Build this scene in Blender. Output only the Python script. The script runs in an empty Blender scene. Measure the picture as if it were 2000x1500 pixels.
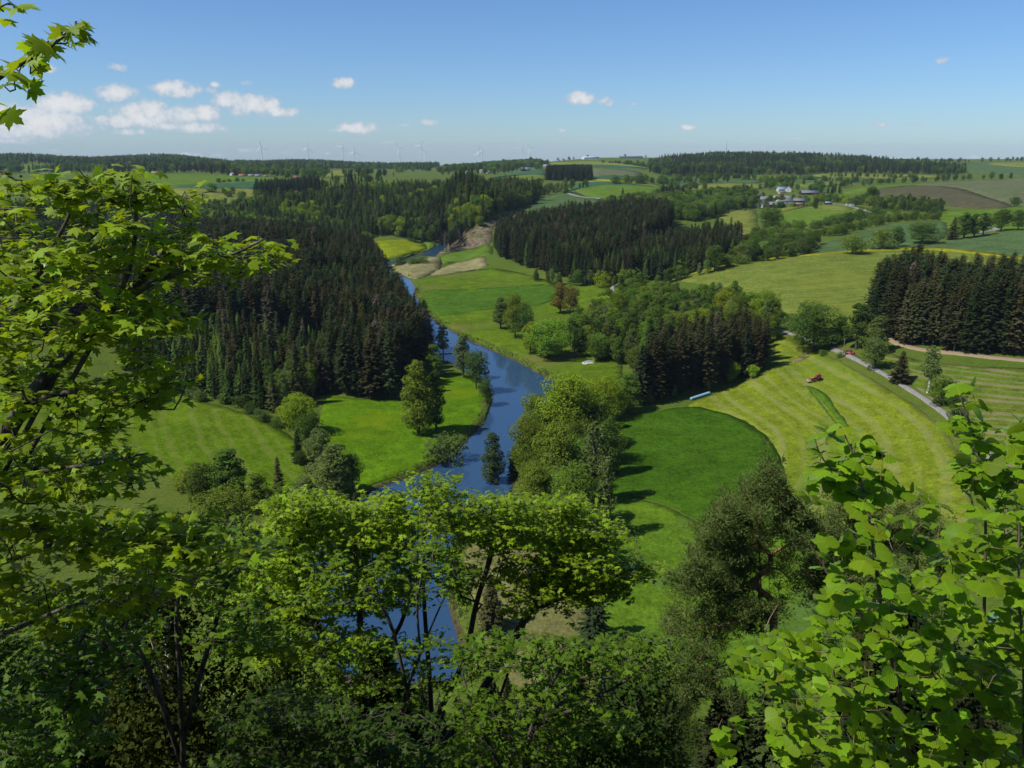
import bpy, math, random
import numpy as np
from mathutils import Vector, Matrix
from mathutils.geometry import delaunay_2d_cdt

random.seed(7)
RNG = np.random.default_rng(7)
SC = bpy.context.scene
COL = SC.collection

# ------------------------------------------------------------------ camera
F = 1600.0                      # focal length in photo pixels (2000 x 1500)
EYE = 100.0                     # eye height above the river
PITCH = math.radians(15.87)
cam_data = bpy.data.cameras.new("camera")
cam_data.sensor_width = 36.0
cam_data.lens = 36.0 * F / 2000.0
cam_data.clip_start = 0.1
cam_data.clip_end = 60000.0
cam = bpy.data.objects.new("camera", cam_data)
cam.location = (0, 0, EYE)
cam.rotation_euler = (math.pi / 2 - PITCH, 0, 0)
COL.objects.link(cam)
SC.camera = cam

# ------------------------------------------------------------------ light
SUN_EL = math.radians(52.0)
SUN_AZ = math.radians(-112.0)    # from +Y towards +X; the sun stands to the left and a little behind
sun_dir = Vector((math.cos(SUN_EL) * math.sin(SUN_AZ), math.cos(SUN_EL) * math.cos(SUN_AZ), math.sin(SUN_EL)))
sd = bpy.data.lights.new("sun", 'SUN')
sd.energy = 3.75
sd.angle = math.radians(0.53)
sd.color = (1.0, 0.95, 0.86)
sun = bpy.data.objects.new("sun", sd)
sun.rotation_euler = sun_dir.to_track_quat('Z', 'Y').to_euler()
sun.location = (-200, -100, 400)
COL.objects.link(sun)

SC.view_settings.view_transform = 'Standard'
SC.view_settings.look = 'None'
SC.view_settings.exposure = 0.5
SC.view_settings.gamma = 1.0
SC.view_settings.use_curve_mapping = False
SC.render.engine = 'CYCLES'
CY = SC.cycles
CY.use_denoising = True
CY.use_adaptive_sampling = True
CY.adaptive_threshold = 0.015
CY.max_bounces = 6
CY.diffuse_bounces = 2
CY.glossy_bounces = 2
CY.transmission_bounces = 3
CY.transparent_max_bounces = 4
CY.volume_bounces = 0
CY.sample_clamp_indirect = 4.0
CY.use_fast_gi = False
CY.caustics_reflective = False
CY.caustics_refractive = False


class NT:
    """small helper to write node trees"""
    def __init__(self, tree):
        self.t = tree
        self.n = tree.nodes
        self.l = tree.links

    def add(self, typ, **kw):
        nd = self.n.new(typ)
        for k, v in kw.items():
            setattr(nd, k, v)
        return nd

    def put(self, sock, v):
        if hasattr(v, 'is_linked') or isinstance(v, bpy.types.NodeSocket):
            self.l.new(v, sock)
        else:
            sock.default_value = v

    def math(self, op, a, b=0.0, c=None, clamp=False):
        nd = self.add('ShaderNodeMath', operation=op, use_clamp=clamp)
        self.put(nd.inputs[0], a)
        self.put(nd.inputs[1], b)
        if c is not None:
            self.put(nd.inputs[2], c)
        return nd.outputs[0]

    def mix(self, f, a, b, blend='MIX'):
        nd = self.add('ShaderNodeMix', data_type='RGBA', blend_type=blend)
        self.put(nd.inputs[0], f)
        self.put(nd.inputs[6], a)
        self.put(nd.inputs[7], b)
        return nd.outputs[2]

    def noise(self, vec, scale, detail=3.0, rough=0.55, w=None, dist=0.0):
        nd = self.add('ShaderNodeTexNoise')
        if vec is not None:
            self.l.new(vec, nd.inputs['Vector'])
        nd.inputs['Scale'].default_value = scale
        nd.inputs['Detail'].default_value = detail
        nd.inputs['Roughness'].default_value = rough
        nd.inputs['Distortion'].default_value = dist
        return nd.outputs['Fac']

    def ramp(self, f, lo, hi, a=0.0, b=1.0, smooth=True):
        nd = self.add('ShaderNodeMapRange', interpolation_type='SMOOTHSTEP' if smooth else 'LINEAR')
        self.put(nd.inputs[0], f)
        nd.inputs[1].default_value = lo
        nd.inputs[2].default_value = hi
        nd.inputs[3].default_value = a
        nd.inputs[4].default_value = b
        return nd.outputs[0]

    def mapping(self, vec, scale=(1, 1, 1), rot=(0, 0, 0)):
        nd = self.add('ShaderNodeMapping')
        self.l.new(vec, nd.inputs[0])
        nd.inputs['Rotation'].default_value = rot
        nd.inputs['Scale'].default_value = scale
        return nd.outputs[0]


def rgb(c):
    return (c[0], c[1], c[2], 1.0)


def ray(px, py):
    a = (px - 1000.0) / F
    b = (750.0 - py) / F
    cp, sp = math.cos(PITCH), math.sin(PITCH)
    return np.array([a, cp + b * sp, -sp + b * cp])


# ------------------------------------------------------------------ sky and clouds
world = bpy.data.worlds.new("World")
SC.world = world
world.use_nodes = True
world.cycles.sampling_method = 'MANUAL'
world.cycles.sample_map_resolution = 512
W = NT(world.node_tree)
W.n.clear()
sky = W.add('ShaderNodeTexSky', sky_type='NISHITA')
sky.sun_disc = False
sky.sun_elevation = SUN_EL
sky.sun_rotation = SUN_AZ
sky.altitude = 400.0
sky.air_density = 1.0
sky.dust_density = 0.3
sky.ozone_density = 3.0
CLOUDS = [  # centre x, centre y, half width, half height in the sky as seen towards the horizon
    (60, 222, 110, 34), (120, 196, 60, 22), (20, 232, 60, 22), (222, 176, 38, 15), (345, 168, 38, 17), (385, 174, 34, 9),
    (421, 163, 10, 6), (480, 160, 12, 6), (285, 215, 58, 24), (350, 218, 40, 18), (400, 215, 26, 16), (225, 232, 60, 13),
    (160, 245, 50, 9), (330, 243, 32, 11), (385, 245, 60, 11), (255, 255, 36, 8), (455, 190, 42, 14), (490, 198, 46, 20),
    (545, 215, 38, 11), (520, 200, 30, 10), (671, 157, 23, 12), (700, 246, 44, 12), (655, 252, 24, 6), (840, 236, 26, 9),
    (795, 243, 22, 4), (1132, 188, 28, 13), (1186, 195, 18, 11), (1243, 202, 12, 4), (1345, 246, 25, 7), (1715, 242, 20, 6),
    (1838, 115, 17, 7), (1095, 253, 16, 5), (1785, 240, 20, 3), (103, 291, 24, 5), (18, 274, 22, 6), (370, 300, 36, 5),
    (430, 301, 20, 5), (478, 292, 20, 5), (560, 297, 18, 5), (760, 276, 20, 4), (1163, 276, 14, 4), (640, 298, 16, 4),
    (1900, 304, 26, 4), (1630, 250, 16, 3), (230, 128, 20, 8), (90, 130, 18, 8), (300, 300, 30, 4), (1560, 270, 12, 2)]
tc = W.add('ShaderNodeTexCoord')
sep = W.add('ShaderNodeSeparateXYZ')
W.l.new(tc.outputs['Generated'], sep.inputs[0])
azn = W.math('ARCTAN2', sep.outputs[0], sep.outputs[1])
eln = W.math('ARCSINE', sep.outputs[2])
comb = W.add('ShaderNodeCombineXYZ')
W.l.new(azn, comb.inputs[0])
W.l.new(eln, comb.inputs[1])
cvec = comb.outputs[0]
n1 = W.noise(cvec, 26.0, 6.0, 0.62)
n2 = W.noise(cvec, 95.0, 4.0, 0.6)
wob = W.math('ADD', W.math('MULTIPLY', W.math('SUBTRACT', n1, 0.5), 1.6), W.math('MULTIPLY', W.math('SUBTRACT', n2, 0.5), 1.7))
acc = None
accb = None
for (cx, cy, rx, ry) in CLOUDS:
    d = ray(cx, cy)
    az0 = math.atan2(d[0], d[1])
    el0 = math.atan2(d[2], math.hypot(d[0], d[1]))
    ax = rx / F * 1.18
    ay = ry / F * 1.18
    s = W.add('ShaderNodeVectorMath', operation='SUBTRACT')
    W.l.new(cvec, s.inputs[0])
    s.inputs[1].default_value = (az0, el0 - 0.25 * ay, 0)
    m = W.add('ShaderNodeVectorMath', operation='MULTIPLY')
    W.l.new(s.outputs[0], m.inputs[0])
    m.inputs[1].default_value = (1 / ax, 1 / ay, 0)
    dt = W.add('ShaderNodeVectorMath', operation='DOT_PRODUCT')
    W.l.new(m.outputs[0], dt.inputs[0])
    W.l.new(m.outputs[0], dt.inputs[1])
    v = W.math('SUBTRACT', min(1.0, 0.45 + ry / 26.0), dt.outputs['Value'])
    acc = v if acc is None else W.math('SMOOTH_MAX', acc, v, 0.25)
dens = W.math('ADD', acc, wob)
mask = W.ramp(dens, 0.05, 0.8)
mask = W.math('MULTIPLY', mask, 0.92)
shade = W.ramp(dens, 0.2, 1.3, 0.0, 1.0)
ccol = W.mix(shade, (5.0, 5.9, 7.0, 1), (8.6, 8.6, 8.7, 1))
skyc = W.mix(1.0, sky.outputs[0], (0.72, 0.96, 1.29, 1), 'MULTIPLY')
final = W.mix(mask, skyc, ccol)
bg = W.add('ShaderNodeBackground')
W.l.new(final, bg.inputs[0])
bg.inputs[1].default_value = 0.066
wo = W.add('ShaderNodeOutputWorld')
W.l.new(bg.outputs[0], wo.inputs[0])

# ------------------------------------------------------------------ terrain height
def sstep(a, b, x):
    t = np.clip((x - a) / (b - a), 0, 1)
    return t * t * (3 - 2 * t)


CTRL_Z = [  # photo column, photo row, height of the ground there above the river
    # river meadows
    (830, 500, 2), (760, 515, 2), (800, 470, 3), (740, 470, 3), (900, 520, 2.5), (860, 600, 2), (960, 560, 2.5), (930, 640, 2),
    (1000, 690, 2), (1080, 620, 4), (1060, 700, 2.5), (1130, 730, 2.5), (1180, 560, 9), (1000, 520, 8), (960, 480, 9), (930, 500, 4),
    (880, 750, 2), (850, 830, 2), (750, 850, 2), (700, 920, 2), (660, 780, 4), (560, 800, 4), (480, 900, 3), (560, 960, 2.5),
    (400, 860, 4.5), (300, 770, 7), (250, 900, 5), (100, 850, 7), (1080, 800, 2), (1050, 950, 2), (1150, 900, 2), (1000, 1100, 2.3),
    (1050, 1200, 2.5), (700, 1250, 2), (600, 1000, 2.3), (400, 1000, 3),
    # left wood
    (310, 680, 13), (270, 645, 17), (450, 650, 14), (640, 650, 9), (760, 700, 4), (800, 620, 4), (730, 560, 8), (600, 560, 13),
    (450, 540, 17), (300, 540, 19), (100, 560, 21), (0, 650, 22), (650, 500, 11), (500, 490, 14),
    # right of the river
    (1240, 790, 3), (1340, 790, 3.5), (1460, 740, 7), (1500, 720, 9), (1595, 742, 10), (1560, 690, 11.5), (1510, 643, 14), (1650, 692, 16),
    (1800, 775, 14), (1880, 850, 12.5), (1930, 900, 12), (1750, 850, 9), (1600, 900, 5), (1450, 850, 4), (1350, 850, 3), (1300, 950, 2.5),
    (1250, 1050, 2.3), (1350, 1100, 2.8), (1500, 1000, 4), (1700, 1000, 6), (1900, 1050, 10), (1740, 665, 21), (2000, 690, 24), (2000, 780, 19),
    (1850, 720, 19), (1530, 610, 18), (1440, 560, 19), (1320, 545, 14), (1310, 590, 12), (1200, 600, 7), (1200, 700, 3.5), (1350, 680, 8),
    (1400, 520, 22), (1550, 505, 27), (1700, 490, 31), (1830, 487, 33), (1940, 498, 33), (2000, 470, 38), (1700, 590, 23), (1900, 600, 28),
    (1640, 465, 30), (1760, 435, 33), (1850, 437, 35), (1950, 425, 38), (1600, 470, 28), (1480, 470, 24), (1520, 480, 24),
    # middle woods
    (1000, 512, 8), (1100, 540, 9), (1250, 535, 14), (1180, 480, 17), (1350, 490, 20), (1150, 435, 25), (1300, 430, 26), (1020, 460, 14),
    (960, 440, 22), (1000, 420, 28), (1080, 395, 34), (1060, 380, 37), (1130, 377, 37), (1440, 440, 26), (1420, 412, 29), (1480, 460, 25),
    (1540, 402, 31), (1620, 390, 33), (1580, 420, 29), (1640, 425, 29), (1700, 415, 31), (1560, 445, 26), (1750, 400, 36), (1850, 400, 39),
    (1970, 402, 41), (1800, 365, 44), (1900, 370, 44), (2000, 355, 47), (1715, 378, 40),
    # hill behind the bend
    (600, 467, 4), (700, 466, 2.5), (820, 468, 2.5), (880, 470, 6), (900, 430, 24), (850, 400, 34), (760, 384, 38), (650, 396, 34), (540, 415, 24),
    (940, 390, 37), (1010, 378, 39), (480, 440, 14), (420, 430, 16), (420, 400, 26), (500, 395, 28), (300, 420, 24), (100, 440, 24),
]
CTRL_D = [  # photo column, photo row, distance
    (400, 375, 1400), (560, 372, 1450), (480, 362, 1560), (420, 355, 1700), (600, 345, 1850), (480, 346, 1900), (650, 340, 2100),
    (350, 345, 1950), (200, 350, 1900), (50, 360, 1800), (0, 340, 2600), (200, 335, 2600), (350, 333, 2500), (500, 336, 2500), (680, 335, 2700),
    (100, 322, 3200), (300, 320, 3300), (450, 330, 3000), (600, 330, 3200), (60, 312, 3900), (180, 318, 4000), (300, 311, 4300), (370, 314, 4200), (450, 324, 4200), (560, 321, 4300), (640, 322, 4300),
    (700, 326, 4200), (800, 328, 4000), (850, 330, 3200), (750, 338, 2300), (880, 342, 2050), (960, 345, 1800), (1000, 330, 2600), (930, 334, 2400),
    (1040, 350, 1650), (1100, 345, 1850), (1160, 352, 1600), (1200, 360, 1450), (1250, 370, 1330), (1120, 330, 2250), (1250, 340, 2000), (1200, 325, 2450),
    (1130, 316, 2800), (1250, 320, 2600), (1180, 309, 3100), (1300, 309, 3100), (1350, 350, 1800), (1430, 358, 1650), (1550, 360, 1650), (1350, 341, 2050),
    (1450, 346, 1950), (1600, 345, 2000), (1750, 342, 2150), (1850, 340, 2250), (1950, 336, 2400), (1400, 330, 2300), (1600, 328, 2450), (1800, 332, 2500),
    (1420, 310, 2800), (1550, 310, 2850), (1700, 317, 2900), (1850, 322, 2900), (1970, 325, 2900), (1900, 314, 3600), (2000, 313, 3600), (1650, 352, 1800),
    (1750, 355, 1750), (1480, 380, 1350), (1380, 385, 1280), (1300, 390, 1180), (1700, 365, 1550),
    (0, 318, 6500), (300, 319, 7000), (600, 326, 7000), (900, 326, 7000), (1200, 318, 7000), (1600, 313, 7000), (2000, 313, 7000),
    (0, 318, 12000), (500, 324, 12000), (1000, 324, 12000), (1500, 315, 12000), (2000, 315, 12000),
]


def _ctrl():
    P = []
    Z = []
    for px, py, z in CTRL_Z:
        d = ray(px, py)
        t = (z - EYE) / d[2]
        P.append((d[0] * t, d[1] * t))
        Z.append(z)
    for px, py, r in CTRL_D:
        d = ray(px, py)
        t = r / math.hypot(d[0], d[1])
        P.append((d[0] * t, d[1] * t))
        Z.append(EYE + d[2] * t)
    return np.array(P), np.array(Z)


CP, CZ = _ctrl()
KAZ = 3.0


def _uv(x, y):
    r = np.hypot(x, y)
    az = np.arctan2(x, np.maximum(y, 1e-6))
    az = np.clip(az, -0.72, 0.72)
    return KAZ * az, np.log(np.maximum(r, 60.0))


_cu, _cv = _uv(CP[:, 0], CP[:, 1])
_D = np.sqrt((_cu[:, None] - _cu[None]) ** 2 + (_cv[:, None] - _cv[None]) ** 2 + 0.012)
_n = len(CZ)
_A = np.zeros((_n + 1, _n + 1))
_A[:_n, :_n] = -_D + np.eye(_n) * -0.004
_A[:_n, _n] = 1
_A[_n, :_n] = 1
_w = np.linalg.solve(_A, np.append(CZ, 0))


def poly_sd(P, x, y):
    """signed distance to a polygon, positive inside"""
    x = np.asarray(x, float)
    y = np.asarray(y, float)
    best = np.full(x.shape, 1e18)
    inside = np.zeros(x.shape, bool)
    n = len(P)
    for i in range(n):
        x0, y0 = P[i]
        x1, y1 = P[(i + 1) % n]
        ex, ey = x1 - x0, y1 - y0
        L = ex * ex + ey * ey + 1e-12
        t = np.clip(((x - x0) * ex + (y - y0) * ey) / L, 0, 1)
        dx, dy = x - x0 - t * ex, y - y0 - t * ey
        best = np.minimum(best, dx * dx + dy * dy)
        c = (y0 > y) != (y1 > y)
        with np.errstate(divide='ignore', invalid='ignore'):
            xi = (x1 - x0) * (y - y0) / (y1 - y0 + 1e-30) + x0
        inside ^= c & (x < xi)
    s = np.sqrt(best)
    return np.where(inside, s, -s)


def line_d(P, x, y):
    best = np.full(np.shape(x), 1e18)
    for i in range(len(P) - 1):
        x0, y0 = P[i]
        x1, y1 = P[i + 1]
        ex, ey = x1 - x0, y1 - y0
        L = ex * ex + ey * ey + 1e-12
        t = np.clip(((x - x0) * ex + (y - y0) * ey) / L, 0, 1)
        best = np.minimum(best, (x - x0 - t * ex) ** 2 + (y - y0 - t * ey) ** 2)
    return np.sqrt(best)


def smooth_poly(pts, n=4, closed=False):
    """Catmull-Rom through the points"""
    P = [np.array(p, float) for p in pts]
    out = []
    m = len(P)
    rng = range(m if closed else m - 1)
    for i in rng:
        p0 = P[(i - 1) % m] if closed or i > 0 else P[0]
        p1 = P[i]
        p2 = P[(i + 1) % m]
        p3 = P[(i + 2) % m] if closed or i + 2 < m else P[-1]
        for k in range(n):
            t = k / n
            out.append(0.5 * ((2 * p1) + (-p0 + p2) * t + (2 * p0 - 5 * p1 + 4 * p2 - p3) * t * t + (-p0 + 3 * p1 - 3 * p2 + p3) * t ** 3))
    if not closed:
        out.append(P[-1])
    return out


RIV_R = [(885, 474), (862, 490), (850, 500), (835, 507), (800, 513), (768, 518), (756, 524), (768, 533), (790, 540), (803, 549), (807, 560), (808, 570),
         (818, 592), (838, 620), (900, 658), (960, 685), (1010, 709), (1060, 734), (1085, 752), (1077, 780), (1052, 805), (1028, 830), (1012, 860),
         (1003, 900), (1003, 940), (990, 965), (950, 995), (905, 1040), (882, 1100), (880, 1180), (895, 1250), (925, 1330)]
RIV_L = [(866, 470), (850, 482), (836, 490), (815, 500), (780, 507), (750, 512), (735, 521), (738, 533), (750, 547), (758, 562), (762, 582),
         (772, 610), (797, 650), (858, 700), (884, 710), (945, 745), (962, 775), (961, 797), (948, 824), (915, 862), (880, 892), (840, 917), (790, 937),
         (740, 954), (690, 985), (640, 1030), (610, 1090), (600, 1180), (620, 1280), (660, 1360)]


def on_plane(px, py, z):
    d = ray(px, py)
    t = (z - EYE) / d[2]
    return (d[0] * t, d[1] * t)


RIVER = [on_plane(p[0], p[1], 0.0) for p in smooth_poly(RIV_R, 3)] + [on_plane(p[0], p[1], 0.0) for p in smooth_poly(RIV_L, 3)][::-1]
HILL_Y = np.array([-400, -30, -4, 1.2, 3, 8, 20, 35, 60, 90, 112, 128, 145, 5000.])
HILL_Z = np.array([99, 99, 98.6, 98.2, 96.3, 91.8, 79, 64, 42, 19, 6, 0, -4, -900.])


def lump(x, y, s, k=0.0):
    """cheap smooth noise, about -1..1"""
    return (np.sin(x / s + 1.3 * np.sin(y / s * 0.7 + k)) * np.cos(y / s * 1.1 + 1.7 * np.sin(x / s * 0.6 + 2.1 * k)))


def height(x, y):
    x = np.atleast_1d(np.asarray(x, float))
    y = np.atleast_1d(np.asarray(y, float))
    shp = x.shape
    x = x.ravel()
    y = y.ravel()
    u, v = _uv(x, y)
    z = np.full(x.shape, _w[_n])
    for i in range(0, len(x), 40000):
        s = slice(i, i + 40000)
        D = np.sqrt((u[s, None] - _cu[None]) ** 2 + (v[s, None] - _cv[None]) ** 2 + 0.012)
        z[s] -= D @ _w[:_n]
    r = np.hypot(x, y)
    z = z + lump(x, y, 38.0) * 0.35 * sstep(150, 400, r) + lump(x, y, 170.0, 2.0) * 1.5 * sstep(900, 2500, r)
    z = np.where(r < 2500, np.maximum(z, 1.3 + 0.25 * lump(x, y, 22.0, 1.0)), z)
    s = np.full(x.shape, -400.0)
    kk = (y > 90) & (y < 1100) & (x > -230) & (x < 120)
    if kk.any():
        s[kk] = poly_sd(RIVER, x[kk], y[kk])
    near = np.exp(-np.maximum(-s, 0) / 14.0)
    z = z * (1 - near * 0.85) + (1.05 + 0.35 * lump(x, y, 9.0, .5)) * near * 0.85
    t = sstep(-2.6 + 1.2 * lump(x, y, 6.0), 2.2, s)
    z = z * (1 - t) - 1.6 * t
    # the wooded hill the viewer stands on
    yy = y + 0.0009 * x * x * np.where(x < 0, 1.0, 0.6) * np.where(np.abs(x) < 160, 1, 0) + np.where(np.abs(x) >= 160, 0.0009 * 160 * np.abs(x) * np.where(x < 0, 1.0, 0.6), 0)
    h = np.interp(yy, HILL_Y, HILL_Z) + lump(x, y, 11.0, 3.0) * 0.9 * sstep(4, 20, r)
    k = 3.0
    z = np.where(h > z + 12, h, np.where(h < z - 12, z, np.logaddexp(h / k, z / k) * k))
    return z.reshape(shp)


UG = []


def unproject(pts, zoff=0.0):
    """photo points -> points on the ground (first hit along the line of sight)"""
    pts = np.array(pts, float)
    a = (pts[:, 0] - 1000.0) / F
    b = (750.0 - pts[:, 1]) / F
    cp, sp = math.cos(PITCH), math.sin(PITCH)
    d = np.stack([a, cp + b * sp, -sp + b * cp], 1)
    hl = np.hypot(d[:, 0], d[:, 1])
    if not UG:
        ra = np.exp(np.linspace(math.log(125.0), math.log(14000.0), 260))
        aa = np.radians(np.arange(-42, 42.01, 0.3))
        A_, R_ = np.meshgrid(aa, ra, indexing='ij')
        UG.extend([ra, height(np.sin(A_) * R_, np.cos(A_) * R_)])
    R = UG[0]
    T = R[None] / hl[:, None]
    Zr = EYE + d[:, 2:3] * T
    fa = np.clip((np.degrees(np.arctan2(d[:, 0], d[:, 1])) + 42) / 0.3, 0, UG[1].shape[0] - 1.001)
    i0 = fa.astype(int)
    fr = (fa - i0)[:, None]
    H = UG[1][i0] * (1 - fr) + UG[1][i0 + 1] * fr + zoff
    below = Zr < H
    hit = below.argmax(1)
    hit[~below.any(1)] = len(R) - 1
    hit = np.maximum(hit, 1)
    lo = R[hit - 1] / hl
    hi = R[hit] / hl
    for _ in range(14):
        m = 0.5 * (lo + hi)
        zz = EYE + d[:, 2] * m
        hh = height(d[:, 0] * m, d[:, 1] * m) + zoff
        c = zz < hh
        hi = np.where(c, m, hi)
        lo = np.where(c, lo, m)
    return np.stack([d[:, 0] * hi, d[:, 1] * hi, height(d[:, 0] * hi, d[:, 1] * hi)], 1)


def project(p):
    """world -> photo pixel (only used to choose which trees are in view)"""
    p = np.asarray(p, float)
    cp, sp = math.cos(PITCH), math.sin(PITCH)
    dz = p[..., 2] - EYE
    w = p[..., 1] * cp - dz * sp
    up = p[..., 1] * sp + dz * cp
    return 1000 + F * p[..., 0] / w, 750 - F * up / w, w


# ------------------------------------------------------------------ mesh helpers
def mesh_np(name, V, faces, mats=(), midx=None, attrs=None, smooth=False):
    """faces: list of integer arrays (n, k)"""
    me = bpy.data.meshes.new(name)
    V = np.asarray(V, np.float32)
    faces = [np.asarray(f, np.int32) for f in faces if len(f)]
    nl = sum(f.size for f in faces)
    nf = sum(len(f) for f in faces)
    me.vertices.add(len(V))
    me.vertices.foreach_set('co', V.ravel())
    me.loops.add(nl)
    me.loops.foreach_set('vertex_index', np.concatenate([f.ravel() for f in faces]))
    me.polygons.add(nf)
    tot = np.concatenate([np.full(len(f), f.shape[1], np.int32) for f in faces])
    start = np.concatenate([[0], np.cumsum(tot)[:-1]]).astype(np.int32)
    me.polygons.foreach_set('loop_start', start)
    me.polygons.foreach_set('loop_total', tot)
    for m in mats:
        me.materials.append(m)
    if midx is not None:
        mi = np.concatenate([np.full(len(f), k, np.int32) for f, k in zip(faces, midx)])
        me.polygons.foreach_set('material_index', mi)
    if attrs:
        for k, a in attrs.items():
            at = me.attributes.new(k, 'FLOAT', 'POINT')
            at.data.foreach_set('value', np.asarray(a, np.float32))
    if smooth:
        me.polygons.foreach_set('use_smooth', np.ones(nf, bool))
    me.update(calc_edges=True)
    me.validate()
    return me


def link(name, data, parent=None, loc=None, rz=0.0, label=None, cat=None, group=None, kind=None):
    o = bpy.data.objects.new(name, data)
    COL.objects.link(o)
    if parent is not None:
        o.parent = parent
    if loc is not None:
        o.location = loc
    if rz:
        o.rotation_euler[2] = rz
    tag(o, label, cat, group, kind)
    return o


def tag(o, label=None, cat=None, group=None, kind=None):
    if label:
        o['label'] = label
    if cat:
        o['category'] = cat
    if group:
        o['group'] = group
    if kind:
        o['kind'] = kind
    return o


def new_mat(name):
    m = bpy.data.materials.new(name)
    m.use_nodes = True
    t = NT(m.node_tree)
    t.n.clear()
    out = t.add('ShaderNodeOutputMaterial')
    return m, t, out


def principled(t, out, col, rough=0.8, spec=0.2, bump=None, bstr=0.3, bdist=0.1, **kw):
    p = t.add('ShaderNodeBsdfPrincipled')
    t.put(p.inputs['Base Color'], col)
    t.put(p.inputs['Roughness'], rough)
    p.inputs['Specular IOR Level'].default_value = spec
    for k, v in kw.items():
        t.put(p.inputs[k.replace('_', ' ')], v)
    if bump is not None:
        b = t.add('ShaderNodeBump')
        b.inputs['Strength'].default_value = bstr
        b.inputs['Distance'].default_value = bdist
        t.l.new(bump, b.inputs['Height'])
        t.l.new(b.outputs[0], p.inputs['Normal'])
    t.l.new(p.outputs[0], out.inputs[0])
    return p


def plain(name, col, rough=0.6, spec=0.3, var=0.15, scale=1.5, metal=0.0):
    m, t, out = new_mat(name)
    tcn = t.add('ShaderNodeTexCoord')
    n = t.noise(tcn.outputs['Object'], scale, 4)
    c = t.mix(n, rgb([v * (1 - var) for v in col]), rgb([min(1, v * (1 + var)) for v in col]))
    principled(t, out, c, rough, spec, Metallic=metal)
    return m


FS = 0.74


def field_mat(name, c1, c2, scale=0.03, fine=0.9, stripe=None, patch=None, bstr=0.25, wob=0.5, dark=None, blue=None):
    """a crop or grass surface: broad patches, fine grain and, where the field has them, machine lines"""
    q = c1[1] / c1[0]
    bf = blue if blue is not None else (0.5 if q > 1.15 else (0.75 if q > 1.05 else 1.0))
    c1 = [c1[0] * FS, c1[1] * FS, c1[2] * FS * bf]
    c2 = [c2[0] * FS, c2[1] * FS, c2[2] * FS * bf]
    m, t, out = new_mat(name)
    tcn = t.add('ShaderNodeTexCoord')
    ob = tcn.outputs['Object']
    a = t.noise(ob, scale, 5, 0.6)
    b = t.noise(ob, fine, 3, 0.7)
    c = t.mix(t.ramp(a, 0.3, 0.7), rgb(c1), rgb(c2))
    b2 = t.noise(ob, fine * 0.3, 4, 0.7)
    b3 = t.noise(t.mapping(ob, (1.0, 0.45, 1.0)), fine * 2.2, 2, 0.7)
    f = t.math('ADD', t.math('ADD', t.math('MULTIPLY', b, 1.4), t.math('MULTIPLY', b2, 0.9)), t.math('ADD', t.math('MULTIPLY', b3, 1.1), -0.7))
    g = t.noise(ob, scale * 5.5, 4, 0.6)
    f = t.math('MULTIPLY', f, t.ramp(g, 0.25, 0.75, 0.80, 1.20))
    vm = t.add('ShaderNodeVectorMath', operation='SCALE')
    t.l.new(c, vm.inputs[0])
    t.l.new(f, vm.inputs['Scale'])
    c = vm.outputs[0]
    if patch is not None:
        pc, ps, lo, hi = patch
        pn = t.noise(ob, ps, 4, 0.6)
        c = t.mix(t.ramp(pn, lo, hi), c, rgb([v * FS for v in pc]))
    if stripe is not None:
        sc, period, amt = stripe
        at = t.add('ShaderNodeAttribute', attribute_name='guide')
        w = t.noise(ob, 0.035, 4, 0.6)
        ph = t.math('ADD', at.outputs['Fac'], t.math('MULTIPLY', w, wob * period * 3.0))
        s = t.math('SINE', t.math('MULTIPLY', ph, 2 * math.pi / period))
        s2 = t.math('SINE', t.math('MULTIPLY', ph, 2 * math.pi / (period * 2.73)))
        s = t.math('ADD', t.math('MULTIPLY', s, 0.6), t.math('MULTIPLY', s2, 0.4))
        brk = t.noise(ob, 0.09, 4, 0.7)
        k = t.math('MULTIPLY', t.ramp(s, -0.3, 0.7), t.math('MULTIPLY', t.ramp(brk, 0.3, 0.62, 0.3, 1.0), amt))
        c = t.mix(k, c, rgb([v * FS for v in sc]))
        if dark is not None:
            s3 = t.math('SINE', t.math('MULTIPLY', ph, 2 * math.pi / (period * 0.5)))
            k3 = t.math('MULTIPLY', t.ramp(s3, 0.1, 0.9), t.math('MULTIPLY', t.ramp(t.noise(ob, 0.035, 3), 0.42, 0.62), dark[1]))
            c = t.mix(k3, c, rgb([v * FS for v in dark[0]]))
    principled(t, out, c, 0.95, 0.0, bump=b, bstr=bstr, bdist=0.5)
    return m


# ------------------------------------------------------------------ the ground sheet
GROUND_LOW = []


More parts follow.
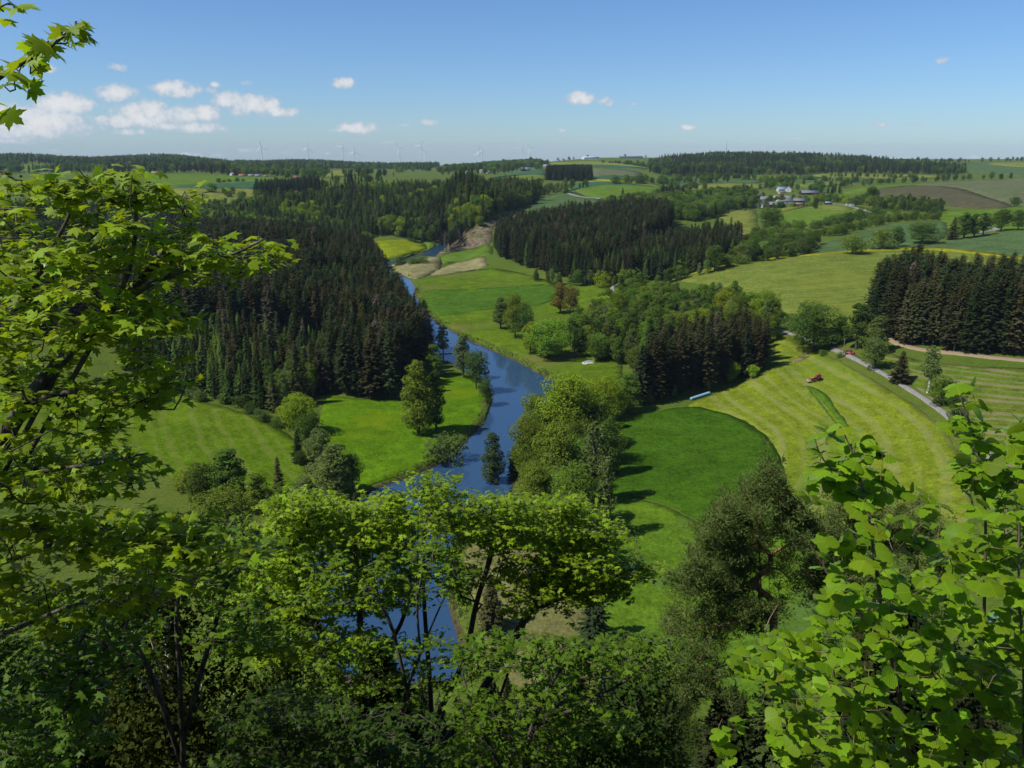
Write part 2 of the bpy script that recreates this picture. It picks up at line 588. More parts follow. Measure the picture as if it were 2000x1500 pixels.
def build_ground():
    az_in = np.radians(np.arange(-40, 40.001, 0.26))
    az_out = np.radians(np.concatenate([np.arange(-180, -40, 4.0), np.arange(44, 180, 4.0)]))
    az = np.sort(np.concatenate([az_in, az_out]))
    lr = np.concatenate([np.linspace(math.log(0.6), math.log(120), 90, endpoint=False),
                         np.linspace(math.log(120), math.log(900), 290, endpoint=False),
                         np.linspace(math.log(900), math.log(4500), 150, endpoint=False),
                         np.linspace(math.log(4500), math.log(13300), 40)])
    r = np.exp(lr)
    A, R = np.meshgrid(az, r, indexing='ij')
    X = (np.sin(A) * R).ravel()
    Y = (np.cos(A) * R).ravel()
    Z = height(X, Y)
    na, nr = len(az), len(r)
    V = np.stack([X, Y, Z], 1)
    V = np.vstack([V, [[0, 0, float(height(0.0, 0.0)[0])]]])
    i = np.arange(na)[:, None] * nr + np.arange(nr - 1)[None]
    i2 = ((np.arange(na) + 1) % na)[:, None] * nr + np.arange(nr - 1)[None]
    Q = np.stack([i.ravel(), (i + 1).ravel(), (i2 + 1).ravel(), i2.ravel()], 1)
    k = np.arange(na)
    T = np.stack([np.full(na, na * nr), k * nr, ((k + 1) % na) * nr], 1)
    m, t, out = new_mat("rough_grass")
    tcn = t.add('ShaderNodeTexCoord')
    ob = tcn.outputs['Object']
    a = t.noise(ob, 0.012, 5, 0.6)
    b = t.noise(ob, 0.07, 5, 0.65)
    g = t.noise(ob, 1.1, 3, 0.7)
    c = t.mix(t.ramp(a, 0.35, 0.65), (0.068, 0.108, 0.013, 1), (0.088, 0.118, 0.017, 1))
    c = t.mix(t.ramp(b, 0.5, 0.75), c, (0.05, 0.084, 0.01, 1))
    geo = t.add('ShaderNodeNewGeometry')
    sp = t.add('ShaderNodeSeparateXYZ')
    t.l.new(geo.outputs['Position'], sp.inputs[0])
    # bare earth just above the water and leaf litter on the steep wooded slope
    c = t.mix(t.ramp(sp.outputs[2], 0.75, 0.15), c, (0.085, 0.066, 0.042, 1))
    nz = t.add('ShaderNodeSeparateXYZ')
    t.l.new(geo.outputs['Normal'], nz.inputs[0])
    lit = t.ramp(nz.outputs[2], 0.9, 0.82)
    c = t.mix(t.math('MULTIPLY', lit, t.ramp(b, 0.3, 0.6, 0.5, 1.0)), c, (0.06, 0.045, 0.025, 1))
    vm = t.add('ShaderNodeVectorMath', operation='SCALE')
    t.l.new(c, vm.inputs[0])
    t.l.new(t.ramp(g, 0.2, 0.8, 0.7, 1.3), vm.inputs['Scale'])
    principled(t, out, vm.outputs[0], 0.95, 0.05, bump=g, bstr=0.4, bdist=0.4)
    me = mesh_np("ground", V, [Q, T], [m], smooth=True)
    GROUND_LOW.append(float(V[:, 2].min()))
    link("ground", me, kind='structure', label="rough green grassland of the valley, the plateau and the wooded slope")


build_ground()


# ------------------------------------------------------------------ the river
def build_river():
    P = np.array(RIVER)
    n = len(P)
    d = np.roll(P, -1, 0) - np.roll(P, 1, 0)
    nrm = np.stack([d[:, 1], -d[:, 0]], 1) / (np.linalg.norm(d, axis=1)[:, None] + 1e-9)
    area = 0.5 * np.sum(P[:, 0] * np.roll(P[:, 1], -1) - np.roll(P[:, 0], -1) * P[:, 1])
    Q = P + nrm * (3.5 if area > 0 else -3.5)
    res = delaunay_2d_cdt([Vector(p) for p in Q], [], [list(range(n))], 1, 1e-4)
    V = [(v.x, v.y, 0.0) for v in res[0]]
    me = bpy.data.meshes.new("river")
    me.from_pydata(V, [], [list(f) for f in res[2]])
    m, t, out = new_mat("river_water")
    tcn = t.add('ShaderNodeTexCoord')
    ob = tcn.outputs['Object']
    w1 = t.noise(t.mapping(ob, (0.9, 0.5, 1)), 1.6, 4, 0.6)
    w2 = t.noise(ob, 0.08, 3)
    bump = t.math('MULTIPLY', w1, t.ramp(w2, 0.35, 0.65, 0.25, 1.0))
    p = principled(t, out, (0.026, 0.064, 0.125, 1), 0.04, 0.6, bump=bump, bstr=0.13, bdist=0.14)
    p.inputs['IOR'].default_value = 1.42
    p.inputs['Roughness'].default_value = 0.06
    me.materials.append(m)
    if me.polygons and me.polygons[0].normal.z < 0:
        me.flip_normals()
    link("river", me, kind='structure', label="winding blue river between green banks")


build_river()


# ------------------------------------------------------------------ fields, meadows and lanes laid over the ground
def drape(name, poly_px, mat, lift, label, guide=None, step=0.012, world=None, ragged=0.22, smooth=3, zs=None):
    """a field: the outline given on the ground, meshed and laid on the terrain with its own small thickness"""
    if world is None:
        pp = smooth_poly(poly_px, smooth, True) if smooth else [np.array(p, float) for p in poly_px]
        Wd = unproject(pp)[:, :2]
    else:
        Wd = np.array(world, float)
    # densify
    out = []
    n = len(Wd)
    for i in range(n):
        a, b = Wd[i], Wd[(i + 1) % n]
        L = np.linalg.norm(b - a)
        ra = np.linalg.norm(a)
        k = max(1, int(L / (ra * step * 0.7)))
        for j in range(k):
            out.append(a + (b - a) * j / k)
    B = np.array(out)
    if ragged:
        B = B + RNG.normal(0, 1, B.shape) * ragged * (np.linalg.norm(B, axis=1) / 300.0)[:, None]
    r = np.hypot(B[:, 0], B[:, 1])
    az = np.arctan2(B[:, 0], B[:, 1])
    lo_u, hi_u, lo_v, hi_v = az.min(), az.max(), np.log(r).min(), np.log(r).max()
    gu, gv = np.meshgrid(np.arange(lo_u, hi_u, step), np.arange(lo_v, hi_v, step), indexing='ij')
    gu = gu + (np.arange(gu.shape[1]) % 2)[None] * step * 0.5
    gx = np.sin(gu) * np.exp(gv)
    gy = np.cos(gu) * np.exp(gv)
    s = poly_sd(B, gx, gy)
    keep = s > np.exp(gv) * step * 0.45
    U = np.concatenate([az, gu[keep]])
    Vv = np.concatenate([np.log(r), gv[keep]])
    nb = len(B)
    res = delaunay_2d_cdt([Vector((u * 100, v * 100)) for u, v in zip(U, Vv)], [], [list(range(nb))], 1, 1e-5)
    P2 = np.array([(v.x, v.y) for v in res[0]]) / 100.0
    tris = np.array([f for f in res[2] if len(f) == 3])
    if len(tris) == 0:
        return None
    X = np.sin(P2[:, 0]) * np.exp(P2[:, 1])
    Y = np.cos(P2[:, 0]) * np.exp(P2[:, 1])
    rr = np.hypot(X, Y)
    up = lift + 0.00035 * rr
    Z = height(X, Y) + up
    # orientation up
    a, b, c = tris[:, 0], tris[:, 1], tris[:, 2]
    cr = (X[b] - X[a]) * (Y[c] - Y[a]) - (X[c] - X[a]) * (Y[b] - Y[a])
    tris[cr < 0] = tris[cr < 0][:, [0, 2, 1]]
    # edge skirt
    e = np.concatenate([tris[:, [0, 1]], tris[:, [1, 2]], tris[:, [2, 0]]])
    key = np.sort(e, 1)
    _, inv, cnt = np.unique(key, axis=0, return_inverse=True, return_counts=True)
    be = e[cnt[inv.ravel()] == 1]
    nv = len(X)
    V = np.stack([X, Y, Z], 1)
    V2 = V.copy()
    V2[:, 2] -= up + 0.05
    sk = np.stack([be[:, 1], be[:, 0], be[:, 0] + nv, be[:, 1] + nv], 1)
    VV = np.vstack([V, V2])
    attrs = None
    if guide is not None:
        G = unproject(smooth_poly(guide, 4))[:, :2]
        g = line_d(G, VV[:, 0], VV[:, 1])
        attrs = {'guide': g}
    used = np.unique(np.concatenate([tris.ravel(), sk.ravel()]))
    remap = np.full(len(VV), -1)
    remap[used] = np.arange(len(used))
    VV = VV[used]
    if attrs:
        attrs = {k: v[used] for k, v in attrs.items()}
    me = mesh_np(name, VV, [remap[tris], remap[sk]], [mat], attrs=attrs)
    return link(name, me, kind='structure', label=label)


def ribbon(name, line_px, width, mat, lift, label, px=True, widths=None):
    L = unproject(smooth_poly(line_px, 5))[:, :2] if px else np.array(line_px, float)
    # even spacing
    seg = np.linalg.norm(np.diff(L, axis=0), axis=1)
    cum = np.concatenate([[0], np.cumsum(seg)])
    n = max(8, int(cum[-1] / (np.linalg.norm(L[0]) * 0.008)))
    s = np.linspace(0, cum[-1], n)
    P = np.stack([np.interp(s, cum, L[:, 0]), np.interp(s, cum, L[:, 1])], 1)
    d = np.gradient(P, axis=0)
    d /= np.linalg.norm(d, axis=1)[:, None] + 1e-9
    nr = np.stack([-d[:, 1], d[:, 0]], 1)
    offs = [-0.5, -0.5, -0.17, 0.17, 0.5, 0.5]
    V = []
    jig = RNG.normal(0, 0.05, (n, 2)) * width
    for j, o in enumerate(offs):
        jj = jig[:, 0] if o < 0 else jig[:, 1]
        q = P + nr * (o * width + (jj if abs(o) > 0.4 else jj * 0))[:, None]
        z = height(q[:, 0], q[:, 1]) + lift + 0.0004 * np.hypot(q[:, 0], q[:, 1])
        if j in (0, 5):
            z = z - lift - 0.0004 * np.hypot(q[:, 0], q[:, 1]) - 0.4
        V.append(np.stack([q[:, 0], q[:, 1], z], 1))
    V = np.concatenate(V)
    Q = []
    for j in range(5):
        a = np.arange(n - 1) + j * n
        b = a + n
        Q.append(np.stack([a, a + 1, b + 1, b], 1))
    me = mesh_np(name, V, [np.concatenate(Q)[:, ::-1]], [mat], smooth=False)
    return link(name, me, kind='structure', label=label)

M_MEADOW = field_mat("river_meadow_grass", (0.115, 0.185, 0.024), (0.090, 0.155, 0.024), 0.02, 0.8, patch=((0.155, 0.165, 0.04), 0.02, 0.5, 0.72))
M_MEADOW2 = field_mat("flower_meadow_grass", (0.105, 0.205, 0.014), (0.09, 0.18, 0.014), 0.03, 0.9, patch=((0.165, 0.225, 0.006), 0.028, 0.5, 0.75))
M_STRIPED = field_mat("raked_meadow_grass", (0.090, 0.165, 0.016), (0.115, 0.18, 0.02), 0.02, 0.9, stripe=((0.23, 0.245, 0.06), 5.0, 0.34), wob=0.3)
M_MOWN = field_mat("mown_grass", (0.192, 0.240, 0.032), (0.168, 0.225, 0.030), 0.03, 0.9, stripe=((0.285, 0.295, 0.10), 6.4, 0.52), patch=((0.12, 0.20, 0.022), 0.016, 0.52, 0.78), wob=0.16, dark=((0.115, 0.18, 0.022), 0.36))
M_TALL = field_mat("tall_dark_grass", (0.044, 0.108, 0.014), (0.058, 0.128, 0.018), 0.02, 0.7, bstr=0.4)
M_LIGHT = field_mat("fresh_green_grass", (0.115, 0.20, 0.028), (0.085, 0.165, 0.025), 0.03, 0.8, patch=((0.10, 0.17, 0.05), 0.05, 0.5, 0.75), bstr=0.4)
M_CROP = field_mat("blue_green_crop", (0.092, 0.150, 0.055), (0.082, 0.140, 0.050), 0.01, 0.5, blue=1.0)
M_TEAL = field_mat("young_teal_crop", (0.050, 0.120, 0.060), (0.058, 0.13, 0.06), 0.008, 0.5, blue=1.0)
M_RAPE = field_mat("flowering_crop", (0.145, 0.195, 0.07), (0.13, 0.18, 0.065), 0.012, 0.5, stripe=((0.27, 0.265, 0.04), 6.0, 0.5), patch=((0.195, 0.22, 0.03), 0.016, 0.5, 0.8))
M_YELLOW = field_mat("yellow_flowers", (0.34, 0.31, 0.012), (0.24, 0.25, 0.02), 0.06, 0.6)
M_BEIGE = field_mat("dry_stubble", (0.265, 0.245, 0.115), (0.235, 0.225, 0.10), 0.02, 0.7)
M_BROWN = field_mat("ploughed_earth", (0.115, 0.105, 0.055), (0.095, 0.098, 0.05), 0.02, 0.3)
M_OLIVE = field_mat("dry_olive_grass", (0.185, 0.175, 0.06), (0.155, 0.16, 0.05), 0.03, 0.8)
M_GREEN = field_mat("green_pasture", (0.105, 0.185, 0.045), (0.12, 0.19, 0.05), 0.01, 0.5)
M_PALE = field_mat("pale_pasture", (0.20, 0.22, 0.06), (0.17, 0.21, 0.055), 0.01, 0.5)
M_GREY = field_mat("grey_green_crop", (0.135, 0.155, 0.075), (0.125, 0.15, 0.07), 0.01, 0.5, blue=1.0)
M_CLEAR = field_mat("felled_slope_litter", (0.21, 0.165, 0.105), (0.165, 0.135, 0.09), 0.03, 0.35, patch=((0.11, 0.12, 0.05), 0.025, 0.5, 0.7), bstr=0.8)
M_SOIL = field_mat("bare_soil", (0.24, 0.185, 0.11), (0.2, 0.16, 0.09), 0.08, 0.7)
M_ROAD = plain("pale_gravel", (0.22, 0.212, 0.19), 0.9, 0.1, 0.2, 0.8)
M_TRACK = plain("dirt_track_soil", (0.26, 0.20, 0.125), 0.95, 0.05, 0.3, 0.6)

# river meadows on the far bank
drape("meadow", [(812, 575), (806, 548), (835, 545), (905, 533), (955, 525), (1000, 530), (1060, 545), (1100, 560), (1180, 552), (1195, 600), (1110, 640), (1200, 690), (1215, 735), (1180, 765), (1100, 760), (1075, 738), (1010, 705), (960, 680), (900, 652), (842, 615)], M_MEADOW, 0.04, "broad green meadow on the far bank of the river")
drape("grass_strip", [(826, 570), (900, 566), (1000, 560), (1080, 556), (1090, 575), (1060, 595), (980, 602), (900, 612), (850, 615)], field_mat("denser_grass", (0.07, 0.15, 0.03), (0.065, 0.14, 0.03), 0.03, 0.8), 0.05, "denser bluish green strip across the far river meadow")
drape("stubble_field", [(749, 517), (790, 513), (856, 504), (863, 514), (860, 523), (846, 533), (811, 546), (775, 530)], M_BEIGE, 0.1, "beige dry field in the river bend", smooth=2)
drape("stubble_field", [(841, 538), (866, 523), (910, 510), (946, 502), (950, 512), (953, 521), (910, 530), (875, 536)], M_BEIGE, 0.14, "narrow beige dry field above the river bend", smooth=2)
drape("meadow", [(868, 516), (862, 505), (880, 495), (915, 488), (955, 478), (962, 495), (945, 499), (905, 508)], M_GREEN, 0.05, "small green slope below the felled hillside")
drape("meadow", [(735, 474), (760, 470), (800, 470), (828, 477), (833, 484), (815, 493), (780, 502), (752, 508)], field_mat("bright_flower_grass", (0.21, 0.25, 0.02), (0.18, 0.235, 0.02), 0.02, 0.6), 0.2, "bright yellow green meadow beyond the river bend")
drape("meadow", [(800, 468), (850, 470), (850, 480), (835, 489), (800, 500), (760, 509), (785, 502), (818, 494), (835, 485), (830, 476)], M_GREEN, 0.05, "darker green meadow edge beside the river bend")
drape("felled_slope", [(858, 497), (870, 480), (905, 462), (940, 440), (985, 420), (1010, 420), (1020, 428), (980, 435), (962, 445), (960, 474), (930, 483), (890, 492)], M_CLEAR, 0.1, "brown felled hillside littered with branches")
# left bank
drape("meadow", [(640, 780), (700, 778), (780, 778), (830, 760), (870, 730), (900, 730), (945, 752), (957, 775), (955, 798), (940, 825), (905, 860), (870, 888), (830, 912), (780, 930), (730, 945), (690, 965), (650, 935), (635, 880), (625, 830)], M_MEADOW2, 0.04, "bright green meadow with yellow flowers inside the river bend")
drape("meadow", [(-90, 800), (100, 775), (230, 757), (300, 740), (340, 765), (400, 785), (470, 805), (540, 835), (585, 870), (600, 920), (560, 965), (480, 960), (400, 945), (300, 925), (100, 925), (-90, 930)], M_STRIPED, 0.05, "green meadow with pale raked lines beside the spruce wood", guide=[(420, 700), (395, 780), (420, 860), (480, 950), (560, 1040)])
# right of the river
LANE_EDGE = [(1505, 640), (1560, 668), (1640, 702), (1700, 738), (1760, 772), (1815, 808), (1850, 840), (1875, 880), (1895, 930), (1900, 1000)]
drape("mown_field", [(1512, 648), (1540, 655), (1560, 672), (1640, 706), (1700, 741), (1760, 776), (1812, 812), (1846, 845), (1870, 885), (1890, 940), (1900, 1040), (1800, 1060), (1700, 1040), (1600, 1010), (1540, 960), (1528, 905), (1503, 858), (1455, 822), (1400, 803), (1345, 793), (1400, 770), (1460, 745), (1505, 725), (1515, 690)], M_MOWN, 0.06, "yellow green mown hay field with curving mower lines", guide=LANE_EDGE, step=0.01)
drape("uncut_strip", [(1577, 755), (1598, 762), (1613, 772), (1625, 788), (1636, 803), (1650, 822), (1662, 846), (1655, 849), (1640, 828), (1622, 806), (1606, 786), (1590, 768)], field_mat("uncut_strip_grass", (0.07, 0.15, 0.025), (0.09, 0.17, 0.03), 0.06, 0.9), 0.16, "narrow dark strip of uncut grass behind the tractor", smooth=2, ragged=0.2)
drape("swath", [(1570, 755), (1577, 757), (1588, 770), (1604, 788), (1620, 808), (1638, 830), (1652, 852), (1642, 852), (1626, 830), (1608, 808), (1592, 788), (1578, 770)], field_mat("cut_grass_swath", (0.15, 0.225, 0.05), (0.165, 0.235, 0.06), 0.1, 0.9), 0.1, "pale swath of freshly cut grass beside the uncut strip", smooth=2, ragged=0.2)
drape("uncut_field", [(1200, 830), (1250, 812), (1345, 796), (1400, 806), (1455, 825), (1502, 860), (1526, 907), (1536, 962), (1500, 1060), (1440, 1050), (1370, 1021), (1300, 985), (1240, 972), (1195, 980), (1180, 900)], M_TALL, 0.35, "dark green field of tall uncut grass")
drape("meadow", [(1180, 985), (1240, 976), (1300, 989), (1370, 1025), (1440, 1054), (1500, 1064), (1560, 1010), (1700, 1060), (1700, 1250), (1500, 1400), (1300, 1330), (1180, 1230), (1150, 1100)], M_LIGHT, 0.05, "fresh green meadow below the uncut field")
drape("dry_meadow", [(905, 1085), (960, 1050), (1040, 1040), (1110, 1060), (1150, 1120), (1170, 1220), (1200, 1330), (1050, 1350), (960, 1300), (930, 1200)], M_OLIVE, 0.05, "dry olive brown meadow seen through the maples")
drape("roadside_field", [(1720, 690), (1800, 705), (1900, 716), (2040, 728), (2080, 800), (2080, 950), (1960, 930), (1905, 870), (1860, 815), (1800, 765), (1745, 725)], field_mat("thin_grass", (0.10, 0.165, 0.03), (0.12, 0.165, 0.035), 0.03, 0.8, stripe=((0.26, 0.225, 0.12), 5.0, 0.8)), 0.05, "green field with pale brown streaks beside the lane", guide=[(1740, 668), (1850, 690), (2100, 720)])
drape("flowering_field", [(1312, 545), (1360, 532), (1420, 519), (1500, 506), (1600, 497), (1700, 489), (1830, 486), (1940, 497), (2060, 512), (2060, 600), (1900, 640), (1720, 630), (1620, 625), (1535, 612), (1500, 585), (1440, 565), (1370, 555)], M_RAPE, 0.08, "large pale yellow green flowering field above the lane", guide=[(1250, 600), (1500, 570), (1800, 545), (2100, 535)])
drape("flower_border", [(1330, 540), (1420, 518), (1500, 505), (1600, 496), (1700, 488), (1830, 485), (1940, 496), (2060, 511), (2060, 513), (1940, 501), (1830, 490), (1700, 491), (1600, 499), (1500, 509), (1420, 522)], M_YELLOW, 0.35, "bright yellow flower border along the top of the flowering field", smooth=2, ragged=0.2)
drape("crop_field", [(1545, 503), (1580, 488), (1640, 466), (1700, 448), (1760, 437), (1840, 434), (1850, 445), (1842, 465), (1790, 483), (1700, 487), (1620, 496)], M_CROP, 0.2, "blue green crop field rising behind the round bushes", step=0.009)
drape("crop_field", [(1805, 483), (1860, 470), (1930, 458), (2060, 452), (2060, 507), (1940, 493), (1850, 485)], M_CROP, 0.2, "blue green crop field above the dark spruce block", step=0.009)
drape("ploughed_field", [(1700, 376), (1735, 368), (1800, 363), (1870, 368), (1925, 385), (1975, 402), (1950, 409), (1890, 406), (1820, 400), (1750, 392)], M_BROWN, 0.2, "brown ploughed field on the slope beyond the hedges")
drape("crop_field", [(1790, 362), (1870, 355), (1950, 352), (2060, 350), (2060, 400), (1990, 402), (1930, 386), (1870, 367)], M_GREY, 0.25, "grey green crop field beside the ploughed field")
drape("pasture", [(1640, 378), (1700, 365), (1790, 360), (1860, 356), (1870, 364), (1800, 362), (1735, 367), (1690, 377)], M_GREEN, 0.2, "green strip between the tree belt and the ploughed field")
drape("pasture", [(1840, 437), (1840, 415), (1900, 410), (1980, 405), (2060, 400), (2060, 450), (1950, 452), (1860, 450)], M_GREEN, 0.15, "green pasture behind the tall field trees")
# round the village
drape("meadow", [(1500, 420), (1545, 411), (1600, 402), (1640, 400), (1680, 404), (1705, 412), (1660, 424), (1600, 436), (1545, 445), (1510, 442)], field_mat("village_grass", (0.12, 0.205, 0.05), (0.13, 0.2, 0.05), 0.02, 0.5), 0.12, "green meadow in front of the farm village")
drape("dry_meadow", [(1585, 403), (1640, 400), (1672, 405), (1655, 412), (1620, 410), (1590, 408)], M_PALE, 0.3, "pale dry corner of the village meadow")
drape("dry_meadow", [(1505, 413), (1545, 405), (1570, 402), (1560, 408), (1520, 416)], M_PALE, 0.3, "pale grass in front of the large dark barn")
drape("dry_meadow", [(1400, 413), (1440, 408), (1475, 412), (1480, 440), (1495, 462), (1470, 470), (1440, 460), (1425, 440), (1405, 425)], M_PALE, 0.15, "pale yellow meadow between the spruce wood and the village hedge")
drape("crop_field", [(1028, 405), (1060, 388), (1090, 378), (1125, 376), (1145, 385), (1180, 392), (1150, 400), (1090, 405), (1040, 412)], M_CROP, 0.2, "blue green field above the felled hillside")
drape("crop_field", [(1125, 372), (1150, 362), (1200, 358), (1260, 362), (1300, 366), (1270, 380), (1220, 388), (1180, 388), (1145, 383)], M_GREEN, 0.2, "green field on the plateau in the middle distance")
drape("crop_field", [(1120, 372), (1120, 362), (1150, 357), (1200, 357), (1280, 366), (1200, 362), (1150, 366)], M_TEAL, 0.5, "darker green band of young crop on the plateau")
drape("flowering_field", [(1150, 351), (1200, 353), (1270, 358), (1290, 364), (1240, 360), (1180, 357), (1150, 356)], M_PALE, 0.4, "pale yellow strip on the plateau")
drape("flower_border", [(1158, 351), (1200, 352), (1262, 357), (1258, 358.5), (1200, 355), (1158, 353)], M_YELLOW, 0.8, "bright yellow strip of flowers on the plateau", smooth=2)
drape("crop_field", [(1155, 345), (1200, 344), (1250, 347), (1240, 352), (1200, 351), (1158, 350)], M_TEAL, 0.3, "thin teal band behind the small spruce block")
drape("crop_field", [(1155, 331), (1200, 331), (1250, 337), (1245, 345), (1200, 343), (1155, 344)], M_GREY, 0.4, "grey green crop strip behind the small spruce block")
drape("flowering_field", [(1080, 318), (1130, 316), (1180, 315), (1230, 320), (1265, 328), (1225, 324), (1150, 322), (1090, 322)], M_PALE, 0.5, "pale yellow field on the far ridge")
drape("crop_field", [(1090, 323), (1150, 322), (1225, 325), (1265, 331), (1220, 330), (1140, 326)], M_TEAL, 0.5, "dark teal strip on the far ridge")
drape("flowering_field", [(980, 350), (1010, 344), (1060, 342), (1075, 346), (1060, 352), (1010, 356)], M_RAPE, 0.4, "yellow green field left of the small spruce block")
drape("crop_field", [(960, 348), (1000, 339), (1040, 333), (1070, 331), (1068, 341), (1010, 343)], M_TEAL, 0.4, "teal crop field below the hamlet")
drape("crop_field", [(1280, 352), (1330, 346), (1400, 350), (1480, 352), (1480, 358), (1400, 358), (1340, 366), (1290, 362)], M_CROP, 0.4, "blue green field behind the village trees")
drape("pasture", [(1310, 362), (1400, 359), (1480, 360), (1500, 366), (1440, 372), (1340, 374)], M_PALE, 0.3, "pale pasture behind the village trees")
drape("flowering_field", [(1555, 362), (1600, 357), (1660, 356), (1640, 361), (1590, 366)], M_RAPE, 0.5, "yellow field behind the village houses")
drape("crop_field", [(1500, 356), (1560, 350), (1640, 350), (1700, 352), (1660, 355), (1580, 358)], M_CROP, 0.4, "blue green strip between hedges behind the village")
drape("crop_field", [(1440, 344), (1540, 343), (1600, 345), (1580, 350), (1480, 350)], M_GREEN, 0.4, "green strip below the wooded ridge")
drape("flowering_field", [(1590, 342), (1660, 339), (1720, 341), (1800, 342), (1850, 345), (1780, 350), (1680, 347), (1610, 347)], M_PALE, 0.5, "pale field with a row of small trees below the ridge")
drape("crop_field", [(1790, 320), (1850, 318), (1930, 318), (2060, 320), (2060, 345), (1960, 342), (1880, 335), (1830, 330)], M_CROP, 0.5, "large blue green field on the far slope")
drape("flowering_field", [(1930, 321), (1970, 318), (2060, 318), (2060, 327), (1990, 327)], M_PALE, 0.9, "pale yellow field on the far slope")
# plateau on the far side of the left woods
drape("crop_field", [(290, 342), (340, 340), (420, 342), (520, 345), (580, 348), (600, 353), (520, 355), (420, 360), (340, 362), (290, 360)], M_GREEN, 0.3, "green field below the hamlet with white houses")
drape("crop_field", [(340, 365), (420, 359), (520, 355), (600, 354), (560, 362), (500, 369), (430, 368)], M_TEAL, 0.4, "dark teal crop field on the left plateau")
drape("pasture", [(340, 370), (430, 369), (500, 370), (520, 378), (480, 390), (440, 400), (380, 395)], M_PALE, 0.15, "pale pasture with scattered bushes on the left plateau")
drape("pasture", [(380, 405), (460, 397), (540, 386), (600, 378), (600, 388), (520, 400), (440, 410)], M_OLIVE, 0.15, "olive brown strip beside the pale road")
drape("meadow", [(405, 440), (425, 428), (450, 438), (455, 455), (430, 462)], M_GREEN, 0.1, "small green clearing in the dark woods")
drape("crop_field", [(620, 343), (640, 336), (680, 333), (720, 335), (700, 342), (650, 346)], M_PALE, 0.4, "pale green field at the foot of the left horizon woods")
drape("pasture", [(560, 375), (600, 370), (650, 368), (640, 376), (590, 382)], M_PALE, 0.2, "yellow green patch behind the dark plateau wood")
drape("pasture", [(20, 326), (60, 322), (105, 323), (100, 333), (50, 336)], M_GREEN, 0.5, "green clearing in the left horizon woods")
# lanes
ribbon("lane", [(1495, 638), (1530, 648), (1570, 660), (1610, 675), (1650, 692), (1700, 717), (1750, 745), (1800, 776), (1850, 812), (1895, 850), (1935, 895), (1960, 950)], 2.3, M_ROAD, 0.12, "pale gravel lane curving past the mown field")
ribbon("gravel_path", [(1205, 556), (1196, 563), (1200, 571), (1222, 576), (1260, 580), (1312, 590)], 3.0, M_ROAD, 0.12, "pale gravel path behind the mixed wood")
ribbon("dirt_track", [(1735, 662), (1760, 674), (1800, 683), (1880, 692), (1950, 700), (2040, 708)], 3.6, M_TRACK, 0.14, "brown dirt track along the foot of the dark spruce block")
ribbon("plateau_road", [(360, 408), (430, 402), (500, 394), (560, 387), (610, 382), (640, 380)], 6.0, M_ROAD, 0.3, "pale country road crossing the left plateau")
ribbon("farm_track", [(1105, 377), (1115, 380), (1130, 384), (1150, 387), (1175, 388)], 6.0, M_ROAD, 0.3, "pale farm track beside the plateau field")
ribbon("village_road", [(1610, 399), (1640, 400), (1665, 405), (1700, 415), (1730, 424)], 4.0, M_ROAD, 0.3, "pale road leaving the farm village")
ribbon("farm_track", [(1915, 456), (1930, 452), (1948, 450), (1940, 446), (1925, 444)], 5.0, M_ROAD, 0.3, "short pale bend of track between the field trees")
drape("bare_patch", [(1548, 705), (1562, 698), (1580, 697), (1572, 702), (1556, 708)], M_SOIL, 0.12, "bare brown earth at the top of the mown field", smooth=2, ragged=0.3)
drape("bare_patch", [(1648, 698), (1665, 694), (1680, 700), (1668, 704)], M_SOIL, 0.1, "bare earth lay-by beside the red pickup", smooth=2)


# tall grass and reeds along the water's edge
def bank_reeds():
    g = np.random.default_rng(55)
    P = np.array(RIVER)
    Q = np.roll(P, -1, 0)
    L = np.linalg.norm(Q - P, axis=1)
    keep = (np.hypot(P[:, 0], P[:, 1]) < 620) & (L < 60)
    w = L * keep
    n = 5200
    i = g.choice(len(P), n, p=w / w.sum())
    t = g.random(n)[:, None]
    C = P[i] * (1 - t) + Q[i] * t
    d = unit_xy(Q[i] - P[i])
    nr = np.stack([d[:, 1], -d[:, 0]], 1)
    area = 0.5 * np.sum(P[:, 0] * np.roll(P[:, 1], -1) - np.roll(P[:, 0], -1) * P[:, 1])
    off = np.abs(g.normal(1.2, 1.6, n)) * (1 if area > 0 else -1)
    C = C + nr * off[:, None]
    z = height(C[:, 0], C[:, 1])
    ok = (z > -0.1) & (lump(C[:, 0], C[:, 1], 7.0, 4.0) + g.normal(0, 0.4, n) > -0.35)
    C, z = C[ok], z[ok]
    V, T, tint = [], [], []
    k = 0
    for (x, y), zz in zip(C, z):
        h = g.uniform(0.4, 1.3)
        tv = g.random()
        for _ in range(4):
            a = g.uniform(0, 6.283)
            b = np.array([x, y, zz]) + np.array([g.normal(0, 0.25), g.normal(0, 0.25), -0.1])
            u = np.array([math.cos(a), math.sin(a), 0]) * 0.11
            tip = b + np.array([g.normal(0, 0.22), g.normal(0, 0.22), h])
            V += [b - u, b + u, tip]
            T.append((k, k + 1, k + 2))
            tint += [tv] * 3
            k += 3
    m, tt, out = new_mat("bank_grass_blades")
    at_ = tt.add('ShaderNodeAttribute', attribute_name='tint')
    principled(tt, out, tt.mix(at_.outputs['Fac'], (0.055, 0.10, 0.018, 1), (0.13, 0.135, 0.045, 1)), 0.9, 0.05)
    link("bank_grass", mesh_np("bank_grass", np.array(V), [np.array(T)], [m], attrs={'tint': np.array(tint)}), kind='stuff', cat='grass', label="tall grass and reeds along the river banks")


def unit_xy(v):
    return v / (np.linalg.norm(v, axis=1)[:, None] + 1e-9)


bank_reeds()

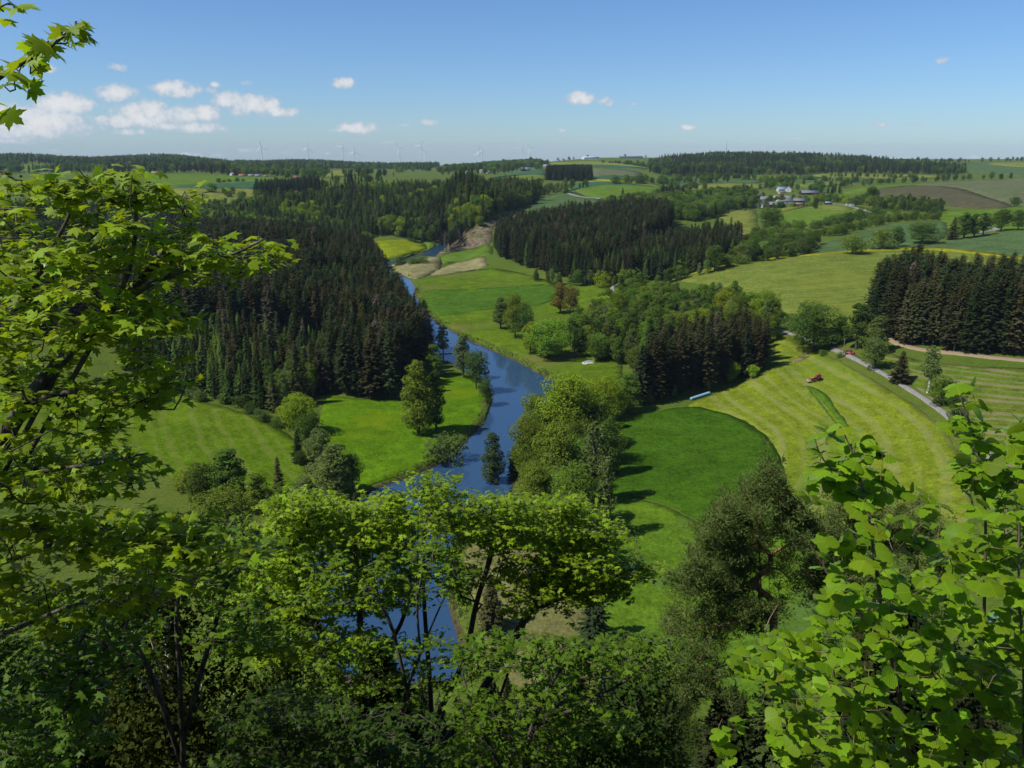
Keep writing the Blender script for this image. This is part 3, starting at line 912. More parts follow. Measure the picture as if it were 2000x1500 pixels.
# ------------------------------------------------------------------ tree prototypes
def foliage_mat(name, trans=0.3, rvar=0.35, hue=(1.35, 1.0, 0.75), gloss=0.0, tcolor=(1.35, 1.2, 0.5), veins=False):
    """leaf colour comes from the tree (object colour), varied from tree to tree and from leaf to leaf"""
    m, t, out = new_mat(name)
    oi = t.add('ShaderNodeObjectInfo')
    at = t.add('ShaderNodeAttribute', attribute_name='tint')
    r1 = oi.outputs['Random']
    v = t.math('ADD', t.math('MULTIPLY', r1, rvar), 1.0 - rvar * 0.5)
    v = t.math('MULTIPLY', v, t.math('ADD', t.math('MULTIPLY', at.outputs['Fac'], 0.75), 0.62))
    vm = t.add('ShaderNodeVectorMath', operation='SCALE')
    ic = t.add('ShaderNodeAttribute', attribute_name='tcol', attribute_type='INSTANCER')
    ad = t.add('ShaderNodeVectorMath', operation='ADD')
    t.l.new(oi.outputs['Color'], ad.inputs[0])
    t.l.new(ic.outputs['Vector'], ad.inputs[1])
    t.l.new(ad.outputs[0], vm.inputs[0])
    t.l.new(v, vm.inputs['Scale'])
    c = vm.outputs[0]
    r2 = t.math('FRACT', t.math('MULTIPLY', r1, 17.31))
    c = t.mix(t.math('MULTIPLY', r2, 0.4), c, t.mix(1.0, c, (*hue, 1), 'MULTIPLY'))
    d = t.add('ShaderNodeBsdfDiffuse')
    bump = None
    if veins:
        lu = t.add('ShaderNodeAttribute', attribute_name='lu').outputs['Fac']
        lv = t.add('ShaderNodeAttribute', attribute_name='lv').outputs['Fac']
        au = t.math('ABSOLUTE', lu)
        w = t.math('SINE', t.math('MULTIPLY', t.math('SUBTRACT', lv, t.math('MULTIPLY', au, 0.75)), 46.0))
        mid = t.ramp(au, 0.035, 0.0)
        sv = t.add('ShaderNodeVectorMath', operation='SCALE')
        t.l.new(c, sv.inputs[0])
        t.l.new(t.math('ADD', t.math('ADD', 0.97, t.math('MULTIPLY', w, 0.03)), t.math('MULTIPLY', mid, 0.3)), sv.inputs['Scale'])
        c = sv.outputs[0]
        bn = t.add('ShaderNodeBump')
        bn.inputs['Strength'].default_value = 0.3
        bn.inputs['Distance'].default_value = 0.004
        t.l.new(w, bn.inputs['Height'])
        bump = bn.outputs[0]
        t.l.new(bump, d.inputs['Normal'])
    t.l.new(c, d.inputs[0])
    tr = t.add('ShaderNodeBsdfTranslucent')
    t.l.new(t.mix(1.0, c, (*tcolor, 1), 'MULTIPLY'), tr.inputs[0])
    mx = t.add('ShaderNodeMixShader')
    mx.inputs[0].default_value = trans
    t.l.new(d.outputs[0], mx.inputs[1])
    t.l.new(tr.outputs[0], mx.inputs[2])
    sh = mx.outputs[0]
    if gloss:
        g = t.add('ShaderNodeBsdfGlossy')
        g.inputs['Roughness'].default_value = 0.45
        g.inputs[0].default_value = (0.8, 0.85, 0.9, 1)
        lw = t.add('ShaderNodeFresnel')
        lw.inputs[0].default_value = 1.4
        m2 = t.add('ShaderNodeMixShader')
        t.l.new(t.math('MULTIPLY', lw.outputs[0], gloss), m2.inputs[0])
        t.l.new(sh, m2.inputs[1])
        t.l.new(g.outputs[0], m2.inputs[2])
        sh = m2.outputs[0]
    t.l.new(sh, out.inputs[0])
    return m


def bark_mat(name, c1, c2, scale=6.0, stretch=(1, 1, 0.25), thr=(0.35, 0.65)):
    m, t, out = new_mat(name)
    tcn = t.add('ShaderNodeTexCoord')
    n = t.noise(t.mapping(tcn.outputs['Object'], stretch), scale, 5, 0.65)
    c = t.mix(t.ramp(n, *thr), rgb(c1), rgb(c2))
    principled(t, out, c, 0.9, 0.1, bump=n, bstr=0.5, bdist=0.03)
    return m


M_LEAF = foliage_mat("broad_leaves", 0.32)
M_NEEDLE = foliage_mat("spruce_needles", 0.08, 0.45, hue=(1.2, 1.0, 0.85))
M_BARK = bark_mat("grey_brown_bark", (0.05, 0.04, 0.03), (0.11, 0.095, 0.075))
M_BARK_S = bark_mat("spruce_bark", (0.085, 0.068, 0.055), (0.15, 0.13, 0.115))
M_BARK_W = bark_mat("birch_bark", (0.10, 0.09, 0.08), (0.55, 0.54, 0.50), 2.0, (1, 1, 2.5), (0.3, 0.45))


def unit(v):
    return v / (np.linalg.norm(v, axis=-1, keepdims=True) + 1e-12)


def rhombs(C, A, N, L, Wd):
    """pointed little quads: centre C, long axis A, normal N, length L, width Wd"""
    A = unit(A)
    B = unit(np.cross(N, A))
    n = len(C)
    L = np.broadcast_to(np.asarray(L, float), (n,))[:, None]
    Wd = np.broadcast_to(np.asarray(Wd, float), (n,))[:, None]
    V = np.stack([C - A * L * 0.5, C + B * Wd * 0.5 - A * L * 0.05, C + A * L * 0.5, C - B * Wd * 0.5 - A * L * 0.05], 1).reshape(-1, 3)
    Q = np.arange(n * 4).reshape(n, 4)
    return V, Q


def tube(P, R, k=6):
    """tapered tube along points"""
    P = np.asarray(P, float)
    n = len(P)
    R = np.broadcast_to(np.asarray(R, float), (n,))
    T = unit(np.gradient(P, axis=0))
    ref = np.array([0.0, 0.0, 1.0]) if abs(T[0][2]) < 0.9 else np.array([1.0, 0, 0])
    V = []
    for i in range(n):
        u = np.cross(T[i], ref)
        nu = np.linalg.norm(u)
        if nu < 1e-3:
            u = np.cross(T[i], np.array([0.3, 1, 0.1]))
            nu = np.linalg.norm(u)
        u = u / nu
        v = np.cross(T[i], u)
        a = np.arange(k) * 2 * math.pi / k
        V.append(P[i] + R[i] * (np.cos(a)[:, None] * u + np.sin(a)[:, None] * v))
    V = np.concatenate(V)
    Q = []
    for i in range(n - 1):
        a = np.arange(k)
        b = (a + 1) % k
        Q.append(np.stack([i * k + a, i * k + b, (i + 1) * k + b, (i + 1) * k + a], 1))
    return V, np.concatenate(Q)


def cat(parts):
    V = []
    Q = []
    o = 0
    for v, q in parts:
        V.append(v)
        Q.append(q + o)
        o += len(v)
    return np.concatenate(V), np.concatenate(Q)


class Proto:
    def __init__(self, name, h, trunk, crown, tint, bark, leaf):
        self.h = h
        self.trunk = mesh_np(name + "_trunk", trunk[0], [trunk[1]], [bark], smooth=True)
        self.crown = mesh_np(name + "_crown", crown[0], [crown[1]], [leaf], attrs={'tint': tint})
        V, Q = cat([trunk, crown])
        nt = len(trunk[1])
        self.full = mesh_np(name + "_tree", V, [Q[:nt], Q[nt:]], [bark, leaf], [0, 1], attrs={'tint': np.concatenate([np.zeros(len(trunk[0])), tint])})


def spruce_proto(name, seed, h=28.0, rmax=3.4, start=0.12, dens=1.0, taper=0.85, spacing=0.62, wood=M_BARK_S, fine=1.0):
    g = np.random.default_rng(seed)
    lean = g.normal(0, 0.006, 2)
    zz = np.linspace(0, h, 9)
    P = np.stack([lean[0] * zz + 0.08 * np.sin(zz / 5 + seed), lean[1] * zz, zz], 1)
    trunk = tube(P, 0.013 * h * (1 - zz / h * 0.95) * 0.9 + 0.02, 6)
    C, A, N, L, Wd, tint = [], [], [], [], [], []
    z = h * start
    while z < h * 0.985:
        t = (z - h * start) / (h * (1 - start))
        R = rmax * min(1.0, (1 - t) ** taper * 1.08) * min(1, 0.55 + 2.2 * t) * g.uniform(0.82, 1.12) + 0.12
        nb = max(4, int((5 + 3 * (1 - t)) * dens))
        a0 = g.uniform(0, 6.28)
        for b in range(nb):
            if g.random() < 0.08:
                continue
            a = a0 + 6.283 * b / nb + g.normal(0, 0.22)
            Lb = R * g.uniform(0.68, 1.15)
            d = np.array([math.cos(a), math.sin(a), 0.0])
            side = np.array([-d[1], d[0], 0.0])
            up = 0.25 - 0.55 * (1 - t)
            bt = g.uniform(0.2, 1.0)
            k = max(2, int(round((2 + Lb * 2.3) / fine)))
            for j in range(k):
                s = (j + 0.7) / k
                p = d * (Lb * s) + np.array([0, 0, z + up * Lb * s - 0.12 * Lb * s * s + (0.18 * Lb * s ** 4)])
                for sg in ((-1, 1) if s < 0.97 else (0,)):
                    ang = sg * g.uniform(0.35, 0.95)
                    ax = d * math.cos(ang) + side * math.sin(ang) + np.array([0, 0, -0.38 + g.normal(0, 0.18)])
                    ln = (0.42 + 0.36 * Lb * (1 - s * 0.6)) * g.uniform(0.7, 1.25) * fine
                    C.append(p + ax * ln * 0.35 + P[min(8, int(z / h * 8))] * np.array([1, 1, 0]))
                    A.append(ax)
                    N.append(np.array([0, 0, 1.0]) + d * 0.5 + g.normal(0, 0.35, 3))
                    L.append(ln)
                    Wd.append(ln * 0.42)
                    tint.append(bt * 0.7 + 0.3 * g.random())
        z += spacing * g.uniform(0.75, 1.2) * (0.65 + 0.5 * (1 - t))
    # leader
    C.append(np.array([P[-1][0], P[-1][1], h]))
    A.append(np.array([0, 0, 1.0]))
    N.append(np.array([1.0, 0, 0]))
    L.append(1.4)
    Wd.append(0.3)
    tint.append(0.6)
    V, Q = rhombs(np.array(C), np.array(A), np.array(N), np.array(L), np.array(Wd))
    return Proto(name, h, trunk, (V, Q), np.repeat(np.array(tint), 4), wood, M_NEEDLE)


def broad_proto(name, seed, h=15.0, rx=5.0, start=0.2, nleaf=5200, leaf=0.42, lobes=11, droop=0.0, cone=0.0, bark=M_BARK, gap=0.25, flat=1.0, shell=0.55):
    """tapered trunk, limbs to each lobe, leaf sprays spread through and round uneven lobes"""
    g = np.random.default_rng(seed)
    z0, z1 = h * start, h
    cz, hz = (z0 + z1) / 2, (z1 - z0) / 2
    cen = []
    rad = []
    for i in range(lobes):
        for _ in range(40):
            t = (i + g.uniform(0.1, 0.9)) / lobes
            zz = z0 + (z1 - z0) * (0.10 + 0.78 * t)
            prof = math.sqrt(max(0.04, 1 - ((zz - cz) / (hz * 1.05)) ** 2)) * (1 - cone * (zz - z0) / (z1 - z0))
            a = g.uniform(0, 6.283)
            rr = rx * prof * g.uniform(0.25, 0.72)
            p = np.array([math.cos(a) * rr, math.sin(a) * rr, zz])
            if all(np.linalg.norm((p - q) * np.array([1, 1, 0.8])) > 0.42 * rx for q in cen) or _ == 39:
                break
        cen.append(p)
        rad.append(rx * prof * g.uniform(0.42, 0.66) + 0.3)
    cen.append(np.array([0, 0, z1 - hz * 0.28]))
    rad.append(min(rx * 0.42 * (1 - cone * 0.6), hz * 0.35) + 0.3)
    cen = np.array(cen)
    rad = np.array(rad)
    wt = rad ** 2
    idx = g.choice(len(cen), size=nleaf, p=wt / wt.sum())
    d = unit(g.normal(0, 1, (nleaf, 3)))
    rr = (shell + (1.08 - shell) * g.random(nleaf) ** 0.55)
    # sprigs: leaves gather in small tufts so that dark holes stay between them
    nt = max(60, nleaf // 9)
    td = unit(g.normal(0, 1, (nt, 3)))
    ti = g.integers(0, nt, nleaf)
    use = g.random(nleaf) < (1 - gap * 0.4)
    d = np.where(use[:, None], unit(td[ti] + g.normal(0, 0.16, (nleaf, 3))), d)
    idx = np.where(use, g.choice(len(cen), size=nt, p=wt / wt.sum())[ti], idx)
    rr = np.where(use, (shell + (1.08 - shell) * g.random(nt) ** 0.5)[ti] * g.uniform(0.93, 1.07, nleaf), rr)
    C = cen[idx] + d * (rad[idx] * rr)[:, None] * np.array([1, 1, 0.82 * flat])
    if droop:
        C[:, 2] -= droop * np.hypot(C[:, 0], C[:, 1]) ** 1.5 / max(rx, 1)
    C[:, 2] = np.maximum(C[:, 2], h * start * 0.5 + 0.15)
    N = unit(d * 0.55 + np.array([0, 0, 0.65]) + g.normal(0, 0.5, (nleaf, 3)))
    A = unit(np.cross(N, g.normal(0, 1, (nleaf, 3)))) - np.array([0, 0, 0.25 + droop])
    L = leaf * g.uniform(0.7, 1.5, nleaf)
    V, Q = rhombs(C, A, N, L, L * g.uniform(0.55, 0.8, nleaf))
    tint = np.clip(0.55 * g.random(nt)[ti] + 0.45 * g.random(nleaf), 0, 1)
    # trunk and limbs
    zz = np.linspace(0, h * 0.82, 7)
    wv = g.normal(0, 0.12, (7, 2)).cumsum(0) * 0.35
    TP = np.stack([wv[:, 0], wv[:, 1], zz], 1)
    TP[0, :2] = 0
    parts = [tube(TP, 0.019 * h * (1 - zz / h) ** 1.1 + 0.03, 7)]
    for c, r_ in zip(cen, rad):
        zb = max(h * start * 0.7, c[2] * 0.55)
        b = np.array([np.interp(zb, zz, TP[:, 0]), np.interp(zb, zz, TP[:, 1]), zb])
        mid = (b + c) / 2 + np.array([0, 0, -0.06 * h * g.random()])
        tt = np.linspace(0, 1, 5)[:, None]
        LP = (1 - tt) ** 2 * b + 2 * tt * (1 - tt) * mid + tt ** 2 * (c + g.normal(0, 0.2, 3))
        parts.append(tube(LP, np.linspace(0.0065 * h, 0.015, 5), 5))
    trunk = cat(parts)
    return Proto(name, h, trunk, (V, Q), np.repeat(tint, 4), bark, M_LEAF)


PROTO = {
    'spruce': [spruce_proto("spruce", 1, 28, 4.4, 0.08, taper=0.58), spruce_proto("spruce", 2, 28, 3.9, 0.12, taper=0.5), spruce_proto("spruce", 3, 28, 4.8, 0.06, taper=0.6),
               spruce_proto("spruce", 4, 28, 3.9, 0.16, taper=0.48), spruce_proto("spruce", 5, 28, 4.4, 0.10, taper=0.7)],
    'bare_spruce': [spruce_proto("bare_spruce", 11, 28, 3.7, 0.42, taper=0.5), spruce_proto("bare_spruce", 12, 28, 3.9, 0.36, taper=0.52),
                    spruce_proto("bare_spruce", 13, 28, 3.5, 0.48, taper=0.45)],
    'young_spruce': [spruce_proto("young_spruce", 21, 14, 2.6, 0.03, spacing=0.42), spruce_proto("young_spruce", 22, 14, 2.3, 0.03, spacing=0.42),
                     spruce_proto("young_spruce", 23, 14, 2.9, 0.02, spacing=0.42, taper=1.0)],
    'broad': [broad_proto("broadleaf", 31, 15, 5.2, 0.16, 6500), broad_proto("broadleaf", 32, 15, 4.5, 0.14, 6000, lobes=13),
              broad_proto("broadleaf", 33, 15, 5.8, 0.15, 7000, lobes=14), broad_proto("broadleaf", 34, 15, 4.8, 0.18, 6000, gap=0.4),
              broad_proto("broadleaf", 35, 15, 5.0, 0.10, 6200, lobes=9)],
    'tall': [broad_proto("tall_broadleaf", 41, 18, 3.8, 0.12, 6500, lobes=14, cone=0.45, gap=0.5, leaf=0.4),
             broad_proto("tall_broadleaf", 42, 18, 3.4, 0.15, 5800, lobes=15, cone=0.35, gap=0.5, leaf=0.4),
             broad_proto("tall_broadleaf", 43, 18, 4.2, 0.10, 7000, lobes=15, cone=0.5, gap=0.4, leaf=0.4)],
    'birch': [broad_proto("birch", 51, 17, 3.2, 0.2, 5600, lobes=13, cone=0.5, droop=0.35, bark=M_BARK_W, leaf=0.34, shell=0.35),
              broad_proto("birch", 52, 17, 2.8, 0.22, 5000, lobes=14, cone=0.5, droop=0.4, bark=M_BARK_W, leaf=0.34, shell=0.35)],
    'bush': [broad_proto("bush", 61, 4.5, 3.4, 0.02, 3000, leaf=0.3, lobes=9, flat=0.9), broad_proto("bush", 62, 4.5, 2.8, 0.02, 2600, leaf=0.3, lobes=8),
             broad_proto("bush", 63, 4.5, 3.0, 0.02, 2600, leaf=0.28, lobes=10)],
    'alder': [broad_proto("alder", 71, 20, 4.8, 0.03, 13000, leaf=0.34, lobes=22, cone=0.62, gap=0.5, shell=0.35),
              broad_proto("alder", 72, 20, 4.2, 0.03, 12000, leaf=0.34, lobes=21, cone=0.6, gap=0.5, shell=0.35)],
    'dense': [broad_proto("dense_broadleaf", 81, 17, 6.0, 0.10, 15000, leaf=0.34, lobes=18, gap=0.3), broad_proto("dense_broadleaf", 82, 17, 5.4, 0.10, 14000, leaf=0.34, lobes=17, gap=0.35),
              broad_proto("dense_broadleaf", 83, 17, 5.0, 0.12, 13000, leaf=0.34, lobes=15, gap=0.35, cone=0.2)],
}
FAMILY = {'spruce': 'spruce', 'bare_spruce': 'spruce', 'young_spruce': 'spruce', 'bush': 'bush'}
SPR = (0.030, 0.048, 0.018)
SPR_B = (0.050, 0.054, 0.021)
SPR_G = (0.064, 0.106, 0.024)
GRN = (0.105, 0.192, 0.027)
GRN_D = (0.072, 0.134, 0.025)
GRN_Y = (0.192, 0.282, 0.020)
GRN_O = (0.135, 0.200, 0.024)
GREY = (0.125, 0.186, 0.051)
COPPER = (0.175, 0.145, 0.034)
TREES = []      # kind, x, y, z, height, width factor, colour, label, group, unique


def add_tree(kind, x, y, h, wf, col, label, group, unique=False, z=None, var=None, name=None):
    TREES.append(dict(kind=kind, x=x, y=y, z=z, h=h, wf=wf, col=col, label=label, group=group, unique=unique, var=var, name=name))


def jit(c, g, s=0.14):
    f = 1 + g.normal(0, s)
    return tuple(max(0.008, v * f * (1 + g.normal(0, 0.05))) for v in c)


def wood(poly, spacing, mix, label, group, seed, hs=1.0, world=False, edge_only=0.0, hole=None):
    """fill an area with trees. mix: list of (kind, weight, height, spread, colours)"""
    g = np.random.default_rng(seed)
    Wp = np.array(poly, float) if world else unproject(poly)[:, :2]
    x0, y0 = Wp.min(0)
    x1, y1 = Wp.max(0)
    gx, gy = np.meshgrid(np.arange(x0, x1, spacing), np.arange(y0, y1, spacing * 0.87))
    gx = gx + (np.arange(gx.shape[0]) % 2)[:, None] * spacing * 0.5
    gx = gx.ravel() + g.normal(0, spacing * 0.22, gx.size)
    gy = gy.ravel() + g.normal(0, spacing * 0.22, gy.size)
    s = poly_sd(Wp, gx, gy)
    k = s > 0
    if hole is not None:
        k &= poly_sd(unproject(hole)[:, :2], gx, gy) < 0
    gx, gy, s = gx[k], gy[k], s[k]
    w = np.array([m[1] for m in mix], float)
    # kinds gather in patches
    n1 = lump(gx, gy, spacing * 4.0, seed * 0.37)
    for x, y, ss, nn in zip(gx, gy, s, n1):
        u = np.clip(0.5 + 0.42 * nn + g.normal(0, 0.16), 0, 0.999)
        i = int(np.searchsorted(np.cumsum(w) / w.sum(), u))
        kind, _, h, sp, cols = mix[min(i, len(mix) - 1)]
        if kind == 'spruce' and ss > 14 and g.random() < 0.5:
            kind = 'bare_spruce'
        c = cols[g.integers(len(cols))]
        hv = 1 + 0.09 * float(lump(np.float64(x), np.float64(y), 23.0, seed * 0.1))
        if FAMILY.get(kind) == 'spruce' and g.random() < 0.025:
            c = (0.10, 0.082, 0.06)
        add_tree(kind, x, y, h * hv * g.uniform(1 - sp, 1 + sp), g.uniform(0.88, 1.2), jit(c, g, 0.2), label, group)


def row(line, n, kinds, h, sp, cols, label, group, seed, spread=2.0, wf=1.0, unique=None):
    """trees along a hedge line"""
    g = np.random.default_rng(seed)
    L = unproject(smooth_poly(line, 4))[:, :2]
    seg = np.linalg.norm(np.diff(L, axis=0), axis=1)
    cum = np.concatenate([[0], np.cumsum(seg)])
    for i in range(n):
        s = cum[-1] * (i + g.uniform(0.15, 0.85)) / n
        x = np.interp(s, cum, L[:, 0]) + g.normal(0, spread)
        y = np.interp(s, cum, L[:, 1]) + g.normal(0, spread)
        add_tree(kinds[g.integers(len(kinds))], x, y, h * g.uniform(1 - sp, 1 + sp), wf * g.uniform(0.85, 1.2), jit(cols[g.integers(len(cols))], g), label, group)


WREF = {'spruce': 8.0 / 28, 'bare_spruce': 6.6 / 28, 'young_spruce': 5.2 / 14, 'broad': 10.6 / 15, 'tall': 7.4 / 18, 'birch': 6.2 / 17, 'bush': 6.2 / 4.5, 'alder': 8.6 / 20, 'dense': 11.2 / 17}


def single(kind, px, base, top, wpx, col, label, var=None, name=None, group=None):
    """one tree of its own: foot, top and width as seen in the photograph"""
    p = unproject([(px, base)])[0]
    _, _, wv = project(p)
    dep = math.atan2(EYE - p[2], math.hypot(p[0], p[1]))
    # height from the slope of the line to its top
    d = ray(px, top)
    zt = EYE + d[2] / d[1] * p[1]
    h = max(1.5, zt - p[2])
    w = wpx * wv / F
    add_tree(kind, p[0], p[1], h, w / (WREF[kind] * h), col, label, group, True, var=var, name=name)


# ---- single trees that stand out
single('dense', 1588, 688, 590, 92, GRN_D, "large round dark green tree beside the lane at the top of the mown field", 0)
single('tall', 1672, 682, 586, 62, GRN_D, "tall dark tree between the large round tree and the spruce block")
single('tall', 1640, 672, 612, 44, GRN, "slim green tree close behind the large round tree by the lane")
single('birch', 1712, 690, 612, 52, GREY, "grey green birch at the left end of the dark spruce block")
single('broad', 1706, 722, 657, 54, GREY, "pale grey green tree on the lane just below the red pickup")
single('young_spruce', 1757, 747, 684, 44, SPR_B, "small dark brown green spruce beside the lane")
single('birch', 1811, 768, 668, 48, GREY, "tall pale birch beside the lane right of the small spruce")
single('broad', 1838, 792, 735, 58, GRN, "round fresh green tree beside the lane below the tall birch")
single('broad', 1862, 818, 768, 32, GRN_D, "little dark tree beside the lane below the round green tree")
single('bush', 1884, 852, 820, 34, GRN_D, "dark bush at the lower end of the visible lane", name='bush')
single('bush', 1905, 885, 845, 40, GRN, "green bush beside the lane near the hazel leaves", name='bush')
single('bush', 1558, 640, 612, 34, GRN_D, "dark bush in front of the flowering field at the bend of the lane", name='bush')
single('broad', 1664, 497, 459, 46, GRN_O, "round olive tree on the edge of the flowering field, leftmost of three")
single('broad', 1722, 488, 446, 54, GRN_O, "broad olive tree on the edge of the flowering field, middle of three")
single('broad', 1752, 483, 442, 30, GRN_D, "slim dark tree touching the broad olive field tree")
single('dense', 1800, 476, 433, 54, GRN_D, "dense grey green tree standing alone in the blue green crop, right of the olive ones")
single('young_spruce', 1860, 468, 424, 32, SPR_B, "dark spruce at the left end of the tall field trees")
single('tall', 1882, 466, 412, 34, GRN_D, "tall field tree next to the dark spruce above the crop")
single('tall', 1902, 464, 414, 32, GRN, "tall field tree, second after the dark spruce above the crop")
single('tall', 1920, 460, 412, 32, GRN_D, "tall field tree, third after the dark spruce above the crop")
single('broad', 1955, 452, 408, 42, GRN_D, "broad dark tree right of the short bend of track")
single('broad', 1988, 450, 410, 40, GRN_D, "dark tree at the right picture edge above the crop field")
single('broad', 1981, 404, 384, 20, GRN_D, "small round tree alone at the corner of the ploughed field")
single('dense', 1702, 397, 363, 36, GRN_D, "large dark tree at the left end of the ploughed field")
# clump and trees in the far river meadow
single('tall', 978, 643, 576, 36, GREY, "pale slim tree at the left of the clump in the far river meadow")
single('dense', 1006, 660, 572, 52, GRN_O, "olive green tree in the middle of the clump in the far river meadow", 2)
single('broad', 1024, 662, 592, 44, GRN_D, "darker tree at the right of the clump in the far river meadow")
single('dense', 1072, 700, 622, 86, (0.14, 0.26, 0.026), "bright green broad tree in the meadow by the river bend", 1)
single('broad', 1036, 690, 628, 42, GRN_Y, "yellow green tree leaning on the bright broad tree by the bend")
single('tall', 1094, 612, 546, 34, COPPER, "copper brown tree at the far corner of the mixed wood")
single('broad', 1114, 620, 558, 34, (0.12, 0.10, 0.03), "reddish olive tree right of the copper brown one")
# left bank
single('alder', 818, 850, 690, 74, GRN_O, "tall olive alder with a bare foot on the left river meadow", 0)
single('alder', 852, 842, 712, 52, GRN_D, "darker alder close behind the tall olive one on the river meadow", 1)
single('tall', 846, 735, 668, 44, GRN, "fresh green tree at the edge of the brown spruces by the water")
single('tall', 905, 738, 648, 42, GREY, "tall thin riverside tree, first of three along the left bank")
single('broad', 930, 760, 682, 54, GRN_D, "fuller riverside tree, middle of three along the left bank")
single('broad', 951, 788, 740, 32, GRN_D, "small round riverside tree, last of three along the left bank")
single('birch', 866, 700, 628, 30, GREY, "thin pale tree leaning over the water beside the spruces")
single('bush', 862, 902, 850, 88, GREY, "wide grey green willow bush on the left bank", name='willow_bush')
single('alder', 962, 952, 834, 56, (0.075, 0.125, 0.05), "narrow weeping tree standing alone at the water", 1)
single('young_spruce', 1002, 940, 872, 30, SPR, "dark young spruce at the water edge beside the tree belt")
HB = "hedge between the two left meadows"
single('bush', 560, 835, 795, 50, GRN_D, "dark bush at the top of the hedge between the left meadows", name='bush')
single('dense', 588, 850, 768, 66, GRN_Y, "yellow green round tree in the hedge between the left meadows")
single('broad', 608, 880, 806, 52, GRN_D, "dark tree below the yellow green one in the left hedge")
single('broad', 625, 905, 835, 56, GREY, "grey green tree halfway down the left hedge")
single('alder', 655, 965, 858, 84, GREY, "sparse grey tree at the foot of the left hedge near the river")
single('broad', 690, 962, 885, 44, GRN_D, "small dark tree between the left hedge and the river")
single('young_spruce', 583, 905, 838, 30, SPR, "dark little spruce leaning on the left hedge")
single('alder', 452, 985, 866, 100, GRN, "tall green tree at the near edge of the striped left meadow")
single('young_spruce', 548, 985, 893, 36, SPR_B, "dark pointed spruce among the trees at the near edge of the left meadow")
single('alder', 505, 1000, 915, 66, GRN_O, "olive tree between the tall green tree and the pointed spruce")
single('alder', 600, 1010, 925, 70, GREY, "greyish tree right of the pointed spruce at the meadow edge")
single('broad', 400, 985, 905, 60, GRN_D, "dark tree left of the tall green tree at the meadow edge")
single('dense', 560, 1040, 950, 90, GRN_D, "broad dark tree below the pointed spruce at the foot of the slope")
single('dense', 440, 1060, 955, 110, GRN_O, "wide olive tree low at the foot of the left slope")
single('young_spruce', 700, 1040, 960, 44, SPR, "dark spruce behind the middle maple crowns")
single('young_spruce', 960, 1230, 1120, 60, SPR_B, "brown spruce in front of the dry meadow behind the maples")
single('young_spruce', 1160, 1250, 1120, 70, SPR, "dark spruce between the dry meadow and the fresh green meadow")
# tree belt between river and uncut field
BELT = "tree belt between the river and the uncut field"
single('dense', 1105, 880, 728, 118, GRN_Y, "big yellow green tree at the head of the tree belt by the river", 1)
single('dense', 1046, 870, 768, 78, GRN_O, "olive tree overhanging the river at the head of the tree belt", 2)
single('dense', 1182, 822, 735, 66, GRN_Y, "yellow green tree beside the spruces at the corner of the uncut field")
single('alder', 1225, 806, 722, 60, GRN, "green tree between the spruces and the yellow green corner tree")
single('dense', 1030, 930, 815, 74, GRN_O, "olive tree on the river side halfway along the tree belt", 0)
single('dense', 1085, 965, 820, 92, GRN_O, "broad olive green tree in the middle of the tree belt", 2)
single('birch', 1160, 985, 812, 74, GREY, "tall pale birch on the field side of the tree belt", 1)
single('alder', 1190, 930, 800, 52, GRN_D, "dark tree on the field side of the tree belt")
single('birch', 1180, 1050, 880, 60, GREY, "lower pale birch at the near end of the tree belt")
single('dense', 1120, 1050, 905, 84, GRN, "green tree near the lower end of the tree belt")
single('dense', 1045, 1010, 900, 80, GRN_O, "olive tree at the lower end of the tree belt above the water")
single('broad', 1170, 880, 790, 56, GRN_D, "dark green tree near the top of the tree belt on the field side")
# middle distance
single('tall', 1052, 392, 345, 24, GRN_D, "tall tree breaking the skyline of the hill wood")
single('spruce', 1044, 398, 356, 18, SPR, "dark spruce at the right end of the hill wood")
single('young_spruce', 1104, 378, 345, 20, GREY, "silver grey tree in the small grove beside the white caravan")
single('bush', 782, 517, 500, 34, GREY, "grey green bush by the water at the far bend", name='bush')
single('bush', 806, 514, 503, 28, GRN, "green bush by the water at the far bend", name='bush')
single('bush', 823, 512, 501, 26, GRN, "smaller green bush at the right end of the far bend", name='bush')
single('broad', 715, 480, 452, 30, GRN, "light green tree at the edge of the spruces above the far meadow")
single('alder', 1592, 408, 383, 14, GRN_D, "dark slim tree in front of the farm village")
single('dense', 1505, 455, 405, 44, GRN_D, "large bushy tree in the village meadow hedge")
single('broad', 1395, 530, 478, 46, GRN_D, "round dark tree at the edge of the young spruces")
single('bush', 1330, 538, 505, 44, GRN, "fresh green bush at the edge of the young spruces", name='bush')

row([(575, 850), (600, 885), (630, 925), (665, 965)], 9, ['bush', 'broad'], 6.5, 0.3, [GREY, GRN_D, GRN], "grey green shrub in the hedge between the left meadows", "shrubs of the left hedge", 161, spread=2.5)
row([(380, 960), (440, 985), (520, 1000), (600, 1015)], 12, ['broad', 'tall', 'bush'], 9, 0.3, [GRN_D, GRN, GRN_O], "leafy tree in the group at the near edge of the left meadow", "trees at the near edge of the left meadow", 162, spread=5)
row([(1120, 640), (1150, 660), (1190, 690), (1215, 715)], 10, ['bush', 'broad'], 6, 0.3, [GRN, GRN_D, GRN_Y], "shrub at the river side of the mixed wood", "shrubs at the river side of the mixed wood", 163, spread=4)
row([(1500, 650), (1540, 660), (1600, 682), (1640, 700)], 8, ['bush'], 3.0, 0.3, [GRN_D, GRN], "low shrub on the verge of the upper lane", "shrubs on the verge of the upper lane", 164, spread=2.0)

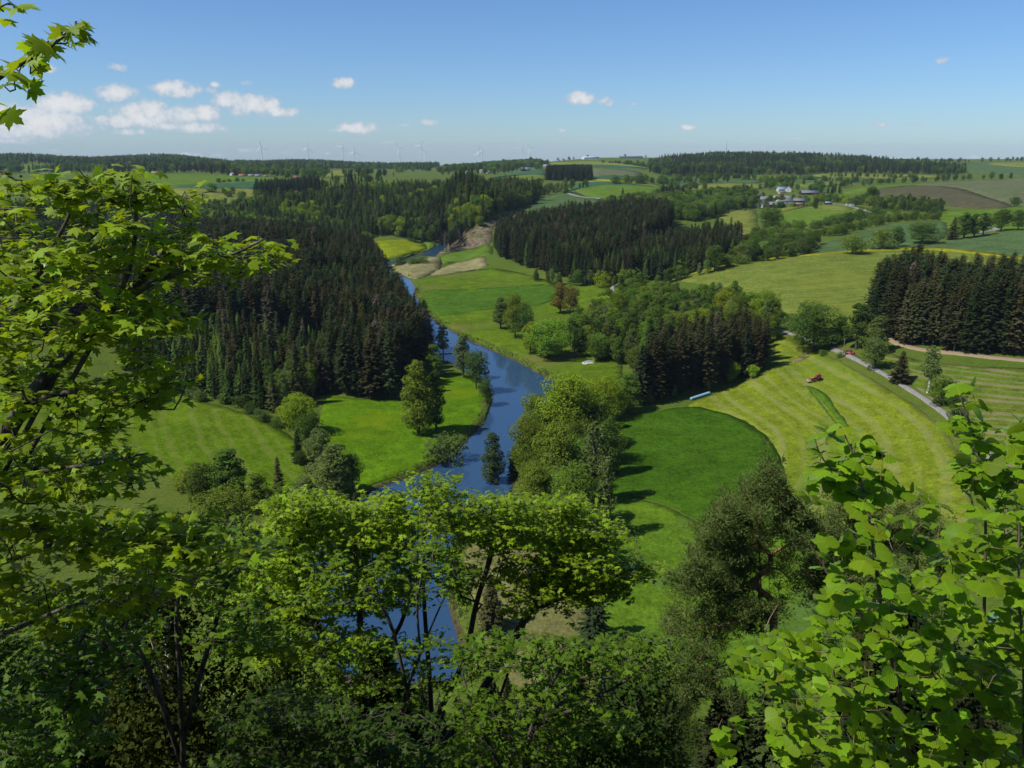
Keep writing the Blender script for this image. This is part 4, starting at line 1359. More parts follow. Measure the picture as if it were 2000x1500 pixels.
# ---- woods and belts
wood([(225, 660), (300, 648), (450, 655), (560, 664), (645, 660), (700, 640), (790, 640), (800, 605), (775, 570), (748, 540), (720, 505), (650, 490), (500, 480), (400, 478), (250, 488), (80, 500), (-60, 520), (-60, 640), (100, 665)],
     5.6, [('bare_spruce', 5, 25, 0.15, [SPR, SPR_B]), ('spruce', 4, 24, 0.17, [SPR, SPR_B, SPR]), ('spruce', 3.0, 18, 0.25, [SPR_G, SPR_G, GRN_D])],
     "dark old spruce in the large wood on the left river bank", "old spruces of the left bank wood", 101)
wood([(648, 776), (700, 782), (780, 778), (812, 740), (840, 690), (838, 640), (790, 625), (700, 640), (655, 680)],
     5.4, [('spruce', 6, 28, 0.1, [SPR_B, SPR, SPR_B]), ('spruce', 2, 25, 0.12, [SPR])],
     "brownish spruce in the tall front block beside the river", "brownish spruces beside the river", 102)
wood([(235, 720), (300, 738), (345, 768), (420, 782), (500, 800), (560, 805), (640, 775), (650, 690), (560, 672), (420, 664), (300, 660), (230, 672)],
     5.2, [('young_spruce', 5, 13.0, 0.35, [(0.085, 0.14, 0.028), SPR_G, SPR, (0.075, 0.12, 0.026)]), ('young_spruce', 1.6, 19, 0.2, [SPR_B, SPR]), ('birch', 1.6, 14, 0.2, [GREY, GRN]), ('broad', 1.2, 10, 0.2, [GRN_D, GRN])],
     "younger tree in the mixed edge of the left wood above the striped meadow", "young mixed edge of the left wood", 103)
row([(320, 760), (400, 787), (480, 808), (550, 835)], 12, ['bush'], 4.0, 0.3, [GRN_D, GREY], "low bush along the foot of the young spruces by the striped meadow", "bushes below the young spruces", 104)
wood([(420, 472), (560, 471), (700, 469), (800, 467), (850, 468), (872, 478), (905, 460), (940, 438), (1005, 412), (1048, 392), (1040, 376), (960, 374), (880, 380), (760, 378), (640, 390), (560, 404), (480, 425), (420, 445)],
     7.0, [('spruce', 4.5, 22, 0.2, [SPR, SPR_G, SPR_G]), ('spruce', 2.4, 21, 0.16, [SPR_G, SPR]), ('broad', 2.4, 17, 0.2, [GRN, GRN, GRN_Y])],
     "tree in the mixed wood on the hill behind the far river bend", "hill wood behind the far bend", 105)
wood([(800, 476), (850, 474), (890, 470), (935, 448), (990, 418), (1040, 398), (1030, 388), (960, 392), (890, 412), (820, 440)],
     9.0, [('broad', 2, 15, 0.2, [GRN, GRN_Y, GRN_D]), ('tall', 1, 17, 0.2, [GRN, GREY])],
     "leafy tree on the light flank of the hill wood above the felled slope", "leafy flank of the hill wood", 106)
wood([(850, 500), (862, 486), (890, 470), (905, 468), (895, 482), (875, 494)], 6.5, [('bare_spruce', 3, 20, 0.15, [SPR]), ('tall', 1, 15, 0.2, [GRN_D])],
     "thin spruce left standing at the foot of the felled slope", "spruces at the foot of the felled slope", 107)
wood([(966, 500), (1000, 512), (1060, 532), (1110, 547), (1180, 532), (1230, 503), (1290, 472), (1312, 440), (1290, 426), (1230, 430), (1150, 434), (1080, 442), (1020, 452), (975, 470)],
     5.6, [('spruce', 6, 24, 0.16, [SPR, SPR, SPR_B]), ('spruce', 2, 22, 0.18, [SPR_G, SPR])],
     "dark spruce in the wood right of the felled slope", "spruce wood right of the felled slope", 108)
wood([(1110, 552), (1200, 556), (1280, 548), (1345, 536), (1400, 522), (1440, 505), (1446, 480), (1400, 470), (1330, 480), (1260, 502), (1190, 532)],
     5.2, [('young_spruce', 5, 17, 0.18, [SPR_G, SPR, SPR]), ('spruce', 3, 20, 0.15, [SPR, SPR_B])],
     "younger spruce in the lower plantation behind the gravel path", "young spruce plantation behind the gravel path", 109)
row([(1040, 548), (1080, 556), (1120, 558), (1160, 556)], 12, ['broad', 'tall'], 10, 0.25, [GRN_D, GRN, GREY], "leafy tree along the front of the spruce plantation", "leafy fringe of the spruce plantation", 110)
row([(1180, 560), (1260, 556), (1330, 546), (1400, 530), (1440, 514)], 16, ['broad', 'bush', 'tall'], 9, 0.3, [GRN_D, GRN, GRN_Y, GREY], "leafy tree between the plantation and the flowering field", "leafy belt between plantation and flowering field", 111)
row([(1210, 566), (1240, 572), (1275, 578), (1310, 584)], 12, ['broad', 'tall'], 9.5, 0.2, [GRN, GREY, GRN_D], "tree along the gravel path behind the mixed wood", "trees along the gravel path", 112)
wood([(1700, 655), (1760, 676), (1850, 688), (2060, 704), (2060, 640), (1900, 622), (1760, 612), (1705, 625)],
     4.6, [('spruce', 6, 31, 0.08, [SPR, SPR_B, SPR]), ('spruce', 2, 29, 0.1, [SPR_B])],
     "tall dark spruce in the dense block on the right above the dirt track", "dark spruce block on the right", 113)
wood([(1120, 700), (1110, 665), (1140, 640), (1180, 612), (1260, 598), (1330, 600), (1420, 610), (1500, 622), (1522, 640), (1515, 680), (1440, 690), (1330, 715), (1240, 740), (1205, 715)],
     7.2, [('broad', 4, 14, 0.22, [GRN, GRN_D, GRN]), ('tall', 3, 16, 0.2, [GRN_D, GREY, GRN]), ('dense', 2, 15, 0.2, [GRN_Y, GRN_O, GRN])],
     "leafy tree in the mixed wood between the river meadow and the hay field", "leafy trees of the mixed wood", 114, hole=[(1235, 800), (1340, 775), (1440, 747), (1500, 727), (1508, 686), (1430, 688), (1340, 706), (1255, 735)])
wood([(1245, 795), (1340, 772), (1440, 744), (1492, 724), (1500, 692), (1430, 695), (1340, 715), (1262, 740)],
     5.2, [('spruce', 6, 25, 0.12, [SPR_B, SPR, SPR_B]), ('dense', 0.5, 14, 0.15, [GRN_Y, GRN])],
     "dark tree in the spruce corner of the mixed wood beside the blue bales", "spruce corner of the mixed wood", 115)
row([(1255, 796), (1330, 777), (1420, 752), (1490, 728)], 5, ['broad', 'tall'], 8, 0.25, [GRN, GRN_Y, GREY], "leafy edge tree in front of the spruce corner of the mixed wood", "leafy edge before the spruce corner", 116, spread=1.2)
wood([(1010, 905), (1060, 850), (1130, 830), (1190, 840), (1196, 960), (1190, 1030), (1120, 1040), (1030, 985)], 8.5,
     [('dense', 3, 14, 0.15, [GRN, GRN_O, GRN_D]), ('alder', 2, 16, 0.12, [GRN, GRN_D])], "green tree filling the tree belt between the river and the uncut field", BELT, 117)
# hedges and groves right of the plantation
wood([(1475, 470), (1500, 462), (1540, 470), (1600, 478), (1590, 495), (1540, 505), (1480, 512), (1430, 520), (1420, 505), (1450, 490)], 7.5,
     [('broad', 4, 11, 0.25, [GRN_D, GRN, GREY]), ('bush', 2, 5, 0.3, [GRN, GREY]), ('dense', 2, 12, 0.2, [GRN_D])], "leafy tree in the grove below the village meadow", "grove below the village meadow", 118)
row([(1520, 448), (1560, 450), (1620, 440), (1680, 428), (1720, 420)], 26, ['broad', 'bush'], 8, 0.3, [GRN, GRN_D, GREY], "leafy tree in the hedge below the village meadow", "hedge below the village meadow", 119, spread=6)
wood([(1590, 465), (1640, 452), (1700, 438), (1750, 425), (1830, 420), (1840, 430), (1760, 433), (1690, 447), (1630, 463)], 8.5,
     [('broad', 4, 8, 0.3, [GRN, GRN_D, GRN_O]), ('bush', 2, 4.5, 0.3, [GRN, GREY])], "leafy tree in the long hedge above the blue green crop", "long hedge above the blue green crop", 120)
wood([(1690, 398), (1740, 396), (1800, 402), (1850, 410), (1840, 420), (1780, 416), (1720, 412)], 9.0,
     [('broad', 4, 10, 0.25, [GRN, GRN_D]), ('tall', 2, 13, 0.2, [GRN_D, GREY])], "leafy tree in the grove below the ploughed field", "grove below the ploughed field", 121)
row([(1590, 372), (1650, 366), (1720, 360), (1800, 356), (1900, 352), (1990, 350)], 46, ['broad', 'tall'], 13, 0.3, [GRN_D, GRN_D, GRN], "dark tree in the belt above the ploughed field", "tree belt above the ploughed field", 122, spread=8)
row([(1900, 452), (1940, 440), (1990, 432), (2040, 428)], 8, ['broad'], 10, 0.25, [GRN_D, GRN], "leafy tree behind the tall field trees at the right edge", "trees at the right edge", 123, spread=5)
# round the village
wood([(1300, 412), (1340, 392), (1400, 384), (1460, 380), (1475, 395), (1470, 408), (1420, 412), (1400, 425), (1350, 435), (1310, 430)], 8.5,
     [('broad', 4, 14, 0.25, [GRN_D, GRN, GREY]), ('dense', 2, 15, 0.2, [GRN_D, GRN]), ('spruce', 0.8, 17, 0.2, [SPR])], "leafy tree in the grove left of the farm village", "grove left of the village", 124)
row([(1475, 400), (1490, 404), (1500, 396), (1480, 388)], 8, ['broad'], 9, 0.3, [GRN_O, GRN, GRN_D], "garden tree at the left end of the village", "garden trees at the left end of the village", 125, spread=4)
row([(1490, 372), (1530, 368), (1560, 372), (1600, 376), (1630, 380)], 20, ['broad', 'tall', 'dense'], 12, 0.3, [GRN_D, GRN, GRN], "garden tree among the village roofs", "garden trees among the village roofs", 126, spread=10)
row([(1590, 396), (1620, 392), (1660, 396), (1690, 402)], 16, ['broad', 'bush'], 9, 0.3, [GRN, GRN_Y, GRN_D], "garden tree right of the large dark barn", "garden trees right of the barn", 127, spread=7)
wood([(1170, 402), (1230, 395), (1290, 385), (1300, 375), (1330, 378), (1340, 392), (1290, 408), (1220, 415)], 10,
     [('broad', 3, 11, 0.3, [GRN_D, GREY, GRN]), ('spruce', 1, 18, 0.2, [SPR])], "tree along the crest behind the spruce wood", "trees along the crest behind the spruce wood", 128)
row([(1225, 360), (1250, 356), (1275, 358), (1300, 362)], 16, ['broad', 'bush'], 12, 0.3, [GRN, GRN_D], "tree in the small copse on the plateau", "small copse on the plateau", 129, spread=12)
row([(1050, 384), (1075, 378), (1095, 374), (1120, 370), (1145, 365)], 22, ['broad', 'tall'], 14, 0.3, [GRN_D, GREY, GRN], "tree in the grove beside the white caravan", "grove beside the white caravan", 130, spread=9)
wood([(1066, 352), (1110, 354), (1155, 354), (1155, 348), (1110, 344), (1068, 345)], 7.5, [('spruce', 1, 26, 0.06, [SPR])], "spruce in the small dark block alone on the plateau", "small spruce block on the plateau", 131)
wood([(495, 385), (530, 386), (580, 380), (625, 374), (620, 368), (570, 372), (500, 378)], 8.0, [('spruce', 1, 22, 0.1, [SPR])], "spruce in the dark wood strip on the left plateau", "dark wood strip on the left plateau", 132)
row([(415, 372), (435, 378), (460, 384), (480, 392)], 16, ['broad', 'bush', 'tall'], 10, 0.35, [GRN_D, GRN], "bushy tree in the pasture on the left plateau", "bushy trees in the left plateau pasture", 133, spread=9)
row([(380, 404), (410, 403), (440, 400)], 14, ['broad'], 9, 0.3, [GRN_D, GRN], "tree in front of the pale country road", "trees before the country road", 134, spread=7)
row([(422, 358), (450, 356), (480, 355), (510, 354)], 6, ['bush'], 7, 0.25, [GRN_D], "lone bush in the line above the teal field", "lone bushes above the teal field", 135, spread=3)
wood([(360, 420), (420, 412), (500, 404), (540, 402), (480, 428), (400, 448), (340, 450)], 10, [('broad', 3, 13, 0.25, [GRN_D, GRN]), ('spruce', 2, 18, 0.2, [SPR, SPR_G])],
     "tree on the wooded flank below the country road", "wooded flank below the country road", 136)
wood([(-60, 470), (100, 466), (250, 462), (360, 455), (360, 420), (200, 415), (-60, 420)], 11, [('spruce', 3, 20, 0.2, [SPR]), ('broad', 2, 13, 0.25, [GRN_D, GRN])],
     "tree in the dark wood behind the leafy maple", "dark wood behind the leafy maple", 137)
row([(560, 384), (600, 376), (650, 366), (700, 358), (740, 352)], 34, ['broad', 'tall', 'spruce'], 14, 0.3, [GRN_D, SPR, GRN], "tree along the left shoulder of the hill wood", "left shoulder of the hill wood", 138, spread=16)
row([(680, 352), (710, 346), (740, 344), (760, 345)], 20, ['spruce', 'broad'], 17, 0.25, [SPR, GRN_D], "dark tree in the knoll behind the hill wood", "knoll behind the hill wood", 139, spread=20)
# hamlets and far woods
row([(450, 344), (490, 340), (530, 343), (580, 347), (620, 350)], 44, ['broad'], 13, 0.35, [GRN, GRN_D], "garden tree in the hamlet with white houses", "trees of the left hamlet", 140, spread=26)
row([(850, 344), (895, 342), (930, 341), (965, 340), (1000, 336), (1050, 331)], 26, ['broad'], 14, 0.35, [GRN_D, GRN], "garden tree in the hamlet on the centre ridge", "trees of the centre hamlet", 141, spread=24)
row([(1000, 322), (1025, 318), (1050, 319)], 26, ['spruce', 'broad'], 22, 0.2, [SPR, GRN_D], "dark tree in the wood crest behind the centre hamlet", "wood crest behind the centre hamlet", 142, spread=22)
row([(800, 336), (850, 334), (880, 336), (740, 338), (690, 342)], 40, ['broad'], 14, 0.3, [GRN_D, GRN], "far tree in the belt behind the hill wood", "far belt behind the hill wood", 143, spread=30)
FARMIX = [('spruce', 4, 24, 0.2, [SPR, SPR_G]), ('broad', 4, 20, 0.25, [GRN_D, GRN])]
wood([(850, 338), (900, 335.5), (960, 333), (1005, 331), (1045, 327), (1072, 323), (1050, 318), (1000, 320), (940, 325), (880, 330)], 20, [('broad', 3, 15, 0.3, [GRN_D, GRN]), ('dense', 1, 16, 0.3, [GRN_D])], "garden tree in the hamlet on the centre ridge", "trees of the centre hamlet", 157)
wood([(455, 346), (520, 344), (600, 350), (640, 346), (640, 338), (520, 336), (450, 338)], 30, [('broad', 3, 14, 0.3, [GRN_D, GRN])], "garden tree in the hamlet with white houses", "trees of the left hamlet", 158)
wood([(-80, 336), (80, 340), (180, 337), (280, 340), (380, 338), (440, 342), (450, 334), (560, 336), (640, 330), (760, 331), (830, 332), (860, 326), (700, 325), (560, 320), (450, 322), (370, 313), (290, 310), (180, 316), (60, 311), (-80, 312)], 24.0, FARMIX,
     "tree in the wooded ridge on the left horizon", "wooded ridge on the left horizon", 144, hole=[(15, 328), (60, 321), (110, 322), (105, 335), (50, 338)])
wood([(1266, 336), (1300, 345), (1380, 347), (1450, 343), (1560, 342), (1640, 339), (1760, 341), (1870, 342), (1890, 336), (1800, 326), (1700, 316), (1600, 310), (1500, 308), (1400, 308), (1300, 314), (1268, 324)], 15.0,
     [('spruce', 5, 22, 0.15, [SPR, SPR_G]), ('broad', 2, 18, 0.2, [GRN_D, GRN])], "tree in the wooded ridge on the right horizon", "wooded ridge on the right horizon", 145)
row([(1080, 314), (1130, 312), (1180, 310), (1230, 308), (1290, 308)], 70, ['broad'], 12, 0.35, [GRN_D, GRN], "tree along the far field ridge", "trees along the far field ridge", 146, spread=25)
row([(1170, 318), (1200, 319), (1230, 322), (1262, 327)], 24, ['bush'], 8, 0.3, [GRN_D], "small tree in the planted row on the far ridge field", "planted row on the far ridge", 147, spread=3)
row([(1230, 322), (1250, 325), (1268, 328)], 14, ['broad'], 12, 0.3, [GRN_D], "tree in the hedge left of the right horizon wood", "hedge left of the right horizon wood", 148, spread=10)
row([(1620, 347), (1680, 347), (1740, 348), (1790, 349)], 22, ['broad'], 10, 0.3, [GRN_D, GRN], "small tree in the row below the right ridge", "tree row below the right ridge", 149, spread=5)
row([(1440, 352), (1500, 352), (1560, 352), (1620, 354), (1700, 357)], 46, ['broad', 'bush'], 8, 0.4, [GRN_D, GRN, GREY], "small tree in the far hedges behind the village", "far hedges behind the village", 150, spread=14)
row([(1300, 357), (1340, 358), (1380, 358), (1400, 355)], 22, ['broad'], 13, 0.3, [GRN_D, GRN], "tree in the round copses left of the far hedges", "round copses left of the far hedges", 151, spread=12)
row([(1310, 372), (1340, 370), (1365, 372), (1400, 374)], 12, ['broad'], 11, 0.3, [GRN_D, GRN], "field tree before the pale pasture", "field trees before the pale pasture", 152, spread=8)
row([(1360, 348), (1420, 350), (1470, 350)], 34, ['broad'], 12, 0.15, [GRN_D], "tree in the straight dark belt below the right ridge", "straight dark belt below the right ridge", 153, spread=6)
row([(1500, 362), (1525, 360), (1550, 362)], 14, ['tall', 'broad'], 15, 0.25, [GRN, GRN_D], "poplar like tree behind the village roofs", "tall trees behind the village roofs", 154, spread=9)
row([(1800, 318), (1850, 317), (1900, 316), (1960, 315), (2030, 315)], 46, ['broad'], 12, 0.4, [GRN_D, GRN], "far tree on the right skyline", "far trees on the right skyline", 155, spread=40)
row([(1620, 384), (1632, 380), (1638, 378)], 5, ['spruce'], 20, 0.2, [SPR], "dark spruce behind the village barn", "spruces behind the village barn", 156, spread=4)
row([(1472, 408), (1500, 409), (1540, 405), (1575, 404), (1600, 402)], 14, ['broad', 'bush'], 6, 0.35, [GRN_D, GRN, GRN_O], "garden tree in front of the village barns", "garden trees before the village", 166, spread=4)
row([(1480, 396), (1520, 394), (1560, 393), (1600, 392)], 14, ['broad'], 8, 0.3, [GRN_D, GRN], "garden tree between the village houses", "garden trees between the village houses", 167, spread=8)


# ------------------------------------------------------------------ choose and place the trees
def place_trees():
    T = TREES
    X = np.array([t['x'] for t in T])
    Y = np.array([t['y'] for t in T])
    H = np.array([t['h'] for t in T])
    Z = height(X, Y)
    # no tree stands in the water or on the lanes
    wet = poly_sd(RIVER, X, Y) > -1.5
    for i, t in enumerate(T):
        if t['unique']:
            wet[i] = False
    ok = ~wet
    px, pyt, w = project(np.stack([X, Y, Z + H], 1))
    _, pyb, _ = project(np.stack([X, Y, Z], 1))
    R = np.hypot(X, Y)
    # ground that hides things: running maximum of the sight slope along each bearing
    azs = np.radians(np.arange(-40, 40.01, 0.5))
    rs = np.exp(np.linspace(math.log(20), math.log(12000), 200))
    A, RR = np.meshgrid(azs, rs, indexing='ij')
    HS = (height((np.sin(A) * RR).ravel(), (np.cos(A) * RR).ravel()).reshape(A.shape) - EYE) / RR
    cm = np.maximum.accumulate(HS, 1)
    ai = np.clip(np.round((np.degrees(np.arctan2(X, Y)) + 40) / 0.5).astype(int), 0, len(azs) - 1)
    ri = np.clip(np.searchsorted(rs, R * 0.97) - 1, 0, len(rs) - 1)
    ok &= (Z + H - EYE) / R > cm[ai, ri] + 0.0004
    ok &= (px > -90) & (px < 2090)
    # trees that hide trees
    skyl = np.full(560, 3000.0)
    see = np.zeros(len(T))
    for i in np.argsort(R):
        if not ok[i]:
            continue
        t = T[i]
        wpx = 0.5 * WREF[t['kind']] * H[i] * t['wf'] * F / w[i]
        a = int(np.clip((px[i] - wpx * 0.6 + 100) / 4, 0, 559))
        b = int(np.clip((px[i] + wpx * 0.6 + 100) / 4, 0, 559))
        vis = np.minimum(skyl[a:b + 1], pyb[i]) - pyt[i]
        see[i] = max(vis.max(), 0)
        if see[i] < 2.0 and not t['unique']:
            see[i] = 0
            if vis.max() < -6:
                ok[i] = False
            continue
        sh = pyt[i] + (pyb[i] - pyt[i]) * 0.3
        skyl[a:b + 1] = np.minimum(skyl[a:b + 1], sh)
    inview = (px > -20) & (px < 2020)
    size = (pyb - pyt) * (see > 0) * inview
    fam = np.array([FAMILY.get(t['kind'], 'broad') for t in T])
    single_ = np.zeros(len(T), bool)
    for f in ('spruce', 'broad', 'bush'):
        idx = [i for i in range(len(T)) if fam[i] == f and ok[i]]
        uni = [i for i in idx if T[i]['unique']]
        rest = sorted([i for i in idx if not T[i]['unique'] and size[i] > 0], key=lambda i: -size[i])
        for i in uni + rest[:max(0, {'spruce': 262, 'broad': 215, 'bush': 240}[f] - len(uni))]:
            single_[i] = True
    rest = {}
    cnt = {}
    for i, t in enumerate(T):
        if not ok[i]:
            continue
        pl = PROTO[t['kind']]
        v = t['var'] if t['var'] is not None else (i * 7 + 3) % len(pl)
        p = pl[v]
        rz = (i * 2.399) % 6.283
        s = H[i] / p.h
        sx = s * t['wf']
        if single_[i]:
            f = fam[i]
            nm = t['name'] or {'spruce': 'spruce_tree', 'broad': 'leafy_tree', 'bush': 'bush'}[f]
            e = bpy.data.objects.new(nm, None)
            e.empty_display_size = 1.0
            COL.objects.link(e)
            e.location = (X[i], Y[i], Z[i] - 0.15)
            e.rotation_euler = (0, 0, rz)
            e.scale = (sx, sx, s)
            tag(e, t['label'], {'spruce': 'spruce', 'broad': 'tree', 'bush': 'bush'}[f], t['group'])
            for pn, me in (('trunk', p.trunk), ('crown', p.crown)):
                o = bpy.data.objects.new(pn, me)
                COL.objects.link(o)
                o.parent = e
                o.color = (*t['col'], 1.0)
            cnt[f] = cnt.get(f, 0) + 1
        else:
            ck = ('spruce' if fam[i] == 'spruce' else 'broad')
            rest.setdefault(ck, []).append((i, t['kind'], v, rz, sx, s, t['col']))
    print("trees", len(T), "single", cnt, "rest", {k: len(v) for k, v in rest.items()})
    # everything farther off: one mass of spruces, one of leafy trees, each tree still standing in its place
    for ck, lst in rest.items():
        keys = []
        src = bpy.data.collections.new(ck + "_sources")
        idx = []
        for (i, kind, v, rz, sx, s, col) in lst:
            k = (kind, v)
            if k not in keys:
                keys.append(k)
            idx.append(keys.index(k))
        for n_, (kind, v) in enumerate(keys):
            o = bpy.data.objects.new("source_%03d" % n_, PROTO[kind][v].full)
            src.objects.link(o)
        P = np.array([(X[a[0]], Y[a[0]], Z[a[0]] - 0.15) for a in lst])
        me = bpy.data.meshes.new(ck + "_points")
        me.vertices.add(len(P))
        me.vertices.foreach_set('co', P.astype(np.float32).ravel())
        for nm, typ, val in (('src', 'INT', np.array(idx, np.int32)), ('rz', 'FLOAT', np.array([a[3] for a in lst], np.float32)),
                             ('sx', 'FLOAT', np.array([a[4] for a in lst], np.float32)), ('sz', 'FLOAT', np.array([a[5] for a in lst], np.float32))):
            at = me.attributes.new(nm, typ, 'POINT')
            at.data.foreach_set('value', val)
        at_ = me.attributes.new('tcol', 'FLOAT_VECTOR', 'POINT')
        at_.data.foreach_set('vector', np.array([a[6] for a in lst], np.float32).ravel())
        name = {'spruce': 'spruce_forest', 'broad': 'leafy_woodland'}[ck]
        o = link(name, me, kind='stuff', cat='forest', label={'spruce': "far spruces massed in the woods across the valley and plateau", 'broad': "far leafy trees massed in the woods and hedges of the plateau"}[ck])
        o.color = (0, 0, 0, 1)
        ng = bpy.data.node_groups.new(name, 'GeometryNodeTree')
        ng.interface.new_socket("Geometry", in_out='INPUT', socket_type='NodeSocketGeometry')
        ng.interface.new_socket("Geometry", in_out='OUTPUT', socket_type='NodeSocketGeometry')
        N = NT(ng)
        gi = N.add('NodeGroupInput')
        go = N.add('NodeGroupOutput')
        ci_ = N.add('GeometryNodeCollectionInfo')
        ci_.inputs['Collection'].default_value = src
        ci_.inputs['Separate Children'].default_value = True
        ci_.inputs['Reset Children'].default_value = True
        ip = N.add('GeometryNodeInstanceOnPoints')
        N.l.new(gi.outputs[0], ip.inputs['Points'])
        N.l.new(ci_.outputs[0], ip.inputs['Instance'])
        ip.inputs['Pick Instance'].default_value = True

        def attr(nm, typ):
            a = N.add('GeometryNodeInputNamedAttribute', data_type=typ)
            a.inputs[0].default_value = nm
            return a.outputs[0]
        N.l.new(attr('src', 'INT'), ip.inputs['Instance Index'])
        cr = N.add('ShaderNodeCombineXYZ')
        N.l.new(attr('rz', 'FLOAT'), cr.inputs[2])
        N.l.new(cr.outputs[0], ip.inputs['Rotation'])
        cs = N.add('ShaderNodeCombineXYZ')
        sxo = attr('sx', 'FLOAT')
        N.l.new(sxo, cs.inputs[0])
        N.l.new(sxo, cs.inputs[1])
        N.l.new(attr('sz', 'FLOAT'), cs.inputs[2])
        N.l.new(cs.outputs[0], ip.inputs['Scale'])
        N.l.new(ip.outputs[0], go.inputs[0])
        md = o.modifiers.new("trees", 'NODES')
        md.node_group = ng


place_trees()


# ------------------------------------------------------------------ the trees close to the viewer
M_LEAF_NEAR = foliage_mat("near_leaves", 0.48, 0.3, gloss=0.22, tcolor=(1.7, 1.45, 0.45))
M_LEAF_HAZEL = foliage_mat("hazel_leaves", 0.48, 0.3, gloss=0.22, tcolor=(1.7, 1.45, 0.45), veins=True)
M_PINE = foliage_mat("pine_needles", 0.08, 0.2, hue=(1.0, 1.0, 1.0))
M_BARK_M = bark_mat("maple_bark", (0.045, 0.038, 0.03), (0.12, 0.105, 0.085), 14.0)
M_BARK_H = bark_mat("hazel_bark", (0.10, 0.07, 0.045), (0.22, 0.165, 0.11), 22.0)
M_BARK_P = bark_mat("pine_bark", (0.15, 0.075, 0.038), (0.42, 0.22, 0.115), 5.0, (1, 1, 0.6), (0.3, 0.6))


def at(px, py, depth):
    d = ray(px, py)
    t = depth / d[1]
    return np.array([d[0] * t, d[1] * t, EYE + d[2] * t])


def in_poly(P, n, g):
    P = np.array(P, float)
    lo, hi = P.min(0), P.max(0)
    out = []
    while len(out) < n:
        q = lo + (hi - lo) * g.random((n * 2, 2))
        k = poly_sd(P, q[:, 0], q[:, 1]) > 0
        out.extend(q[k].tolist())
    return np.array(out[:n])


def sites(poly, n, d0, d1, g, layers=0.0, lumps=0, spread=(30, 14)):
    """places in a crown volume where twigs end"""
    q = in_poly(poly, n, g)
    if lumps:
        c = in_poly(poly, lumps, g)
        cd = g.uniform(d0, d1, lumps)
        k = g.integers(0, lumps, n)
        q = c[k] + g.normal(0, 1, (n, 2)) * np.array(spread)
        dd = cd[k] + g.normal(0, 0.05, n) * (d1 - d0)
    else:
        dd = g.uniform(d0, d1, n)
    return np.array([at(a[0], a[1], b) for a, b in zip(q, dd)])


def grow(stems, tips, g, step=0.3, rtip=0.004, expo=2.4, rmin=None, sag=0.1, up=0.3, rmax=0.5):
    """branches: given stems plus a twig from the nearest wood to every tip. returns tubes and the twig ends"""
    pos, par, rb = [], [], []
    for pts, r0, r1 in stems:
        pts = np.array(smooth_poly(pts, 5))
        base = -1
        if pos:
            A = np.array(pos)
            dd = np.linalg.norm(A - pts[0], axis=1)
            if dd.min() < 0.6 * step + 0.25:
                base = int(dd.argmin())
        for i, p in enumerate(pts):
            pos.append(p)
            par.append(base if i == 0 else len(pos) - 2)
            t = i / (len(pts) - 1)
            rb.append(r0 + (r1 - r0) * t)
    A = np.array(pos)
    dist = np.array([np.linalg.norm(A - t, axis=1).min() for t in tips])
    ends = []
    cap = np.zeros((len(pos) + len(tips) * 60, 3))
    cap[:len(pos)] = A
    for ti in np.argsort(dist):
        tp = tips[ti]
        A = cap[:len(pos)]
        dv = A - tp
        L = np.linalg.norm(dv, axis=1) + up * np.maximum(dv[:, 2], -0.1)
        j = int(L.argmin())
        a = A[j]
        D = np.linalg.norm(tp - a)
        k = min(50, max(2, int(D / step)))
        prev = j
        side = g.normal(0, 0.10, 3) * D
        for s in range(1, k + 1):
            t = s / k
            p = a + (tp - a) * t + side * math.sin(math.pi * t) + np.array([0, 0, -sag * D * math.sin(math.pi * t)])
            if s < k:
                p = p + g.normal(0, 0.03, 3) * step
            cap[len(pos)] = p
            pos.append(p)
            par.append(prev)
            rb.append(0)
            prev = len(pos) - 1
        ends.append(prev)
    n = len(pos)
    acc = np.zeros(n)
    kids = [[] for _ in range(n)]
    for i in range(n):
        if par[i] >= 0:
            kids[par[i]].append(i)
    order = range(n - 1, -1, -1)
    for i in order:           # children always come after their parent
        a = acc[i] if kids[i] else rtip ** expo
        acc[i] = a
        if par[i] >= 0:
            acc[par[i]] += a
    rad = np.minimum(acc ** (1 / expo), rmax)
    rad = np.maximum(rad, rb)
    A = np.array(pos)
    parts = []
    starts = [i for i in range(n) if par[i] < 0]
    stack = list(starts)
    seen = set()
    while stack:
        i = stack.pop()
        chain = [par[i], i] if par[i] >= 0 else [i]
        rr = [min(rad[par[i]] * 0.9, rad[i] * 1.25), rad[i]] if par[i] >= 0 else [rad[i]]
        c = i
        while kids[c]:
            ks = sorted(kids[c], key=lambda q: -rad[q])
            stack.extend(ks[1:])
            c = ks[0]
            chain.append(c)
            rr.append(rad[c])
        if len(chain) > 1:
            parts.append(tube(A[chain], rr, 7 if max(rr) > 0.03 else 4))
    E = A[ends]
    Dr = unit(E - A[[par[e] for e in ends]])
    return cat(parts), E, Dr


def leaf_mesh(name, polar, mat, fold=0.16, curl=0.22, cen=0.38, pleat=0.0):
    """leaf of unit length, stalk end at the origin, tip towards +Y, upper side +Z"""
    half = [(a, r) for a, r in polar]
    pts = [(r * math.sin(math.radians(a)), cen + r * (1 - cen) * math.cos(math.radians(a)) if a < 90 else cen + r * cen * 1.6 * math.cos(math.radians(a))) for a, r in half]
    left = [(-x, y) for x, y in pts[1:-1]][::-1]
    ring = pts + left
    V = [(0, cen, 0)]
    for i, (x, y) in enumerate(ring):
        z = -fold * abs(x) - curl * (y - cen) ** 2 * (1 if y > cen else 0.3) + (pleat if i % 2 else -pleat)
        V.append((x * 0.98, y, z))
    n = len(ring)
    Tn = [(0, 1 + (i + 1) % n, 1 + i) for i in range(n)]
    return np.array(V, float), np.array(Tn)


